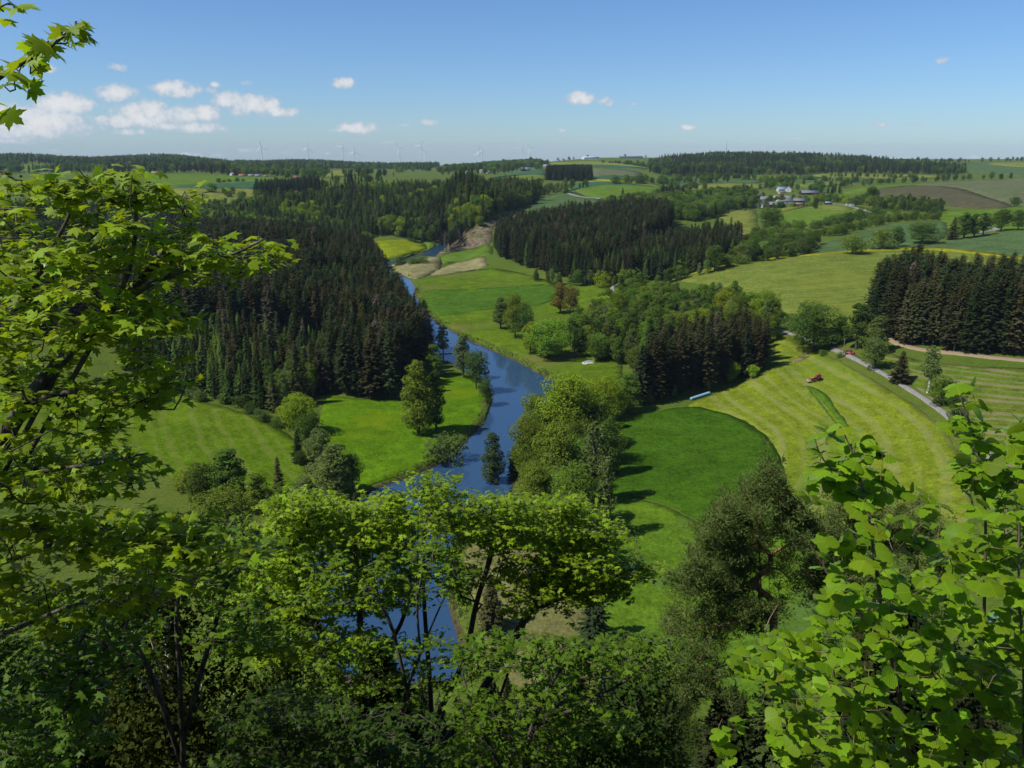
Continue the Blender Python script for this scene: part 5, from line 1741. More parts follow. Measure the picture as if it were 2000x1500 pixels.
MAPLE_POLAR = [(0, 1.0), (9, 0.76), (16, 0.73), (24, 0.50), (33, 0.66), (41, 0.70), (48, 0.95), (57, 0.66), (66, 0.60), (75, 0.42), (90, 0.56), (103, 0.70), (118, 0.46), (140, 0.38), (162, 0.30), (180, 0.16)]
MAPLE_FAR = [(0, 1.0), (24, 0.50), (48, 0.95), (75, 0.43), (102, 0.70), (140, 0.36), (180, 0.14)]
HAZEL_POLAR = [(0, 1.0), (12, 0.72), (24, 0.74), (36, 0.70), (50, 0.73), (64, 0.68), (80, 0.70), (98, 0.66), (118, 0.66), (138, 0.60), (158, 0.58), (180, 0.50)]
SMALL_POLAR = [(0, 1.0), (40, 0.55), (85, 0.5), (135, 0.42), (180, 0.5)]
LEAF = {'maple': [leaf_mesh("m", MAPLE_POLAR, None), leaf_mesh("m", MAPLE_POLAR, None, 0.28, 0.4), leaf_mesh("m", MAPLE_POLAR, None, -0.05, 0.5)],
        'maple_far': [leaf_mesh("m", MAPLE_FAR, None, 0.15, 0.25), leaf_mesh("m", MAPLE_FAR, None, 0.3, 0.1)],
        'hazel': [leaf_mesh("h", HAZEL_POLAR, None, 0.22, 0.3, 0.45, 0.018), leaf_mesh("h", HAZEL_POLAR, None, 0.05, 0.55, 0.45, 0.018), leaf_mesh("h", HAZEL_POLAR, None, 0.35, 0.15, 0.45, 0.02)],
        'small': [leaf_mesh("s", SMALL_POLAR, None, 0.2, 0.2)]}
LEAF_ME = {k: [mesh_np(k + "_leaf", v, [t], [M_LEAF_HAZEL if k == 'hazel' else M_LEAF_NEAR], attrs={'tint': np.full(len(v), 0.55), 'lu': v[:, 0], 'lv': v[:, 1]}, smooth=(k != 'hazel')) for v, t in L] for k, L in LEAF.items()}


def leaf_frames(E, D, g, per, size, stalk, tilt, back=0.22, hang=0.25):
    """blade bases and axes for the leaves round every twig end"""
    Bp, Ax, Nm, Sz = [], [], [], []
    for e, d in zip(E, D):
        n = max(2, int(per * g.uniform(0.7, 1.3)))
        for i in range(n):
            s = g.random()
            base = e - d * back * s
            a = g.uniform(0, 6.283)
            h = np.array([math.cos(a), math.sin(a), 0.0])
            out = h * g.uniform(0.6, 1.1) + d * g.uniform(0.2, 0.8) + np.array([0, 0, g.uniform(-0.1, 0.45)])
            out /= np.linalg.norm(out)
            st = stalk * g.uniform(0.6, 1.5)
            nm = np.array([0, 0, 1.0]) + g.normal(0, tilt, 3) + out * 0.25
            ax = out * np.array([1, 1, 0.3]) + np.array([0, 0, -hang * g.uniform(0, 2)])
            Bp.append(base + out * st)
            Ax.append(ax)
            Nm.append(nm)
            Sz.append(size * g.uniform(0.62, 1.2))
    Bp, Ax, Nm = np.array(Bp), unit(np.array(Ax)), np.array(Nm)
    X = unit(np.cross(Ax, Nm))
    Nm = np.cross(X, Ax)
    return Bp, X, Ax, Nm, np.array(Sz)


def foliage(thing, kind, fr, col, g, singles=300, ysing=True):
    Bp, X, Ax, Nm, Sz = fr
    n = len(Bp)
    var = g.integers(0, len(LEAF[kind]), n)
    cx = Bp + Ax * (Sz * 0.5)[:, None]
    px, py, w = project(cx)
    inv = (px > 0) & (px < 2000) & (py > 0) & (py < 1500)
    pick = np.zeros(n, bool)
    if singles:
        cell = {}
        for i in np.argsort(w):
            if not inv[i]:
                continue
            c = (int(px[i] // 16), int(py[i] // 16))
            if c not in cell:
                cell[c] = i
        front = np.array(list(cell.values()))
        vis = np.abs(np.sum(Nm[front] * unit(cx[front] - np.array([0, 0, EYE])), 1)) * Sz[front] / w[front]
        pick[front[np.argsort(-vis)[:singles]]] = True
    M = np.stack([X, Ax, Nm], 2)           # columns
    for i in np.nonzero(pick)[0]:
        o = bpy.data.objects.new('leaf', LEAF_ME[kind][var[i]])
        COL.objects.link(o)
        o.parent = thing
        m = np.eye(4)
        m[:3, :3] = M[i] * Sz[i]
        m[:3, 3] = Bp[i] - np.array(thing.location)
        o.matrix_local = Matrix(m.tolist())
        o.color = (*jit(col, g, 0.12), 1)
    VV, TT, tt, lu, lv = [], [], [], [], []
    o_ = 0
    for k, (v, t) in enumerate(LEAF[kind]):
        idx = np.nonzero((var == k) & ~pick)[0]
        if not len(idx):
            continue
        pts = np.einsum('nij,vj->nvi', M[idx] * Sz[idx][:, None, None], v) + Bp[idx][:, None] - np.array(thing.location)
        VV.append(pts.reshape(-1, 3))
        TT.append((t[None] + (np.arange(len(idx)) * len(v))[:, None, None]).reshape(-1, 3) + o_)
        tt.append(np.repeat(g.random(len(idx)), len(v)))
        lu.append(np.tile(v[:, 0], len(idx)))
        lv.append(np.tile(v[:, 1], len(idx)))
        o_ += len(idx) * len(v)
    me = mesh_np("foliage", np.concatenate(VV), [np.concatenate(TT)], [M_LEAF_HAZEL if kind == 'hazel' else M_LEAF_NEAR], attrs={'tint': np.concatenate(tt), 'lu': np.concatenate(lu), 'lv': np.concatenate(lv)}, smooth=(kind != 'hazel'))
    o = link('foliage', me, thing, kind='stuff')
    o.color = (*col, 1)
    return o


def near_tree(name, label, cat_, stems, tips, leafkind, col, g, per=6, size=0.15, stalk=0.07, tilt=0.35, singles=300, bark=None, group=None, step=0.3, rtip=0.004, hang=0.25, back=0.22, sag=0.1, up=0.3, rmax=0.5):
    wood_, E, D = grow(stems, tips, g, step=step, rtip=rtip, sag=sag, up=up, rmax=rmax)
    base = np.array(stems[0][0][0])
    e = bpy.data.objects.new(name, None)
    COL.objects.link(e)
    e.location = base
    tag(e, label, cat_, group)
    me = mesh_np("branches", wood_[0] - base, [wood_[1]], [bark or M_BARK_M], smooth=True)
    link('trunk', me, e)
    bpy.context.view_layer.update()
    foliage(e, leafkind, leaf_frames(E, D, g, per, size, stalk, tilt, back, hang), col, g, singles)
    return e


def st(pts, r0, r1):
    return ([at(*p) for p in pts], r0, r1)


MAPLE_L = (0.215, 0.340, 0.016)
MAPLE_C = (0.205, 0.350, 0.018)
HAZEL_C = (0.165, 0.300, 0.012)

# maple reaching in from the left
g = np.random.default_rng(201)
stems = [st([(-330, 1560, 8.2), (-200, 1300, 7.9), (-90, 1020, 7.5), (0, 872, 7.2), (60, 775, 7.0), (130, 692, 6.9), (215, 612, 6.8), (290, 530, 6.7), (340, 460, 6.7)], 0.11, 0.02),
         st([(80, 748, 7.0), (170, 655, 6.7), (240, 560, 6.5), (265, 450, 6.4), (262, 345, 6.4)], 0.03, 0.008),
         st([(215, 612, 6.8), (300, 552, 6.5), (400, 515, 6.3), (470, 490, 6.2), (520, 465, 6.2)], 0.025, 0.006),
         st([(50, 785, 7.0), (150, 765, 6.6), (240, 792, 6.4), (340, 800, 6.3)], 0.028, 0.006),
         st([(-30, 930, 7.4), (80, 920, 7.0), (190, 905, 6.8), (290, 885, 6.7)], 0.03, 0.006),
         st([(-60, 960, 7.4), (-30, 760, 7.2), (50, 590, 7.0), (105, 480, 6.9), (140, 400, 6.9), (110, 350, 6.9)], 0.03, 0.008),
         st([(130, 692, 6.9), (165, 590, 7.2), (200, 480, 7.4), (280, 400, 7.5), (360, 385, 7.5)], 0.025, 0.006),
         st([(-140, 1130, 7.7), (0, 1100, 7.2), (120, 1060, 6.9), (260, 1055, 6.8), (400, 1040, 6.8)], 0.035, 0.008),
         st([(-200, 1300, 7.9), (0, 1240, 7.0), (150, 1180, 6.6), (260, 1180, 6.5)], 0.03, 0.008)]
top = [(-40, 340), (40, 345), (110, 335), (170, 345), (245, 322), (300, 345), (340, 370), (395, 385), (385, 430), (330, 440), (330, 470), (420, 450), (540, 450), (520, 500), (460, 540), (380, 560), (320, 560), (330, 640), (300, 680), (340, 790), (300, 820), (250, 850), (200, 860), (80, 840), (-40, 800)]
low = [(-40, 800), (80, 850), (200, 875), (330, 885), (240, 925), (250, 975), (370, 1000), (450, 1040), (440, 1100), (360, 1140), (250, 1180), (120, 1200), (-40, 1240)]
outer = [(-900, 560), (-500, 470), (-100, 480), (-30, 560), (-30, 1250), (-500, 1300), (-900, 1000)]  # crown out of view, extended and shaped to shade the lower leaves
tips = np.concatenate([sites(top, 560, 5.9, 7.9, g, lumps=105, spread=(36, 10)), sites(top, 90, 6.0, 7.6, g), sites(low, 480, 6.0, 8.4, g, lumps=80, spread=(42, 13)),
                       sites(outer, 760, 5.0, 10.5, g, lumps=130, spread=(60, 24))])
near_tree('maple_tree', "large maple with bright broad leaves reaching in from the left edge", 'tree', stems, tips, 'maple', MAPLE_L, g, per=7, size=0.106, stalk=0.07, tilt=0.38)

# maple twig hanging into the top left corner
g = np.random.default_rng(202)
gz = float(height(-4.3, 4.2)[0])
b0 = at(-260, 330, 4.6)
stems = [([np.array([-4.3, 4.2, gz - 0.3]), np.array([-4.2, 4.3, gz + 1.5]), np.array([-3.95, 4.5, (gz + b0[2]) / 2 + 1.0]), b0], 0.035, 0.016),
         st([(-260, 330, 4.6), (-120, 230, 4.5), (-20, 165, 4.4), (35, 128, 4.3), (85, 100, 4.3), (125, 70, 4.3), (155, 45, 4.3)], 0.016, 0.003),
         st([(-120, 230, 4.5), (-60, 60, 4.5), (-10, 20, 4.5), (20, 5, 4.5)], 0.01, 0.003),
         st([(-120, 230, 4.5), (-50, 225, 4.4), (-5, 235, 4.4)], 0.008, 0.003)]
tips = np.array([at(*p) for p in [(20, 140, 4.3), (5, 165, 4.2), (45, 120, 4.4), (60, 130, 4.2), (85, 95, 4.25), (95, 80, 4.4), (110, 85, 4.2), (120, 60, 4.3), (140, 55, 4.35), (150, 42, 4.3), (138, 80, 4.25), (70, 135, 4.3), (30, 175, 4.3), (5, 22, 4.5), (12, 8, 4.4), (-5, 232, 4.4), (-30, 190, 4.4), (-60, 200, 4.4)]])
near_tree('maple_sapling', "young maple whose leafy twig reaches into the sky in the upper left corner", 'tree', stems, tips, 'maple', MAPLE_L, g, per=4, size=0.105, stalk=0.05, tilt=0.5, back=0.1)

# maples on the slope below
def slope_maple(label, seed, stems, polys, n, d0, d1, col=MAPLE_C, singles=120, per=7, size=0.138, lumps=60):
    g = np.random.default_rng(seed)
    tips = np.concatenate([np.concatenate([sites(P, int(n * f), d0, d1, g, lumps=int(lumps * f) + 4, spread=(28, 9)), sites(P, int(n * f * 0.4), d0, d1, g)]) for P, f in polys])
    return near_tree('maple_tree', label, 'tree', stems, tips, 'maple_far', col, g, per=per, size=size, stalk=0.09, tilt=0.38, singles=singles, step=0.45, rtip=0.0075, sag=0.0, up=0.5, back=0.3, rmax=0.11)


slope_maple("multi stemmed maple with a bright flat crown left of the river water", 211,
            [st([(715, 1720, 19), (712, 1500, 18.6), (708, 1350, 18.4), (703, 1200, 18.2), (695, 1090, 18.0), (690, 1010, 18.0)], 0.10, 0.02),
             st([(690, 1440, 18.5), (650, 1300, 18.0), (618, 1220, 17.8), (590, 1140, 17.6), (560, 1060, 17.6)], 0.05, 0.015),
             st([(708, 1400, 18.5), (745, 1290, 18.8), (790, 1200, 19.0), (800, 1100, 19.0), (770, 1000, 19)], 0.05, 0.015),
             st([(618, 1220, 17.8), (545, 1180, 17.6), (500, 1140, 17.5)], 0.03, 0.01)],
            [([(535, 970), (620, 955), (700, 985), (760, 955), (800, 970), (820, 1040), (760, 1080), (640, 1075), (560, 1090), (515, 1060)], 0.6),
             ([(430, 1110), (520, 1080), (620, 1090), (660, 1160), (620, 1260), (520, 1300), (440, 1220)], 0.4),
             ([(640, 1230), (760, 1240), (780, 1330), (660, 1360)], 0.12), ([(630, 1070), (830, 1070), (810, 1190), (660, 1210)], 0.16)], 1250, 16.4, 20.0, lumps=230)
slope_maple("tall maple with a bright domed crown right of the river water", 212,
            [st([(850, 1740, 21), (846, 1500, 20.6), (840, 1340, 20.4), (830, 1200, 20.2), (826, 1080, 20), (840, 980, 20), (852, 935, 20)], 0.10, 0.02),
             st([(843, 1420, 20.5), (905, 1290, 20.2), (930, 1180, 20), (960, 1080, 20), (980, 990, 20)], 0.05, 0.015),
             st([(846, 1480, 20.6), (960, 1320, 20), (1030, 1200, 19.8), (1090, 1110, 19.6), (1130, 1040, 19.6)], 0.055, 0.015),
             st([(1030, 1200, 19.8), (1110, 1160, 19.4), (1190, 1130, 19.2), (1255, 1105, 19.2)], 0.03, 0.01)],
            [([(835, 935), (870, 920), (890, 965), (960, 965), (1040, 980), (1110, 975), (1135, 955), (1175, 1000), (1195, 1050), (1130, 1080), (1000, 1070), (900, 1060), (840, 1030)], 0.75),
             ([(1060, 1090), (1180, 1050), (1200, 1095), (1275, 1100), (1240, 1150), (1150, 1170), (1050, 1160)], 0.35),
             ([(840, 1080), (900, 1070), (940, 1130), (890, 1180)], 0.08), ([(950, 1070), (1080, 1080), (1100, 1200), (980, 1200)], 0.10), ([(1130, 1060), (1210, 1050), (1180, 1180), (1110, 1200)], 0.1)], 1250, 18.2, 22.0, lumps=230)
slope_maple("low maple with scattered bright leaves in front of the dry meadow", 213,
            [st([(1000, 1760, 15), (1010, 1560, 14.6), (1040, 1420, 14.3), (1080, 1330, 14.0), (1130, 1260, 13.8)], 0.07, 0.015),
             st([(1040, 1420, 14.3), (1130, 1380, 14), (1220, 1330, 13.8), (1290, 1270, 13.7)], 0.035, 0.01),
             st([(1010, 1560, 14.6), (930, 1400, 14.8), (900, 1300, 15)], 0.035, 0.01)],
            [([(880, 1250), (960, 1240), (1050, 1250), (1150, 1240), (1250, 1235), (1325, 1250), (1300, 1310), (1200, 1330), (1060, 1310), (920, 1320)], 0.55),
             ([(900, 1340), (1100, 1330), (1250, 1370), (1240, 1440), (1100, 1500), (900, 1500), (860, 1420)], 0.5)], 420, 12.8, 16.5, lumps=75, size=0.135, col=(0.105, 0.205, 0.014))  # leaf colour lowered below the brighter maples to imitate shade
slope_maple("slender maple with leaves coloured as shaded and several black stems in the lower left", 214,
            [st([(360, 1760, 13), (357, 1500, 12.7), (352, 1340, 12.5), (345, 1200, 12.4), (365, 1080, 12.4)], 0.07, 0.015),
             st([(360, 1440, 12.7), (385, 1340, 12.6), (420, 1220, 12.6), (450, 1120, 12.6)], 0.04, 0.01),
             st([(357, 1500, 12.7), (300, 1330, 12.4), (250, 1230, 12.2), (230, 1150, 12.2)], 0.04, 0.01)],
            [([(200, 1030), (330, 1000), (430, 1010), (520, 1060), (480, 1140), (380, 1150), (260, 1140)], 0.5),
             ([(60, 1180), (240, 1150), (300, 1260), (180, 1340), (40, 1330)], 0.3), ([(400, 1180), (520, 1160), (520, 1280), (430, 1290)], 0.2)], 380, 11.2, 14.2, lumps=75, size=0.13, col=(0.10, 0.19, 0.013))  # shade is put into this darker leaf colour
slope_maple("maple with pale young leaves low in the left corner", 215,
            [st([(-60, 1800, 8.0), (0, 1560, 7.8), (70, 1440, 7.6), (130, 1350, 7.5), (210, 1260, 7.5), (260, 1190, 7.5)], 0.05, 0.01),
             st([(0, 1560, 7.8), (120, 1480, 7.6), (190, 1400, 7.5)], 0.03, 0.008)],
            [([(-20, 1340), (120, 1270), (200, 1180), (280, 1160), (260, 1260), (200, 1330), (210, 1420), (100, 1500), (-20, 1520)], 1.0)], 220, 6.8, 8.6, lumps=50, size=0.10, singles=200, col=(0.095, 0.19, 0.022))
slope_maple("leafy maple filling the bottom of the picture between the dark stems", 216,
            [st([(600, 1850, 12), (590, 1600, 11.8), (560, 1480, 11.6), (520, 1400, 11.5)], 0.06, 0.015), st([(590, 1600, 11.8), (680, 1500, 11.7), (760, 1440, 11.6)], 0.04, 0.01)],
            [([(420, 1380), (560, 1340), (700, 1380), (860, 1400), (880, 1520), (420, 1520)], 1.0)], 300, 10.5, 13.0, lumps=60, size=0.12, singles=80, col=(0.05, 0.10, 0.012))  # very dark leaf colour stands in for shade at the bottom

slope_maple("slender forked maple standing in front of the river water", 217,
            [st([(745, 1760, 16.5), (765, 1500, 16.2), (795, 1350, 16), (822, 1275, 15.9), (862, 1180, 15.8), (905, 1100, 15.8)], 0.05, 0.01),
             st([(795, 1350, 16), (770, 1240, 16), (735, 1150, 16), (725, 1080, 16)], 0.03, 0.008),
             st([(822, 1275, 15.9), (815, 1180, 15.7), (830, 1100, 15.6)], 0.025, 0.007),
             st([(765, 1500, 16.2), (690, 1370, 16.2), (640, 1290, 16.2), (600, 1240, 16.2)], 0.035, 0.008)],
            [([(560, 1090), (700, 1050), (880, 1060), (910, 1130), (840, 1180), (720, 1190), (600, 1200)], 0.6), ([(560, 1210), (720, 1230), (880, 1230), (930, 1330), (760, 1380), (560, 1340)], 0.55)], 230, 15.0, 17.6, lumps=60, size=0.125, singles=100, col=(0.115, 0.215, 0.014))

# drooping birch twigs at the left edge
g = np.random.default_rng(218)
gz = float(height(-8.6, 9.4)[0])
b0 = at(-260, 420, 9.6)
stems = [([np.array([-8.6, 9.4, gz - 0.3]), np.array([-8.4, 9.5, gz + 3.0]), np.array([-8.0, 9.6, b0[2] - 2.0]), b0], 0.07, 0.02),
         st([(-260, 420, 9.6), (-140, 330, 9.4), (-40, 322, 9.3), (20, 345, 9.2), (60, 385, 9.2), (72, 430, 9.2)], 0.02, 0.003),
         st([(-140, 330, 9.4), (-60, 345, 9.2), (0, 400, 9.1), (30, 470, 9.1)], 0.012, 0.003)]
tips = sites([(-80, 335), (10, 335), (50, 375), (75, 420), (72, 470), (50, 560), (-80, 600)], 150, 8.8, 9.8, g)
near_tree('birch_tree', "dark birch with drooping small leaved twigs at the left edge above the maple", 'birch', stems, tips, 'small', (0.075, 0.12, 0.022), g, per=9, size=0.055, stalk=0.02, tilt=0.7, singles=0, step=0.15, rtip=0.0015, hang=0.8, back=0.3, sag=-0.25, up=-0.6)

# hazel on the right
g = np.random.default_rng(221)
stems = [st([(1860, 1950, 4.3), (1820, 1600, 4.2), (1770, 1420, 4.1), (1735, 1260, 4.0), (1712, 1120, 3.9), (1695, 1000, 3.9), (1672, 905, 3.85), (1650, 850, 3.85)], 0.016, 0.0035),
         st([(1860, 1950, 4.3), (1905, 1600, 4.2), (1918, 1400, 4.1), (1922, 1200, 4.0), (1925, 1020, 3.95), (1915, 900, 3.9), (1885, 800, 3.9), (1862, 745, 3.9)], 0.016, 0.0035),
         st([(1860, 1950, 4.3), (1980, 1600, 3.8), (2000, 1350, 3.7), (1990, 1150, 3.6), (1995, 950, 3.6), (2010, 820, 3.6)], 0.014, 0.0035),
         st([(1860, 1950, 4.3), (1650, 1640, 4.4), (1560, 1480, 4.4), (1520, 1340, 4.4), (1495, 1240, 4.4), (1520, 1180, 4.4)], 0.011, 0.003),
         st([(1860, 1950, 4.3), (1560, 1700, 4.2), (1440, 1520, 4.2), (1400, 1420, 4.2)], 0.008, 0.003),
         st([(1735, 1260, 4.0), (1640, 1150, 3.9), (1580, 1060, 3.9)], 0.006, 0.003),
         st([(1695, 1000, 3.9), (1610, 900, 3.9), (1590, 850, 3.9)], 0.005, 0.0025)]
core = [(2040, 830), (1960, 880), (1930, 920), (1900, 980), (1840, 960), (1760, 1000), (1680, 1030), (1640, 1080), (1620, 1180), (1560, 1230), (1480, 1230), (1450, 1290), (1520, 1380), (1500, 1500), (2040, 1540)]
wisps = [(1575, 840), (1640, 825), (1715, 830), (1740, 900), (1720, 990), (1620, 1000), (1565, 980), (1560, 900)]
wisp2 = [(1850, 740), (1890, 745), (1930, 850), (1990, 820), (2040, 790), (2040, 960), (1900, 950), (1850, 920), (1880, 820)]
wisp3 = [(1370, 1390), (1440, 1400), (1440, 1490), (1370, 1480)]
tips = np.concatenate([sites(core, 520, 3.2, 5.4, g), sites(wisps, 40, 3.7, 4.2, g), sites(wisp2, 46, 3.6, 4.2, g), sites(wisp3, 5, 4.0, 4.4, g),
                       sites([(1550, 1020), (1640, 1020), (1660, 1080), (1580, 1110)], 6, 3.8, 4.1, g)])
near_tree('hazel_bush', "bright green hazel with large pleated leaves filling the lower right corner", 'bush', stems, tips, 'hazel', HAZEL_C, g, per=4.4, size=0.084, stalk=0.018, tilt=0.5, bark=M_BARK_H, step=0.12, rtip=0.0018, hang=0.3, back=0.12, sag=0.0)


# pines on the slope
def pine(name, label, seed, stems, polys, n, d0, d1, tuft=26, ln=0.17, rtip=0.0045):
    g = np.random.default_rng(seed)
    tips = np.concatenate([np.concatenate([sites(P, int(n * f), d0, d1, g, lumps=int(70 * f) + 3, spread=(17, 11)), sites(P, int(n * f * 0.3), d0, d1, g)]) for P, f in polys])
    wood_, E, D = grow(stems, tips, g, step=0.6, rtip=rtip, sag=-0.05, up=0.2, rmax=0.16)
    base = np.array(stems[0][0][0])
    e = bpy.data.objects.new(name, None)
    COL.objects.link(e)
    e.location = base
    tag(e, label, 'pine')
    link('trunk', mesh_np("pine_trunk", wood_[0] - base, [wood_[1]], [M_BARK_P], smooth=True), e)
    k = tuft
    C = np.repeat(E, k, 0) + g.normal(0, 0.17, (len(E) * k, 3)) * np.array([1, 1, 0.7])
    dirs = unit(C - np.repeat(E, k, 0) + np.array([0, 0, 0.16]) + g.normal(0, 0.05, C.shape))
    parts = []
    for q in range(3):
        A = unit(dirs + g.normal(0, 0.35, C.shape))
        parts.append(rhombs(C, A, g.normal(0, 1, C.shape), ln * g.uniform(0.7, 1.3, len(C)), 0.032))
    V, Q = cat(parts)
    tint = np.repeat(np.tile(np.clip(np.repeat(g.random(len(E)), k) * 0.6 + 0.4 * g.random(len(C)), 0, 1), 3), 4)
    o = link('crown', mesh_np("pine_crown", V - base, [Q], [M_PINE], attrs={'tint': tint}), e)
    o.color = (0.112, 0.158, 0.040, 1)


pine('pine_tree', "pine with a twisting orange trunk and dark rounded crown on the slope", 231,
     [st([(1512, 1640, 36), (1508, 1460, 35.5), (1508, 1300, 35.2), (1511, 1205, 35), (1506, 1172, 35), (1482, 1150, 34.9), (1479, 1128, 34.9), (1502, 1108, 34.9), (1502, 1080, 34.9), (1482, 1060, 34.9), (1482, 1020, 34.9), (1488, 960, 35), (1490, 915, 35)], 0.24, 0.04),
      st([(1502, 1108, 34.9), (1522, 1113, 34.7), (1540, 1128, 34.6)], 0.07, 0.035),
      st([(1482, 1150, 34.9), (1455, 1148, 34.5), (1430, 1158, 34.2), (1400, 1175, 34)], 0.08, 0.03),
      st([(1482, 1060, 34.9), (1450, 1070, 34.6), (1410, 1092, 34.3)], 0.07, 0.03),
      st([(1511, 1205, 35), (1480, 1203, 34.6), (1440, 1215, 34.2), (1390, 1225, 34)], 0.10, 0.03),
      st([(1502, 1085, 34.9), (1550, 1060, 34.5), (1600, 1050, 34.2), (1640, 1060, 34)], 0.07, 0.03),
      st([(1508, 1300, 35.2), (1450, 1290, 34.5), (1390, 1310, 34)], 0.09, 0.03)],
     [([(1490, 903), (1515, 930), (1525, 960), (1570, 970), (1580, 1010), (1540, 1040), (1440, 1045), (1380, 1030), (1400, 985), (1445, 940)], 0.34),
      ([(1380, 1030), (1460, 1050), (1470, 1090), (1420, 1130), (1340, 1130), (1350, 1070)], 0.2),
      ([(1340, 1120), (1430, 1130), (1460, 1190), (1440, 1250), (1330, 1280), (1290, 1230), (1310, 1160)], 0.24),
      ([(1540, 1050), (1600, 1010), (1660, 1060), (1680, 1140), (1620, 1180), (1550, 1140)], 0.18),
      ([(1290, 1270), (1400, 1280), (1460, 1300), (1420, 1370), (1320, 1360)], 0.14), ([(1400, 1040), (1560, 1030), (1580, 1160), (1470, 1230), (1390, 1180)], 0.22)], 1000, 32.2, 37.0, tuft=40)
pine('pine_tree', "second pine half hidden behind the hazel leaves", 232,
     [st([(1700, 1700, 41), (1690, 1400, 40.5), (1680, 1200, 40), (1672, 1060, 40), (1668, 980, 40)], 0.2, 0.04), st([(1680, 1200, 40), (1620, 1130, 39.5), (1600, 1090, 39)], 0.08, 0.03)],
     [([(1570, 965), (1640, 940), (1740, 960), (1820, 1010), (1850, 1100), (1830, 1250), (1700, 1280), (1600, 1240), (1570, 1100)], 1.0)], 800, 38.0, 43.0, tuft=42)


# ------------------------------------------------------------------ trees and bushes of the wooded slope
def slope_wood():
    g = np.random.default_rng(301)
    near = {
        'birch': [broad_proto("slope_birch", 401, 12, 2.6, 0.15, 17000, leaf=0.13, lobes=16, cone=0.4, droop=0.5, bark=M_BARK_W, shell=0.2),
                  broad_proto("slope_birch", 402, 12, 2.2, 0.15, 15000, leaf=0.13, lobes=16, cone=0.4, droop=0.5, bark=M_BARK_W, shell=0.2)],
        'leafy': [broad_proto("slope_tree", 411, 9, 3.0, 0.10, 16000, leaf=0.16, lobes=14, gap=0.5, shell=0.3),
                  broad_proto("slope_tree", 412, 9, 2.6, 0.10, 14000, leaf=0.16, lobes=13, gap=0.5, shell=0.3)],
        'bush': [broad_proto("slope_bush", 421, 3.5, 2.4, 0.02, 9000, leaf=0.13, lobes=10, shell=0.3)],
        'spruce': [spruce_proto("slope_spruce", 431, 12, 2.2, 0.03, spacing=0.24, dens=1.3, fine=0.5)],
    }
    lim_x = [-200, 0, 200, 420, 500, 580, 640, 900, 1150, 1290, 1380, 1500, 1600, 2100]
    lim_y = [900, 930, 965, 1000, 1040, 1110, 1215, 1250, 1250, 1262, 1330, 1280, 1130, 1060]
    n = 0
    skyl = np.full(600, 3000.0)
    for y in np.arange(17, 118, 5.4):
        for x in np.arange(-75, 85, 5.6):
            xx = x + g.normal(0, 1.2)
            yy = y + g.normal(0, 1.2)
            z = float(height(xx, yy)[0])
            if z < 2.2 or poly_sd(RIVER, np.array([xx]), np.array([yy]))[0] > -3:
                continue
            px, pyb, w = project(np.array([xx, yy, z]))
            if px < -150 or px > 2150:
                continue
            py_lim = np.interp(px, lim_x, lim_y) + g.uniform(0, 45)
            d = ray(px, py_lim)
            ztop = EYE + d[2] / d[1] * yy
            hmax = ztop - z
            if hmax < 1.6:
                continue
            ib = int(np.clip((px + 200) / 4, 12, 588))
            if skyl[ib - 6:ib + 7].min() < py_lim - (0 if px > 950 else -25) and g.random() < 0.85:
                continue
            r = g.random()
            kind = 'birch' if (px < 760 and r < 0.5) else ('spruce' if r < (0.62 if 600 < px < 1500 else 0.56) else ('leafy' if r < 0.9 else 'bush'))
            if hmax < 4:
                kind = 'bush'
            P = near[kind][n % len(near[kind])]
            h = min(hmax, P.h * g.uniform(0.85, 1.25))
            wf = min(1.7, g.uniform(0.9, 1.2) * max(1.0, 0.75 * P.h / h))
            col = {'birch': (0.048, 0.072, 0.015), 'leafy': (0.034, 0.062, 0.012), 'bush': (0.036, 0.062, 0.012), 'spruce': (0.030, 0.042, 0.014)}[kind]  # leaf colours darkened to carry the shade of the slope
            nm, lb, ct, gp = {'birch': ('birch_tree', "drooping birch with white stem on the shaded slope behind the maples", 'birch', "birches of the near slope"),
                              'leafy': ('leafy_tree', "leafy tree coloured dark for the shaded slope below the viewpoint", 'tree', "leafy trees of the near slope"),
                              'bush': ('bush', "low bush coloured dark for the shaded slope below the viewpoint", 'bush', "bushes of the near slope"),
                              'spruce': ('spruce_tree', "small brown green spruce on the shaded slope below the viewpoint", 'spruce', "spruces of the near slope")}[kind]
            e = bpy.data.objects.new(nm, None)
            COL.objects.link(e)
            e.location = (xx, yy, z - 0.2)
            e.rotation_euler = (0, 0, g.uniform(0, 6.28))
            s = h / P.h
            e.scale = (s * wf, s * wf, s)
            tag(e, lb, ct, gp)
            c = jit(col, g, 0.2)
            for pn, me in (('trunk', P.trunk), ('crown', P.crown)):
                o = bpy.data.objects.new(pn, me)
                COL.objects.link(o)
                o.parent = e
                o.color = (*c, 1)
            n += 1
            _, pt, _ = project(np.array([xx, yy, z + h]))
            hwp = int(P.h * 0.2 * s * wf * F / w / 4)
            skyl[max(0, ib - hwp):ib + hwp + 1] = np.minimum(skyl[max(0, ib - hwp):ib + hwp + 1], pt + 15)
    print("slope trees", n)


slope_wood()


# ------------------------------------------------------------------ built things
def box_vq(x0, x1, y0, y1, z0, z1):
    V = np.array([(x, y, z) for z in (z0, z1) for (x, y) in ((x0, y0), (x1, y0), (x1, y1), (x0, y1))], float)
    Q = np.array([(3, 2, 1, 0), (4, 5, 6, 7), (0, 1, 5, 4), (1, 2, 6, 5), (2, 3, 7, 6), (3, 0, 4, 7)])
    return V, Q


def part(name, vq, mat, parent, smooth=False):
    return link(name, mesh_np(name, vq[0], [vq[1]], [mat], smooth=smooth), parent)


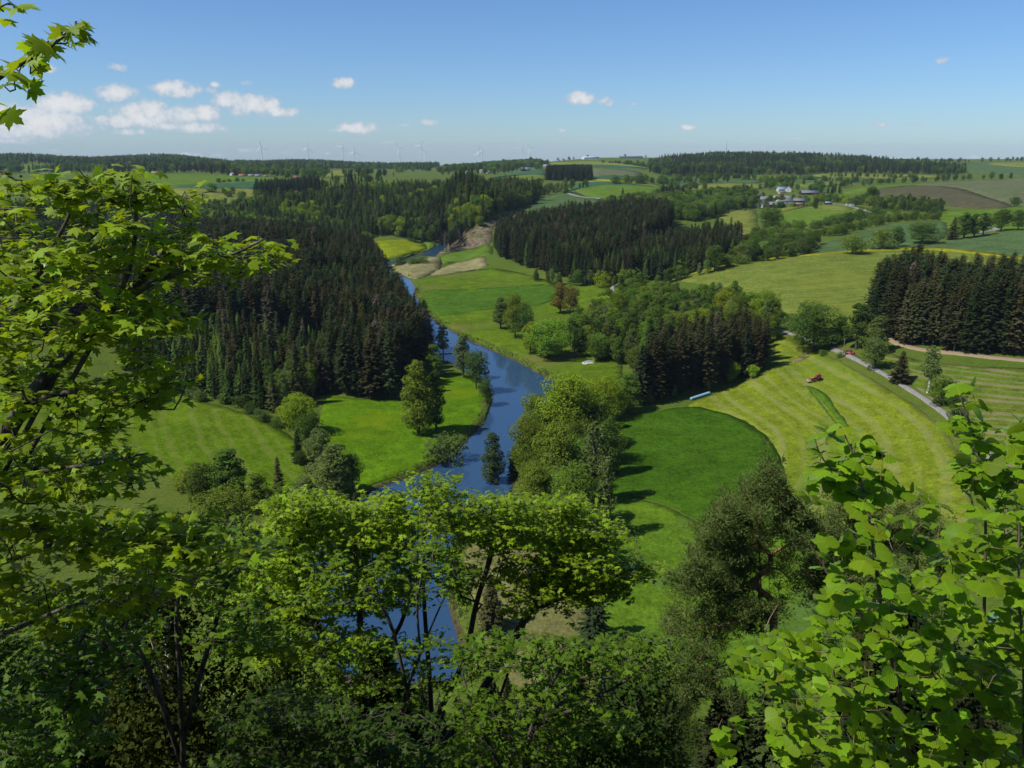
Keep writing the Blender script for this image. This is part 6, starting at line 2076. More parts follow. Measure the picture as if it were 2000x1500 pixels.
def cyl(a, b, r0, r1=None, k=10, caps=True):
    a, b = np.array(a, float), np.array(b, float)
    r1 = r0 if r1 is None else r1
    d = unit(b - a)
    ref = np.array([0, 0, 1.0]) if abs(d[2]) < 0.9 else np.array([1.0, 0, 0])
    u = unit(np.cross(d, ref))
    v = np.cross(d, u)
    an = np.arange(k) * 2 * math.pi / k
    ring = np.cos(an)[:, None] * u + np.sin(an)[:, None] * v
    V = np.concatenate([a + ring * r0, b + ring * r1, [a], [b]])
    i = np.arange(k)
    j = (i + 1) % k
    Q = [np.stack([i, j, j + k, i + k], 1)]
    if caps:
        Q.append(np.stack([np.full(k, 2 * k), j, i, np.full(k, 2 * k)], 1)[:, :4])
        Q.append(np.stack([np.full(k, 2 * k + 1), i + k, j + k, np.full(k, 2 * k + 1)], 1))
    return V, np.concatenate(Q)


def empty(name, loc, rz=0.0, label=None, cat=None, group=None):
    e = bpy.data.objects.new(name, None)
    COL.objects.link(e)
    e.location = loc
    e.rotation_euler = (0, 0, rz)
    return tag(e, label, cat, group)


M_WHITE = plain("white_plaster", (0.52, 0.505, 0.475), 0.8, 0.1, 0.08)
M_CREAM = plain("cream_plaster", (0.60, 0.53, 0.40), 0.8, 0.1, 0.1)
M_WOOD = plain("dark_barn_boards", (0.052, 0.04, 0.034), 0.9, 0.05, 0.3)
M_BRICKW = plain("brick_red_wall", (0.17, 0.075, 0.055), 0.9, 0.05, 0.25)
M_SLATE = plain("grey_slate_roof", (0.15, 0.16, 0.175), 0.6, 0.25, 0.2)
M_BLUEROOF = plain("blue_grey_roof", (0.17, 0.23, 0.33), 0.5, 0.3, 0.12)
M_TILE = plain("red_tile_roof", (0.26, 0.115, 0.08), 0.8, 0.1, 0.2)
M_TAN = plain("weathered_tan_roof", (0.25, 0.19, 0.12), 0.85, 0.1, 0.25)
M_GLASS = plain("window_glass", (0.025, 0.03, 0.04), 0.12, 0.5, 0.1)
M_FRAME = plain("white_frame", (0.68, 0.68, 0.66), 0.6, 0.2, 0.05)
M_DOOR = plain("brown_door", (0.10, 0.055, 0.03), 0.7, 0.2, 0.2)
M_STEEL = plain("white_turbine_paint", (0.80, 0.80, 0.80), 0.45, 0.3, 0.03)
M_GREYM = plain("grey_metal", (0.25, 0.26, 0.27), 0.5, 0.4, 0.1)
M_RED = plain("red_machine_paint", (0.30, 0.028, 0.024), 0.3, 0.5, 0.08)
M_ORANGE = plain("orange_machine_paint", (0.32, 0.07, 0.03), 0.35, 0.5, 0.1)
M_PINK = plain("faded_red_guard", (0.40, 0.16, 0.13), 0.5, 0.3, 0.12)
M_TYRE = plain("black_rubber", (0.02, 0.02, 0.02), 0.8, 0.2, 0.2)
M_RIM = plain("pale_rim", (0.55, 0.54, 0.50), 0.4, 0.4, 0.08)
M_BALE = plain("pale_blue_film", (0.22, 0.40, 0.50), 0.3, 0.5, 0.1)
M_TARP = plain("grey_tarpaulin", (0.22, 0.22, 0.235), 0.6, 0.3, 0.25, 3.0)
M_TARPW = plain("white_tarpaulin", (0.42, 0.41, 0.37), 0.6, 0.3, 0.15, 3.0)
M_LOG = plain("weathered_log", (0.24, 0.19, 0.14), 0.9, 0.05, 0.3)
M_STRAW = plain("hall_white", (0.62, 0.63, 0.66), 0.6, 0.2, 0.06)


def house(name, label, px, py, wpx, depth_m, wall_h, roof_h, rz, wall, roof, cols=3, rows=1, cat_='house', chimney=False, door=True, over=0.4, group=None, zadd=0.0):
    """gabled building; ridge along its local X. wpx: seen length of the long side in the photograph"""
    p = unproject([(px, py)])[0]
    _, _, wv = project(p)
    L = max(3.0, wpx * wv / F / max(0.35, abs(math.cos(rz))))
    D = depth_m
    e = empty(name, (p[0], p[1], p[2] - 0.3 + zadd), rz, label, cat_, group)
    wall_h = wall_h * 0.74 + 0.3
    roof_h *= 0.76
    hx, hy = L / 2, D / 2
    V = np.array([(-hx, -hy, 0), (hx, -hy, 0), (hx, hy, 0), (-hx, hy, 0), (-hx, -hy, wall_h), (hx, -hy, wall_h), (hx, hy, wall_h), (-hx, hy, wall_h),
                  (-hx, 0, wall_h + roof_h), (hx, 0, wall_h + roof_h)], float)
    me = bpy.data.meshes.new("wall")
    me.from_pydata([tuple(v) for v in V], [], [(0, 1, 5, 4), (2, 3, 7, 6), (1, 2, 6, 9, 5), (3, 0, 4, 8, 7)])
    me.materials.append(wall)
    link('wall', me, e)
    s = roof_h / hy
    t = 0.22
    ox, oy = hx + over, hy + over
    parts = []
    for sg in (-1, 1):
        a = [(-ox, 0, wall_h + roof_h + 0.05), (ox, 0, wall_h + roof_h + 0.05), (ox, sg * oy, wall_h - s * over + 0.05), (-ox, sg * oy, wall_h - s * over + 0.05)]
        b = [(x, y, z + t) for x, y, z in a]
        V2 = np.array(a + b, float)
        Q2 = np.array([(0, 1, 2, 3), (7, 6, 5, 4), (0, 4, 5, 1), (1, 5, 6, 2), (2, 6, 7, 3), (3, 7, 4, 0)])
        if sg < 0:
            Q2 = Q2[:, ::-1]
        parts.append((V2, Q2))
    rf = part('roof', cat(parts), roof, e)
    if chimney:
        part('chimney', box_vq(hx * 0.3, hx * 0.3 + 0.7, -0.35, 0.35, wall_h + roof_h - 0.6, wall_h + roof_h + 1.0), M_BRICKW, rf)
    if cols:
        for r_ in range(rows):
            z0 = 1.2 + r_ * 2.7
            if z0 + 1.2 > wall_h:
                break
            for c in range(cols):
                x = -hx + L * (c + 0.5) / cols
                fr = part('window', box_vq(x - 0.6, x + 0.6, -hy - 0.05, -hy + 0.1, z0, z0 + 1.3), M_FRAME, e)
                part('pane', box_vq(x - 0.48, x + 0.48, -hy - 0.08, -hy, z0 + 0.12, z0 + 1.18), M_GLASS, fr)
        for sg in (-1, 1):
            fr = part('window', box_vq(min(sg * hx, sg * (hx + 0.05)), max(sg * hx, sg * (hx + 0.05)), -0.6, 0.6, wall_h * 0.55, wall_h * 0.55 + 1.3), M_FRAME, e)
            part('pane', box_vq(min(sg * hx, sg * (hx + 0.08)), max(sg * hx, sg * (hx + 0.08)), -0.48, 0.48, wall_h * 0.55 + 0.12, wall_h * 0.55 + 1.18), M_GLASS, fr)
    if door:
        part('door', box_vq(hx * 0.12 - 0.6, hx * 0.12 + 0.6, -hy - 0.07, -hy + 0.1, 0.3, 2.4), M_DOOR, e)
    return e


# farm village
house('barn', "large dark timber barn with grey roof at the front of the farm village", 1515, 405, 30, 10, 5.0, 4.2, 0.1, M_WOOD, M_SLATE, cols=0, cat_='barn')
house('barn', "tall brown barn with blue grey roof at the right of the farm village", 1560, 401, 20, 12, 8.5, 4.5, -0.35, M_WOOD, M_SLATE, cols=0, cat_='barn')
house('shed', "brick red shed with tan roof leaning on the tall brown barn", 1558, 402.5, 17, 6, 3.5, 2.2, -0.2, M_BRICKW, M_TAN, cols=0, cat_='shed')
house('house', "small white house with dark gable roof at the left front of the village", 1487, 404.5, 10, 8, 4.0, 4.2, 0.9, M_WHITE, M_SLATE, 2, 1)
house('house', "white house with wide grey roof in the left part of the village", 1496, 394, 24, 10, 5.0, 5.0, 0.08, M_WHITE, M_SLATE, 4, 1, chimney=True)
house('house', "white house with weathered brown roof in the middle of the village", 1517, 392, 13, 9, 5.0, 5.0, 0.15, M_WHITE, M_TAN, 3, 1, chimney=True)
house('barn', "long low grey roofed stable in the middle of the village", 1533, 396, 32, 11, 3.4, 2.6, 0.05, M_WHITE, M_SLATE, 5, 1, cat_='barn')
house('house', "pale house with grey roof close to the tall brown barn", 1540, 391, 16, 9, 4.6, 4.2, -0.3, M_CREAM, M_SLATE, 3, 1)
house('house', "white house with bright blue roof at the back of the village", 1527, 374, 18, 10, 5.0, 4.8, 0.1, M_WHITE, M_BLUEROOF, 4, 1)
house('house', "white gabled house beside the blue roofed one", 1539, 374, 9, 10, 6.0, 5.0, 1.25, M_WHITE, M_SLATE, 2, 2)
house('shed', "low red roofed building below the blue roofed house", 1527, 378, 13, 7, 2.6, 2.2, 0.1, M_WHITE, M_TILE, 2, 1, cat_='shed')
house('barn', "long grey roofed barn behind the trees at the back of the village", 1580, 380, 34, 14, 4.0, 4.5, 0.05, M_WOOD, M_SLATE, cols=0, cat_='barn')
house('shed', "small dark shed standing alone at the edge of the village meadow", 1617, 399.5, 12, 6, 3.2, 2.0, 0.0, M_WOOD, M_BLUEROOF, cols=0, cat_='shed')
house('house', "grey roofed house with a white end wall at the far left of the village", 1478, 388, 18, 9, 4.4, 4.0, 0.1, M_WHITE, M_SLATE, 3, 1)
house('house', "tiny white gabled house among trees left of the village", 1448, 390, 6, 7, 5.0, 3.5, 1.2, M_WHITE, M_TILE, 1, 1)
house('shed', "low grey hut at the edge of the pale yellow meadow", 1430, 410, 12, 5, 2.4, 1.0, 0.1, M_CREAM, M_SLATE, 2, 1, cat_='shed')
house('house', "brown roofed farmhouse in the grove left of the village", 1332, 381, 11, 9, 4.5, 4.2, 0.1, M_CREAM, M_TAN, 3, 1)
house('house', "white gable end in the grove left of the village", 1385, 386, 7, 8, 5.0, 4.0, 1.2, M_WHITE, M_SLATE, 2, 1)
# left hamlet
house('house', "white house with grey roof at the left end of the left hamlet", 458, 343.5, 10, 9, 5.0, 4.5, 0.9, M_WHITE, M_SLATE, 3, 2)
house('house', "white house with bright red roof in the left hamlet", 473, 345.5, 12, 10, 3.6, 4.5, 0.1, M_WHITE, M_TILE, 3, 1)
house('house', "grey roofed house beside the red roofed one in the left hamlet", 491, 345.5, 11, 9, 3.6, 4.2, 0.2, M_CREAM, M_SLATE, 3, 1)
house('house', "cream house with grey roof right of the middle of the left hamlet", 504, 346, 11, 9, 4.0, 4.2, 0.3, M_CREAM, M_SLATE, 3, 1)
house('house', "small red roofed house at the right of the left hamlet", 519, 346.5, 7, 8, 3.4, 3.5, 0.1, M_WHITE, M_TILE, 2, 1)
house('house', "lone red roofed house among trees right of the left hamlet", 577, 350, 7, 8, 4.6, 4.0, 0.8, M_WHITE, M_TILE, 2, 1)
house('hall', "long white building at the back of the left hamlet", 489, 340, 18, 12, 4.0, 2.0, 0.0, M_WHITE, M_STRAW, 6, 1, cat_='building')
house('house', "pale house standing alone at the foot of the left horizon woods", 303, 341, 12, 10, 4.5, 4.5, 0.3, M_WHITE, M_TAN, 3, 1)
# centre hamlet
house('house', "white house at the left end of the hamlet on the centre ridge", 914, 341, 9, 10, 5.5, 4.5, 0.5, M_WHITE, M_SLATE, 3, 2)
house('house', "grey roofed house in the middle of the hamlet on the centre ridge", 944, 337, 13, 11, 5.5, 5.0, 0.2, M_CREAM, M_SLATE, 3, 2)
house('house', "cream house half hidden by trees on the centre ridge", 953, 339, 8, 9, 5.0, 4.0, 0.9, M_WHITE, M_TAN, 2, 1)
house('house', "long roofed house above the teal field on the centre ridge", 982, 336, 14, 11, 5.0, 4.5, 0.1, M_WHITE, M_SLATE, 4, 1)
house('barn', "large barn with dark blue grey roof at the right end of the centre hamlet", 1026, 334, 17, 16, 5.0, 8.0, 0.25, M_WOOD, M_BLUEROOF, cols=0, cat_='barn')
house('hall', "long low white hall on the ridge right of the centre hamlet", 1069, 325, 15, 14, 5.0, 1.5, 0.0, M_WHITE, M_STRAW, cols=0, cat_='hall', door=False)
hl = house('hall', "large industrial hall with a red band on the far ridge", 1153, 311, 30, 40, 9.0, 2.5, 0.15, M_STRAW, M_STRAW, cols=0, cat_='hall', door=False)
part('band', box_vq(-26, 26, -20.3, -20.05, 4.0, 7.0), M_TILE, hl)
house('hall', "long dark hall roof on the far ridge", 1232, 309, 44, 40, 8.0, 1.5, 0.0, M_SLATE, M_BLUEROOF, cols=0, cat_='hall', door=False)
house('hall', "pale pink hall roof at the left end of the right ridge", 1322, 309, 18, 30, 9.0, 1.5, 0.0, M_CREAM, M_STRAW, cols=0, cat_='hall', door=False)


# wind turbines
def turbine(px, hub_y, bpx, ang, label, first=[None]):
    d = ray(px, hub_y)
    dist = 48.0 * F / bpx
    x, y = d[0] / d[1] * dist, dist
    zh = EYE + d[2] / d[1] * dist
    z0 = float(height(x, y)[0]) - 1.0
    e = empty('wind_turbine', (x, y, z0), 0.0, label, 'wind turbine', "wind turbines on the horizon")
    H = zh - z0
    part('tower', cyl((0, 0, 0), (0, 0, H - 1.5), 3.0, 1.5, 14), M_STEEL, e, True)
    nac = box_vq(-2.0, 2.0, -5.0, 6.0, H - 1.8, H + 2.2)
    part('nacelle', nac, M_STEEL, e)
    hb = part('hub', cyl((0, -5.0, H), (0, -8.0, H), 2.1, 0.8, 12), M_STEEL, e, True)
    for k in range(3):
        a = math.radians(ang + 120 * k)
        ss = np.linspace(0, 1, 7)
        r = 1.5 + 46.5 * ss
        ch = np.interp(ss, [0, 0.08, 0.22, 1], [1.6, 1.8, 4.2, 0.7])
        th = np.interp(ss, [0, 0.1, 1], [1.5, 0.8, 0.12])
        u = np.array([math.sin(a), 0, math.cos(a)])
        v = np.array([math.cos(a), 0, -math.sin(a)])
        V = []
        for i in range(7):
            c = u * r[i] + np.array([0, -6.5, H])
            tw = math.radians(18 * (1 - ss[i]) + 4)
            cv = v * math.cos(tw) + np.array([0, 1, 0]) * math.sin(tw)
            nv = np.cross(u, cv)
            V += [c - cv * ch[i] * 0.35, c + nv * th[i] * 0.5, c + cv * ch[i] * 0.65, c - nv * th[i] * 0.5]
        Q = []
        for i in range(6):
            for j in range(4):
                Q.append((i * 4 + j, i * 4 + (j + 1) % 4, i * 4 + 4 + (j + 1) % 4, i * 4 + 4 + j))
        Q.append((24, 25, 26, 27))
        part('blade', (np.array(V), np.array(Q)), M_STEEL, e)


turbine(510, 287, 15.0, -12, "leftmost white wind turbine on the horizon")
turbine(601, 289, 13.5, 5, "white wind turbine standing alone, second from the left")
turbine(669, 286, 13.5, 28, "taller turbine of the pair right of the second, third from the left")
turbine(692, 296, 14.0, 0, "lower turbine of the same pair, fourth from the left, one blade straight up")
turbine(780, 289, 15.5, -42, "lone wind turbine in the middle of the horizon row, fifth from the left")
turbine(822, 285, 13.0, 27, "taller turbine of the close pair left of the centre hamlet")
turbine(829, 300, 12.0, 55, "lower turbine half hidden behind the tall one left of the centre hamlet")
turbine(936.5, 296, 14.5, -10, "left turbine of the overlapping pair above the centre hamlet")
turbine(941.5, 292, 12.5, -20, "right turbine of the overlapping pair above the centre hamlet")
turbine(1019, 290, 11.5, 30, "left turbine of the pair behind the dark wood crest")
turbine(1036, 289, 13.0, -38, "right turbine of the pair behind the dark wood crest")

# masts
p = unproject([(1418, 306)])[0]
e = empty('radio_mast', (p[0], p[1], p[2]), 0, "thin lattice radio mast on the right wooded ridge", 'mast')
part('mast', cyl((0, 0, 0), (0, 0, 50), 1.0, 0.5, 6), M_GREYM, e)
part('antenna', cyl((0, 0, 49.9), (0, 0, 62), 0.25, 0.15, 6), M_GREYM, e)
for k in range(3):
    part('dish', cyl((0, -0.9, 36 + 4 * k), (0, -1.5, 36 + 4 * k), 1.1, 1.3, 10), M_STEEL, e)
p = unproject([(1106, 312)])[0]
e = empty('water_tower', (p[0], p[1], p[2]), 0, "slim white tower on the far ridge above the pale field", 'tower')
part('shaft', cyl((0, 0, 0), (0, 0, 19), 1.0, 0.9, 10), M_STEEL, e, True)
part('tank', cyl((0, 0, 18.9), (0, 0, 24), 1.9, 1.9, 12), M_STEEL, e)


# tractor with its mowers
def wheel(parent, x, y, r, w, rim=0.55):
    t = []
    n = 20
    prof = [(r * 0.62, -w / 2), (r * 0.93, -w / 2), (r, -w * 0.32), (r, w * 0.32), (r * 0.93, w / 2), (r * 0.62, w / 2)]
    V = []
    for i in range(n):
        a = 2 * math.pi * i / n
        for rr, yy in prof:
            V.append((x + rr * math.cos(a), y + yy, r + rr * math.sin(a)))
    Q = []
    m = len(prof)
    for i in range(n):
        for j in range(m):
            Q.append((i * m + j, i * m + (j + 1) % m, ((i + 1) % n) * m + (j + 1) % m, ((i + 1) % n) * m + j))
    e = link('wheel', None, parent)
    part('tyre', (np.array(V), np.array(Q)), M_TYRE, e, True)
    part('rim', cyl((x, y - w * 0.3, r), (x, y + w * 0.3, r), r * 0.63, r * 0.63, 16), M_RIM, e)
    return e


def tractor():
    p = unproject([(1596, 745)])[0]
    e = empty('tractor', (p[0], p[1], p[2] + 0.17), math.radians(172), "red tractor with disc mowers at the front and behind on the hay field", 'tractor')
    # local +X is forwards
    hood = np.array([(0.3, -0.5, 0.9), (2.5, -0.42, 0.95), (2.5, 0.42, 0.95), (0.3, 0.5, 0.9), (0.3, -0.48, 1.85), (2.35, -0.36, 1.55), (2.35, 0.36, 1.55), (0.3, 0.48, 1.85)], float)
    part('hood', (hood, box_vq(0, 1, 0, 1, 0, 1)[1]), M_RED, e)
    part('chassis', box_vq(-1.4, 2.4, -0.35, 0.35, 0.55, 1.0), M_GREYM, e)
    cab = np.array([(-1.15, -0.75, 1.05), (0.35, -0.7, 1.05), (0.35, 0.7, 1.05), (-1.15, 0.75, 1.05), (-1.0, -0.68, 2.6), (0.15, -0.64, 2.6), (0.15, 0.64, 2.6), (-1.0, 0.68, 2.6)], float)
    part('cab', (cab, box_vq(0, 1, 0, 1, 0, 1)[1]), M_GLASS, e)
    part('cab_roof', box_vq(-1.2, 0.4, -0.82, 0.82, 2.6, 2.85), M_RED, e)
    for sx in (-1.08, 0.22):
        for sy in (-0.72, 0.72):
            part('cab_post', cyl((sx, sy, 1.0), (sx * 0.92, sy * 0.95, 2.62), 0.06, 0.05, 6), M_TYRE, e)
    for sy in (-1, 1):
        wheel(e, -0.9, sy * 0.95, 0.92, 0.55)
        wheel(e, 1.75, sy * 0.85, 0.65, 0.42)
        fen = []
        for i in range(7):
            a = math.radians(20 + 24 * i)
            fen += [(-0.9 + 1.05 * math.cos(a), sy * 0.68, 0.92 + 1.05 * math.sin(a)), (-0.9 + 1.05 * math.cos(a), sy * 1.25, 0.92 + 1.05 * math.sin(a))]
        V = np.array(fen, float)
        V2 = V.copy()
        V2[:, 2] += 0.05
        Q = [(i * 2, i * 2 + 1, i * 2 + 3, i * 2 + 2) for i in range(6)]
        Q2 = [tuple(q + 14 for q in qq[::-1]) for qq in Q]
        part('mudguard', (np.concatenate([V, V2]), np.array(Q + Q2)), M_RED, e)
    part('exhaust', cyl((0.75, -0.55, 1.7), (0.75, -0.55, 2.75), 0.05, 0.05, 8), M_TYRE, e)
    for sy in (-0.3, 0.3):
        part('headlight', box_vq(2.36, 2.52, sy - 0.1, sy + 0.1, 1.25, 1.42), M_RIM, e)
    # front mower: low rounded deck with pale skirt
    for nm, x0, m1, yo, wd in (('front_mower', 3.4, M_PINK, 0.0, 1.5), ('rear_mower', -2.6, M_ORANGE, 0.5, 1.6)):
        mo = link(nm, None, e)
        k = 18
        V = []
        for zz, f in ((0.12, 1.0), (0.42, 1.0), (0.62, 0.78), (0.7, 0.35)):
            for i in range(k):
                a = 2 * math.pi * i / k
                V.append((x0 + 0.75 * f * math.copysign(abs(math.cos(a)) ** 0.6, math.cos(a)), yo + wd * f * math.copysign(abs(math.sin(a)) ** 0.5, math.sin(a)), zz))
        Q = [(r_ * k + i, r_ * k + (i + 1) % k, (r_ + 1) * k + (i + 1) % k, (r_ + 1) * k + i) for r_ in range(3) for i in range(k)]
        V.append((x0, yo, 0.72))
        Q += [(3 * k + i, 3 * k + (i + 1) % k, len(V) - 1, len(V) - 1) for i in range(k)]
        part('deck', (np.array(V), np.array(Q)), m1, mo)
        V = []
        for zz, f in ((0.03, 1.04), (0.36, 1.04)):
            for i in range(k):
                a = 2 * math.pi * i / k
                V.append((x0 + 0.75 * f * math.copysign(abs(math.cos(a)) ** 0.6, math.cos(a)), yo + wd * f * math.copysign(abs(math.sin(a)) ** 0.5, math.sin(a)), zz))
        part('skirt', (np.array(V), np.array([(i, (i + 1) % k, k + (i + 1) % k, k + i) for i in range(k)])), M_TARPW if nm == 'front_mower' else M_GREYM, mo)
        xa = 2.4 if x0 > 0 else -1.4
        for sy in (-0.4, 0.4):
            part('lift_arm', cyl((xa, sy, 0.7), (x0, yo + sy, 0.6), 0.07, 0.06, 6), M_GREYM, mo)
        part('frame', box_vq(min(x0, xa), max(x0, xa), yo * 0.5 - 0.12, yo * 0.5 + 0.12, 0.72, 0.95), M_RED, mo)


tractor()


def pickup():
    p = unproject([(1659, 692)])[0]
    e = empty('pickup', (p[0], p[1], p[2] + 0.2), math.radians(-48), "red pickup parked beside the lane", 'pickup')
    prof = [(-2.1, 0.45), (2.1, 0.45), (2.15, 0.8), (2.0, 1.02), (0.9, 1.12), (0.35, 1.70), (-0.85, 1.72), (-1.05, 1.1), (-2.1, 1.06)]
    hw = 0.86
    V = np.array([(x, -hw * (0.82 if z > 1.3 else 1), z) for x, z in prof] + [(x, hw * (0.82 if z > 1.3 else 1), z) for x, z in prof], float)
    n = len(prof)
    me = bpy.data.meshes.new("body")
    F_ = [tuple(range(n)), tuple(range(2 * n - 1, n - 1, -1))] + [((i + 1) % n, i, n + i, n + (i + 1) % n) for i in range(n)]
    me.from_pydata([tuple(v) for v in V], [], F_)
    me.materials.append(M_RED)
    link('body', me, e)
    ws = np.array([(0.86, -0.68, 1.17), (0.86, 0.68, 1.17), (0.40, 0.66, 1.66), (0.40, -0.66, 1.66)], float) + np.array([0.05, 0, 0.03])
    part('windscreen', (np.vstack([ws, ws - np.array([0.03, 0, 0.03])]), box_vq(0, 1, 0, 1, 0, 1)[1]), M_GLASS, e)
    for sy in (-1, 1):
        q = np.array([(-0.82, sy * 0.80, 1.18), (0.62, sy * 0.80, 1.18), (0.28, sy * 0.735, 1.62), (-0.74, sy * 0.735, 1.62)], float)
        part('side_window', (np.vstack([q, q + np.array([0, sy * 0.03, 0])]), box_vq(0, 1, 0, 1, 0, 1)[1]), M_GLASS, e)
        part('headlight', box_vq(2.08, 2.19, min(sy * 0.5, sy * 0.8), max(sy * 0.5, sy * 0.8), 0.72, 0.9), M_RIM, e)
        part('sill_trim', box_vq(-1.0, 1.0, min(sy * 0.86, sy * 0.9), max(sy * 0.86, sy * 0.9), 0.45, 0.62), M_RIM, e)
        for x in (-1.35, 1.35):
            wheel(e, x, sy * 0.78, 0.36, 0.24)
    part('load_bed', box_vq(-2.02, -1.12, -0.76, 0.76, 1.06, 1.09), M_TYRE, e)
    part('bumper', box_vq(2.1, 2.24, -0.8, 0.8, 0.42, 0.62), M_TYRE, e)


pickup()


def van(px, py, rz, label, L=5.2):
    p = unproject([(px, py)])[0]
    e = empty('van', (p[0], p[1], p[2] + 0.5), rz, label, 'van')
    prof = [(-L / 2, 0.4), (L / 2, 0.4), (L / 2, 1.0), (L / 2 - 0.5, 1.25), (L / 2 - 1.2, 2.3), (-L / 2, 2.35)]
    n = len(prof)
    V = [(x, -0.95, z) for x, z in prof] + [(x, 0.95, z) for x, z in prof]
    me = bpy.data.meshes.new("body")
    me.from_pydata(V, [], [tuple(range(n)), tuple(range(2 * n - 1, n - 1, -1))] + [((i + 1) % n, i, n + i, n + (i + 1) % n) for i in range(n)])
    me.materials.append(M_FRAME)
    link('body', me, e)
    part('side_window', box_vq(-L / 2 + 0.4, L / 2 - 1.3, -0.98, -0.95, 1.45, 2.0), M_GLASS, e)
    for x in (-L / 2 + 0.9, L / 2 - 0.9):
        for y in (-0.85, 0.85):
            wheel(e, x, y, 0.34, 0.22)


van(1656, 402.5, 0.1, "white van on the road leaving the village, the left of two")
van(1664, 403, 0.0, "white van on the road leaving the village, the right of two", 5.8)
# caravan by the grove
p = unproject([(1068, 379)])[0]
e = empty('caravan', (p[0], p[1], p[2] + 0.5), 0.2, "small white caravan at the edge of the plateau grove", 'caravan')
part('body', (np.array([(-2.4, -1.1, 0.5), (2.4, -1.1, 0.5), (2.4, 1.1, 0.5), (-2.4, 1.1, 0.5), (-2.1, -1.05, 2.9), (2.1, -1.05, 2.9), (2.1, 1.05, 2.9), (-2.1, 1.05, 2.9)], float), box_vq(0, 1, 0, 1, 0, 1)[1]), M_FRAME, e)
part('window', box_vq(-1.2, 1.2, -1.13, -1.05, 1.6, 2.3), M_GLASS, e)
for sy in (-0.9, 0.9):
    wheel(e, 0, sy, 0.35, 0.22)
# trailer and container in the pale meadow
p = unproject([(1454, 412)])[0]
e = empty('trailer', (p[0], p[1], p[2] + 0.3), 0.3, "green farm trailer at the top of the pale yellow meadow", 'trailer')
M_GREENP = plain("green_machine_paint", (0.03, 0.16, 0.07), 0.5, 0.3, 0.1)
part('bed', box_vq(-2.0, 2.0, -1.0, 1.0, 0.7, 1.7), M_GREENP, e)
part('drawbar', cyl((2.0, 0, 0.7), (3.4, 0, 0.5), 0.08, 0.08, 6), M_GREYM, e)
for x in (-1.0, 1.0):
    for y in (-0.8, 0.8):
        wheel(e, x, y, 0.42, 0.25)

# wrapped bales in a row at the foot of the spruces
A, B = unproject([(1349, 782), (1386, 770)])
nb = 8
for i in range(nb):
    t = (i + 0.5) / nb
    c = A + (B - A) * t
    z = float(height(c[0], c[1])[0])
    d = unit((B - A) * np.array([1, 1, 0]))
    L = np.linalg.norm((B - A)[:2]) / nb
    n = 16
    prof = [(0, 0.35), (0.06, 0.58), (0.16, 0.63), (0.5, 0.64), (0.84, 0.63), (0.94, 0.58), (1.0, 0.35)]
    V = []
    for s, r_ in prof:
        for k in range(n):
            a = 2 * math.pi * k / n
            V.append((L * 0.97 * (s - 0.5), r_ * math.cos(a), 0.62 + r_ * math.sin(a) * (0.97 if math.sin(a) > -0.8 else 0.93)))
    Q = [(j * n + k, j * n + (k + 1) % n, (j + 1) * n + (k + 1) % n, (j + 1) * n + k) for j in range(6) for k in range(n)]
    me = mesh_np("bale", np.array(V), [np.array(Q), np.array([list(range(n))[::-1], [6 * n + k for k in range(n)]])], [M_BALE], smooth=True)
    pos = ["first", "second", "third", "fourth", "fifth", "sixth", "seventh", "last"][i]
    link('wrapped_bale', me, None, (c[0], c[1], z + 0.05), math.atan2(d[1], d[0]), "pale blue film wrapped bale, %s from the left in the row below the spruces" % pos, 'bale', "row of pale blue wrapped bales")

# tarpaulin shelter in the river meadow
p = unproject([(1148, 710)])[0]
e = empty('tarpaulin_shelter', (p[0], p[1], p[2]), 0.15, "low grey tarpaulin shelter with pale edges in the river meadow", 'shelter')
gx = np.linspace(-2.9, 2.9, 15)
gy = np.linspace(-1.9, 1.9, 11)
gg = np.random.default_rng(9)
V = []
for x in gx:
    for y in gy:
        ridge = 1.75 - 0.12 * abs(x - 0.8) - 0.05 * (x - 0.8) ** 2
        z = ridge - 0.62 * abs(y) - 0.1 * math.sin(x * 2.1) * abs(y) + gg.normal(0, 0.03)
        V.append((x * (1 - 0.1 * abs(y) / 1.9), y, max(0.12, z)))
Q = [(i * 11 + j, (i + 1) * 11 + j, (i + 1) * 11 + j + 1, i * 11 + j + 1) for i in range(14) for j in range(10)]
QA = np.array([q for q in Q if 1 < (q[0] % 11) < 8 and 11 * 2 < q[0]])
QB = np.array([q for q in Q if not (1 < (q[0] % 11) < 8 and 11 * 2 < q[0])])
part('sheet', (np.array(V), QA), M_TARP, e)
part('sheet_edge', (np.array(V), QB), M_TARPW, e)
for x in (-2.6, -0.9, 0.9, 2.6):
    part('prop', cyl((x, -1.8, -0.1), (x, -1.8, 0.5), 0.05, 0.05, 6), M_LOG, e)

# fallen tree lying in the water
A, B = on_plane(858, 692, 0.1), on_plane(884, 690, 0.1)
V, Q = cat([cyl((A[0], A[1], 0.35), (B[0], B[1], 0.1), 0.28, 0.12, 8)] + [cyl((A[0] + (B[0] - A[0]) * s, A[1] + (B[1] - A[1]) * s, 0.2), (A[0] + (B[0] - A[0]) * (s + .12), A[1] + (B[1] - A[1]) * s + q, 0.9), 0.08, 0.03, 5) for s, q in ((0.4, 1.2), (0.55, -1.4), (0.7, 0.9), (0.85, -0.7))])
link('fallen_trunk', mesh_np("fallen_trunk", V, [Q], [M_LOG]), label="fallen bare trunk lying in the river beside the spruces", cat='log')

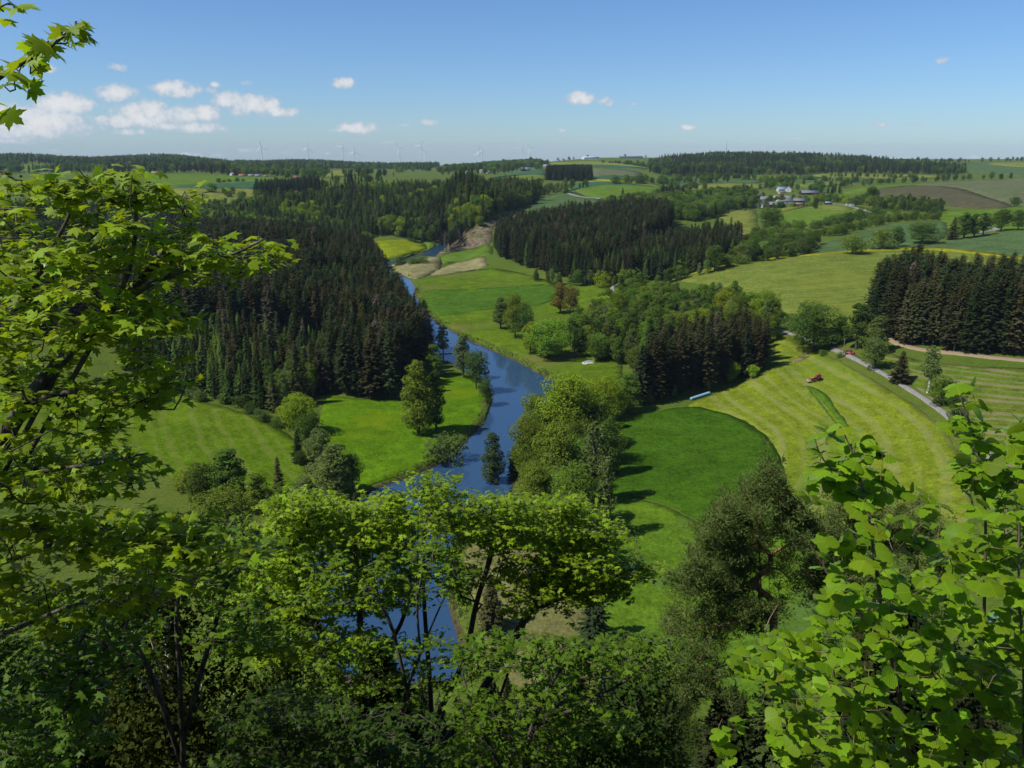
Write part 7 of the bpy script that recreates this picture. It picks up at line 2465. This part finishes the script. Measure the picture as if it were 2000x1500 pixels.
# logs on the felled slope
g = np.random.default_rng(77)
q = in_poly([(865, 490), (905, 464), (950, 436), (1000, 424), (965, 446), (955, 474), (900, 487)], 46, g)
W3 = unproject(q)
base_log = mesh_np("felled_log", *[(lambda vq: (vq[0], [vq[1]]))(cyl((-3.5, 0, 0.2), (3.5, 0, 0.2), 0.32, 0.2, 8))][0], [M_LOG])
for w3 in W3:
    link('felled_log', base_log, None, (w3[0], w3[1], w3[2] + 0.35), g.uniform(0, 3.1), "pale felled log lying on the brown cleared slope", 'log', "felled logs on the cleared slope")

# posts along the lane
p = unproject([(1646, 698)])[0]
e = empty('utility_pole', (p[0], p[1], p[2]), 0, "pale wooden utility pole beside the red pickup", 'pole')
part('pole', cyl((0, 0, -0.3), (0, 0, 8.5), 0.15, 0.11, 8), M_LOG, e)
part('crossarm', box_vq(-0.9, 0.9, -0.06, 0.06, 7.9, 8.05), M_LOG, e)
pb = mesh_np("fence_post", *[(lambda vq: (vq[0], [vq[1]]))(cyl((0, 0, -0.2), (0, 0, 1.35), 0.07, 0.06, 7))][0], [M_LOG])
for k, (a, b) in enumerate([(1675, 707), (1692, 716), (1724, 733), (1742, 743), (1772, 760), (1790, 772), (1822, 793), (1842, 808)]):
    w3 = unproject([(a - 7, b)])[0]
    link('fence_post', pb, None, w3, 0, "thin wooden post on the field side of the gravel lane", 'post', "wooden posts along the lane")


# ------------------------------------------------------------------ the air
def build_haze():
    bpy.context.view_layer.update()
    HIGH = max(max((o.matrix_world @ Vector(c)).z for c in o.bound_box) for o in SC.objects if o.type == 'MESH' and o.name.startswith(('blade', 'tower', 'mast', 'antenna'))) + 2.0
    HIGH = max(HIGH, EYE + 12.0)
    print('haze', GROUND_LOW, HIGH)
    V, Q = box_vq(-13400, 13400, -13400, 13400, min(-2.7, GROUND_LOW[0] - 1.0), HIGH)
    m = bpy.data.materials.new("haze_air")
    m.use_nodes = True
    t = NT(m.node_tree)
    t.n.clear()
    out = t.add('ShaderNodeOutputMaterial')
    v = t.add('ShaderNodeVolumePrincipled')
    v.inputs['Color'].default_value = (0.66, 0.83, 1.0, 1)
    v.inputs['Density'].default_value = 3.3e-5
    v.inputs['Anisotropy'].default_value = 0.0
    t.l.new(v.outputs[0], out.inputs['Volume'])
    link('haze', mesh_np("haze", V, [Q], [m]), kind='stuff', label="thin pale blue haze in the air over the whole valley")


build_haze()
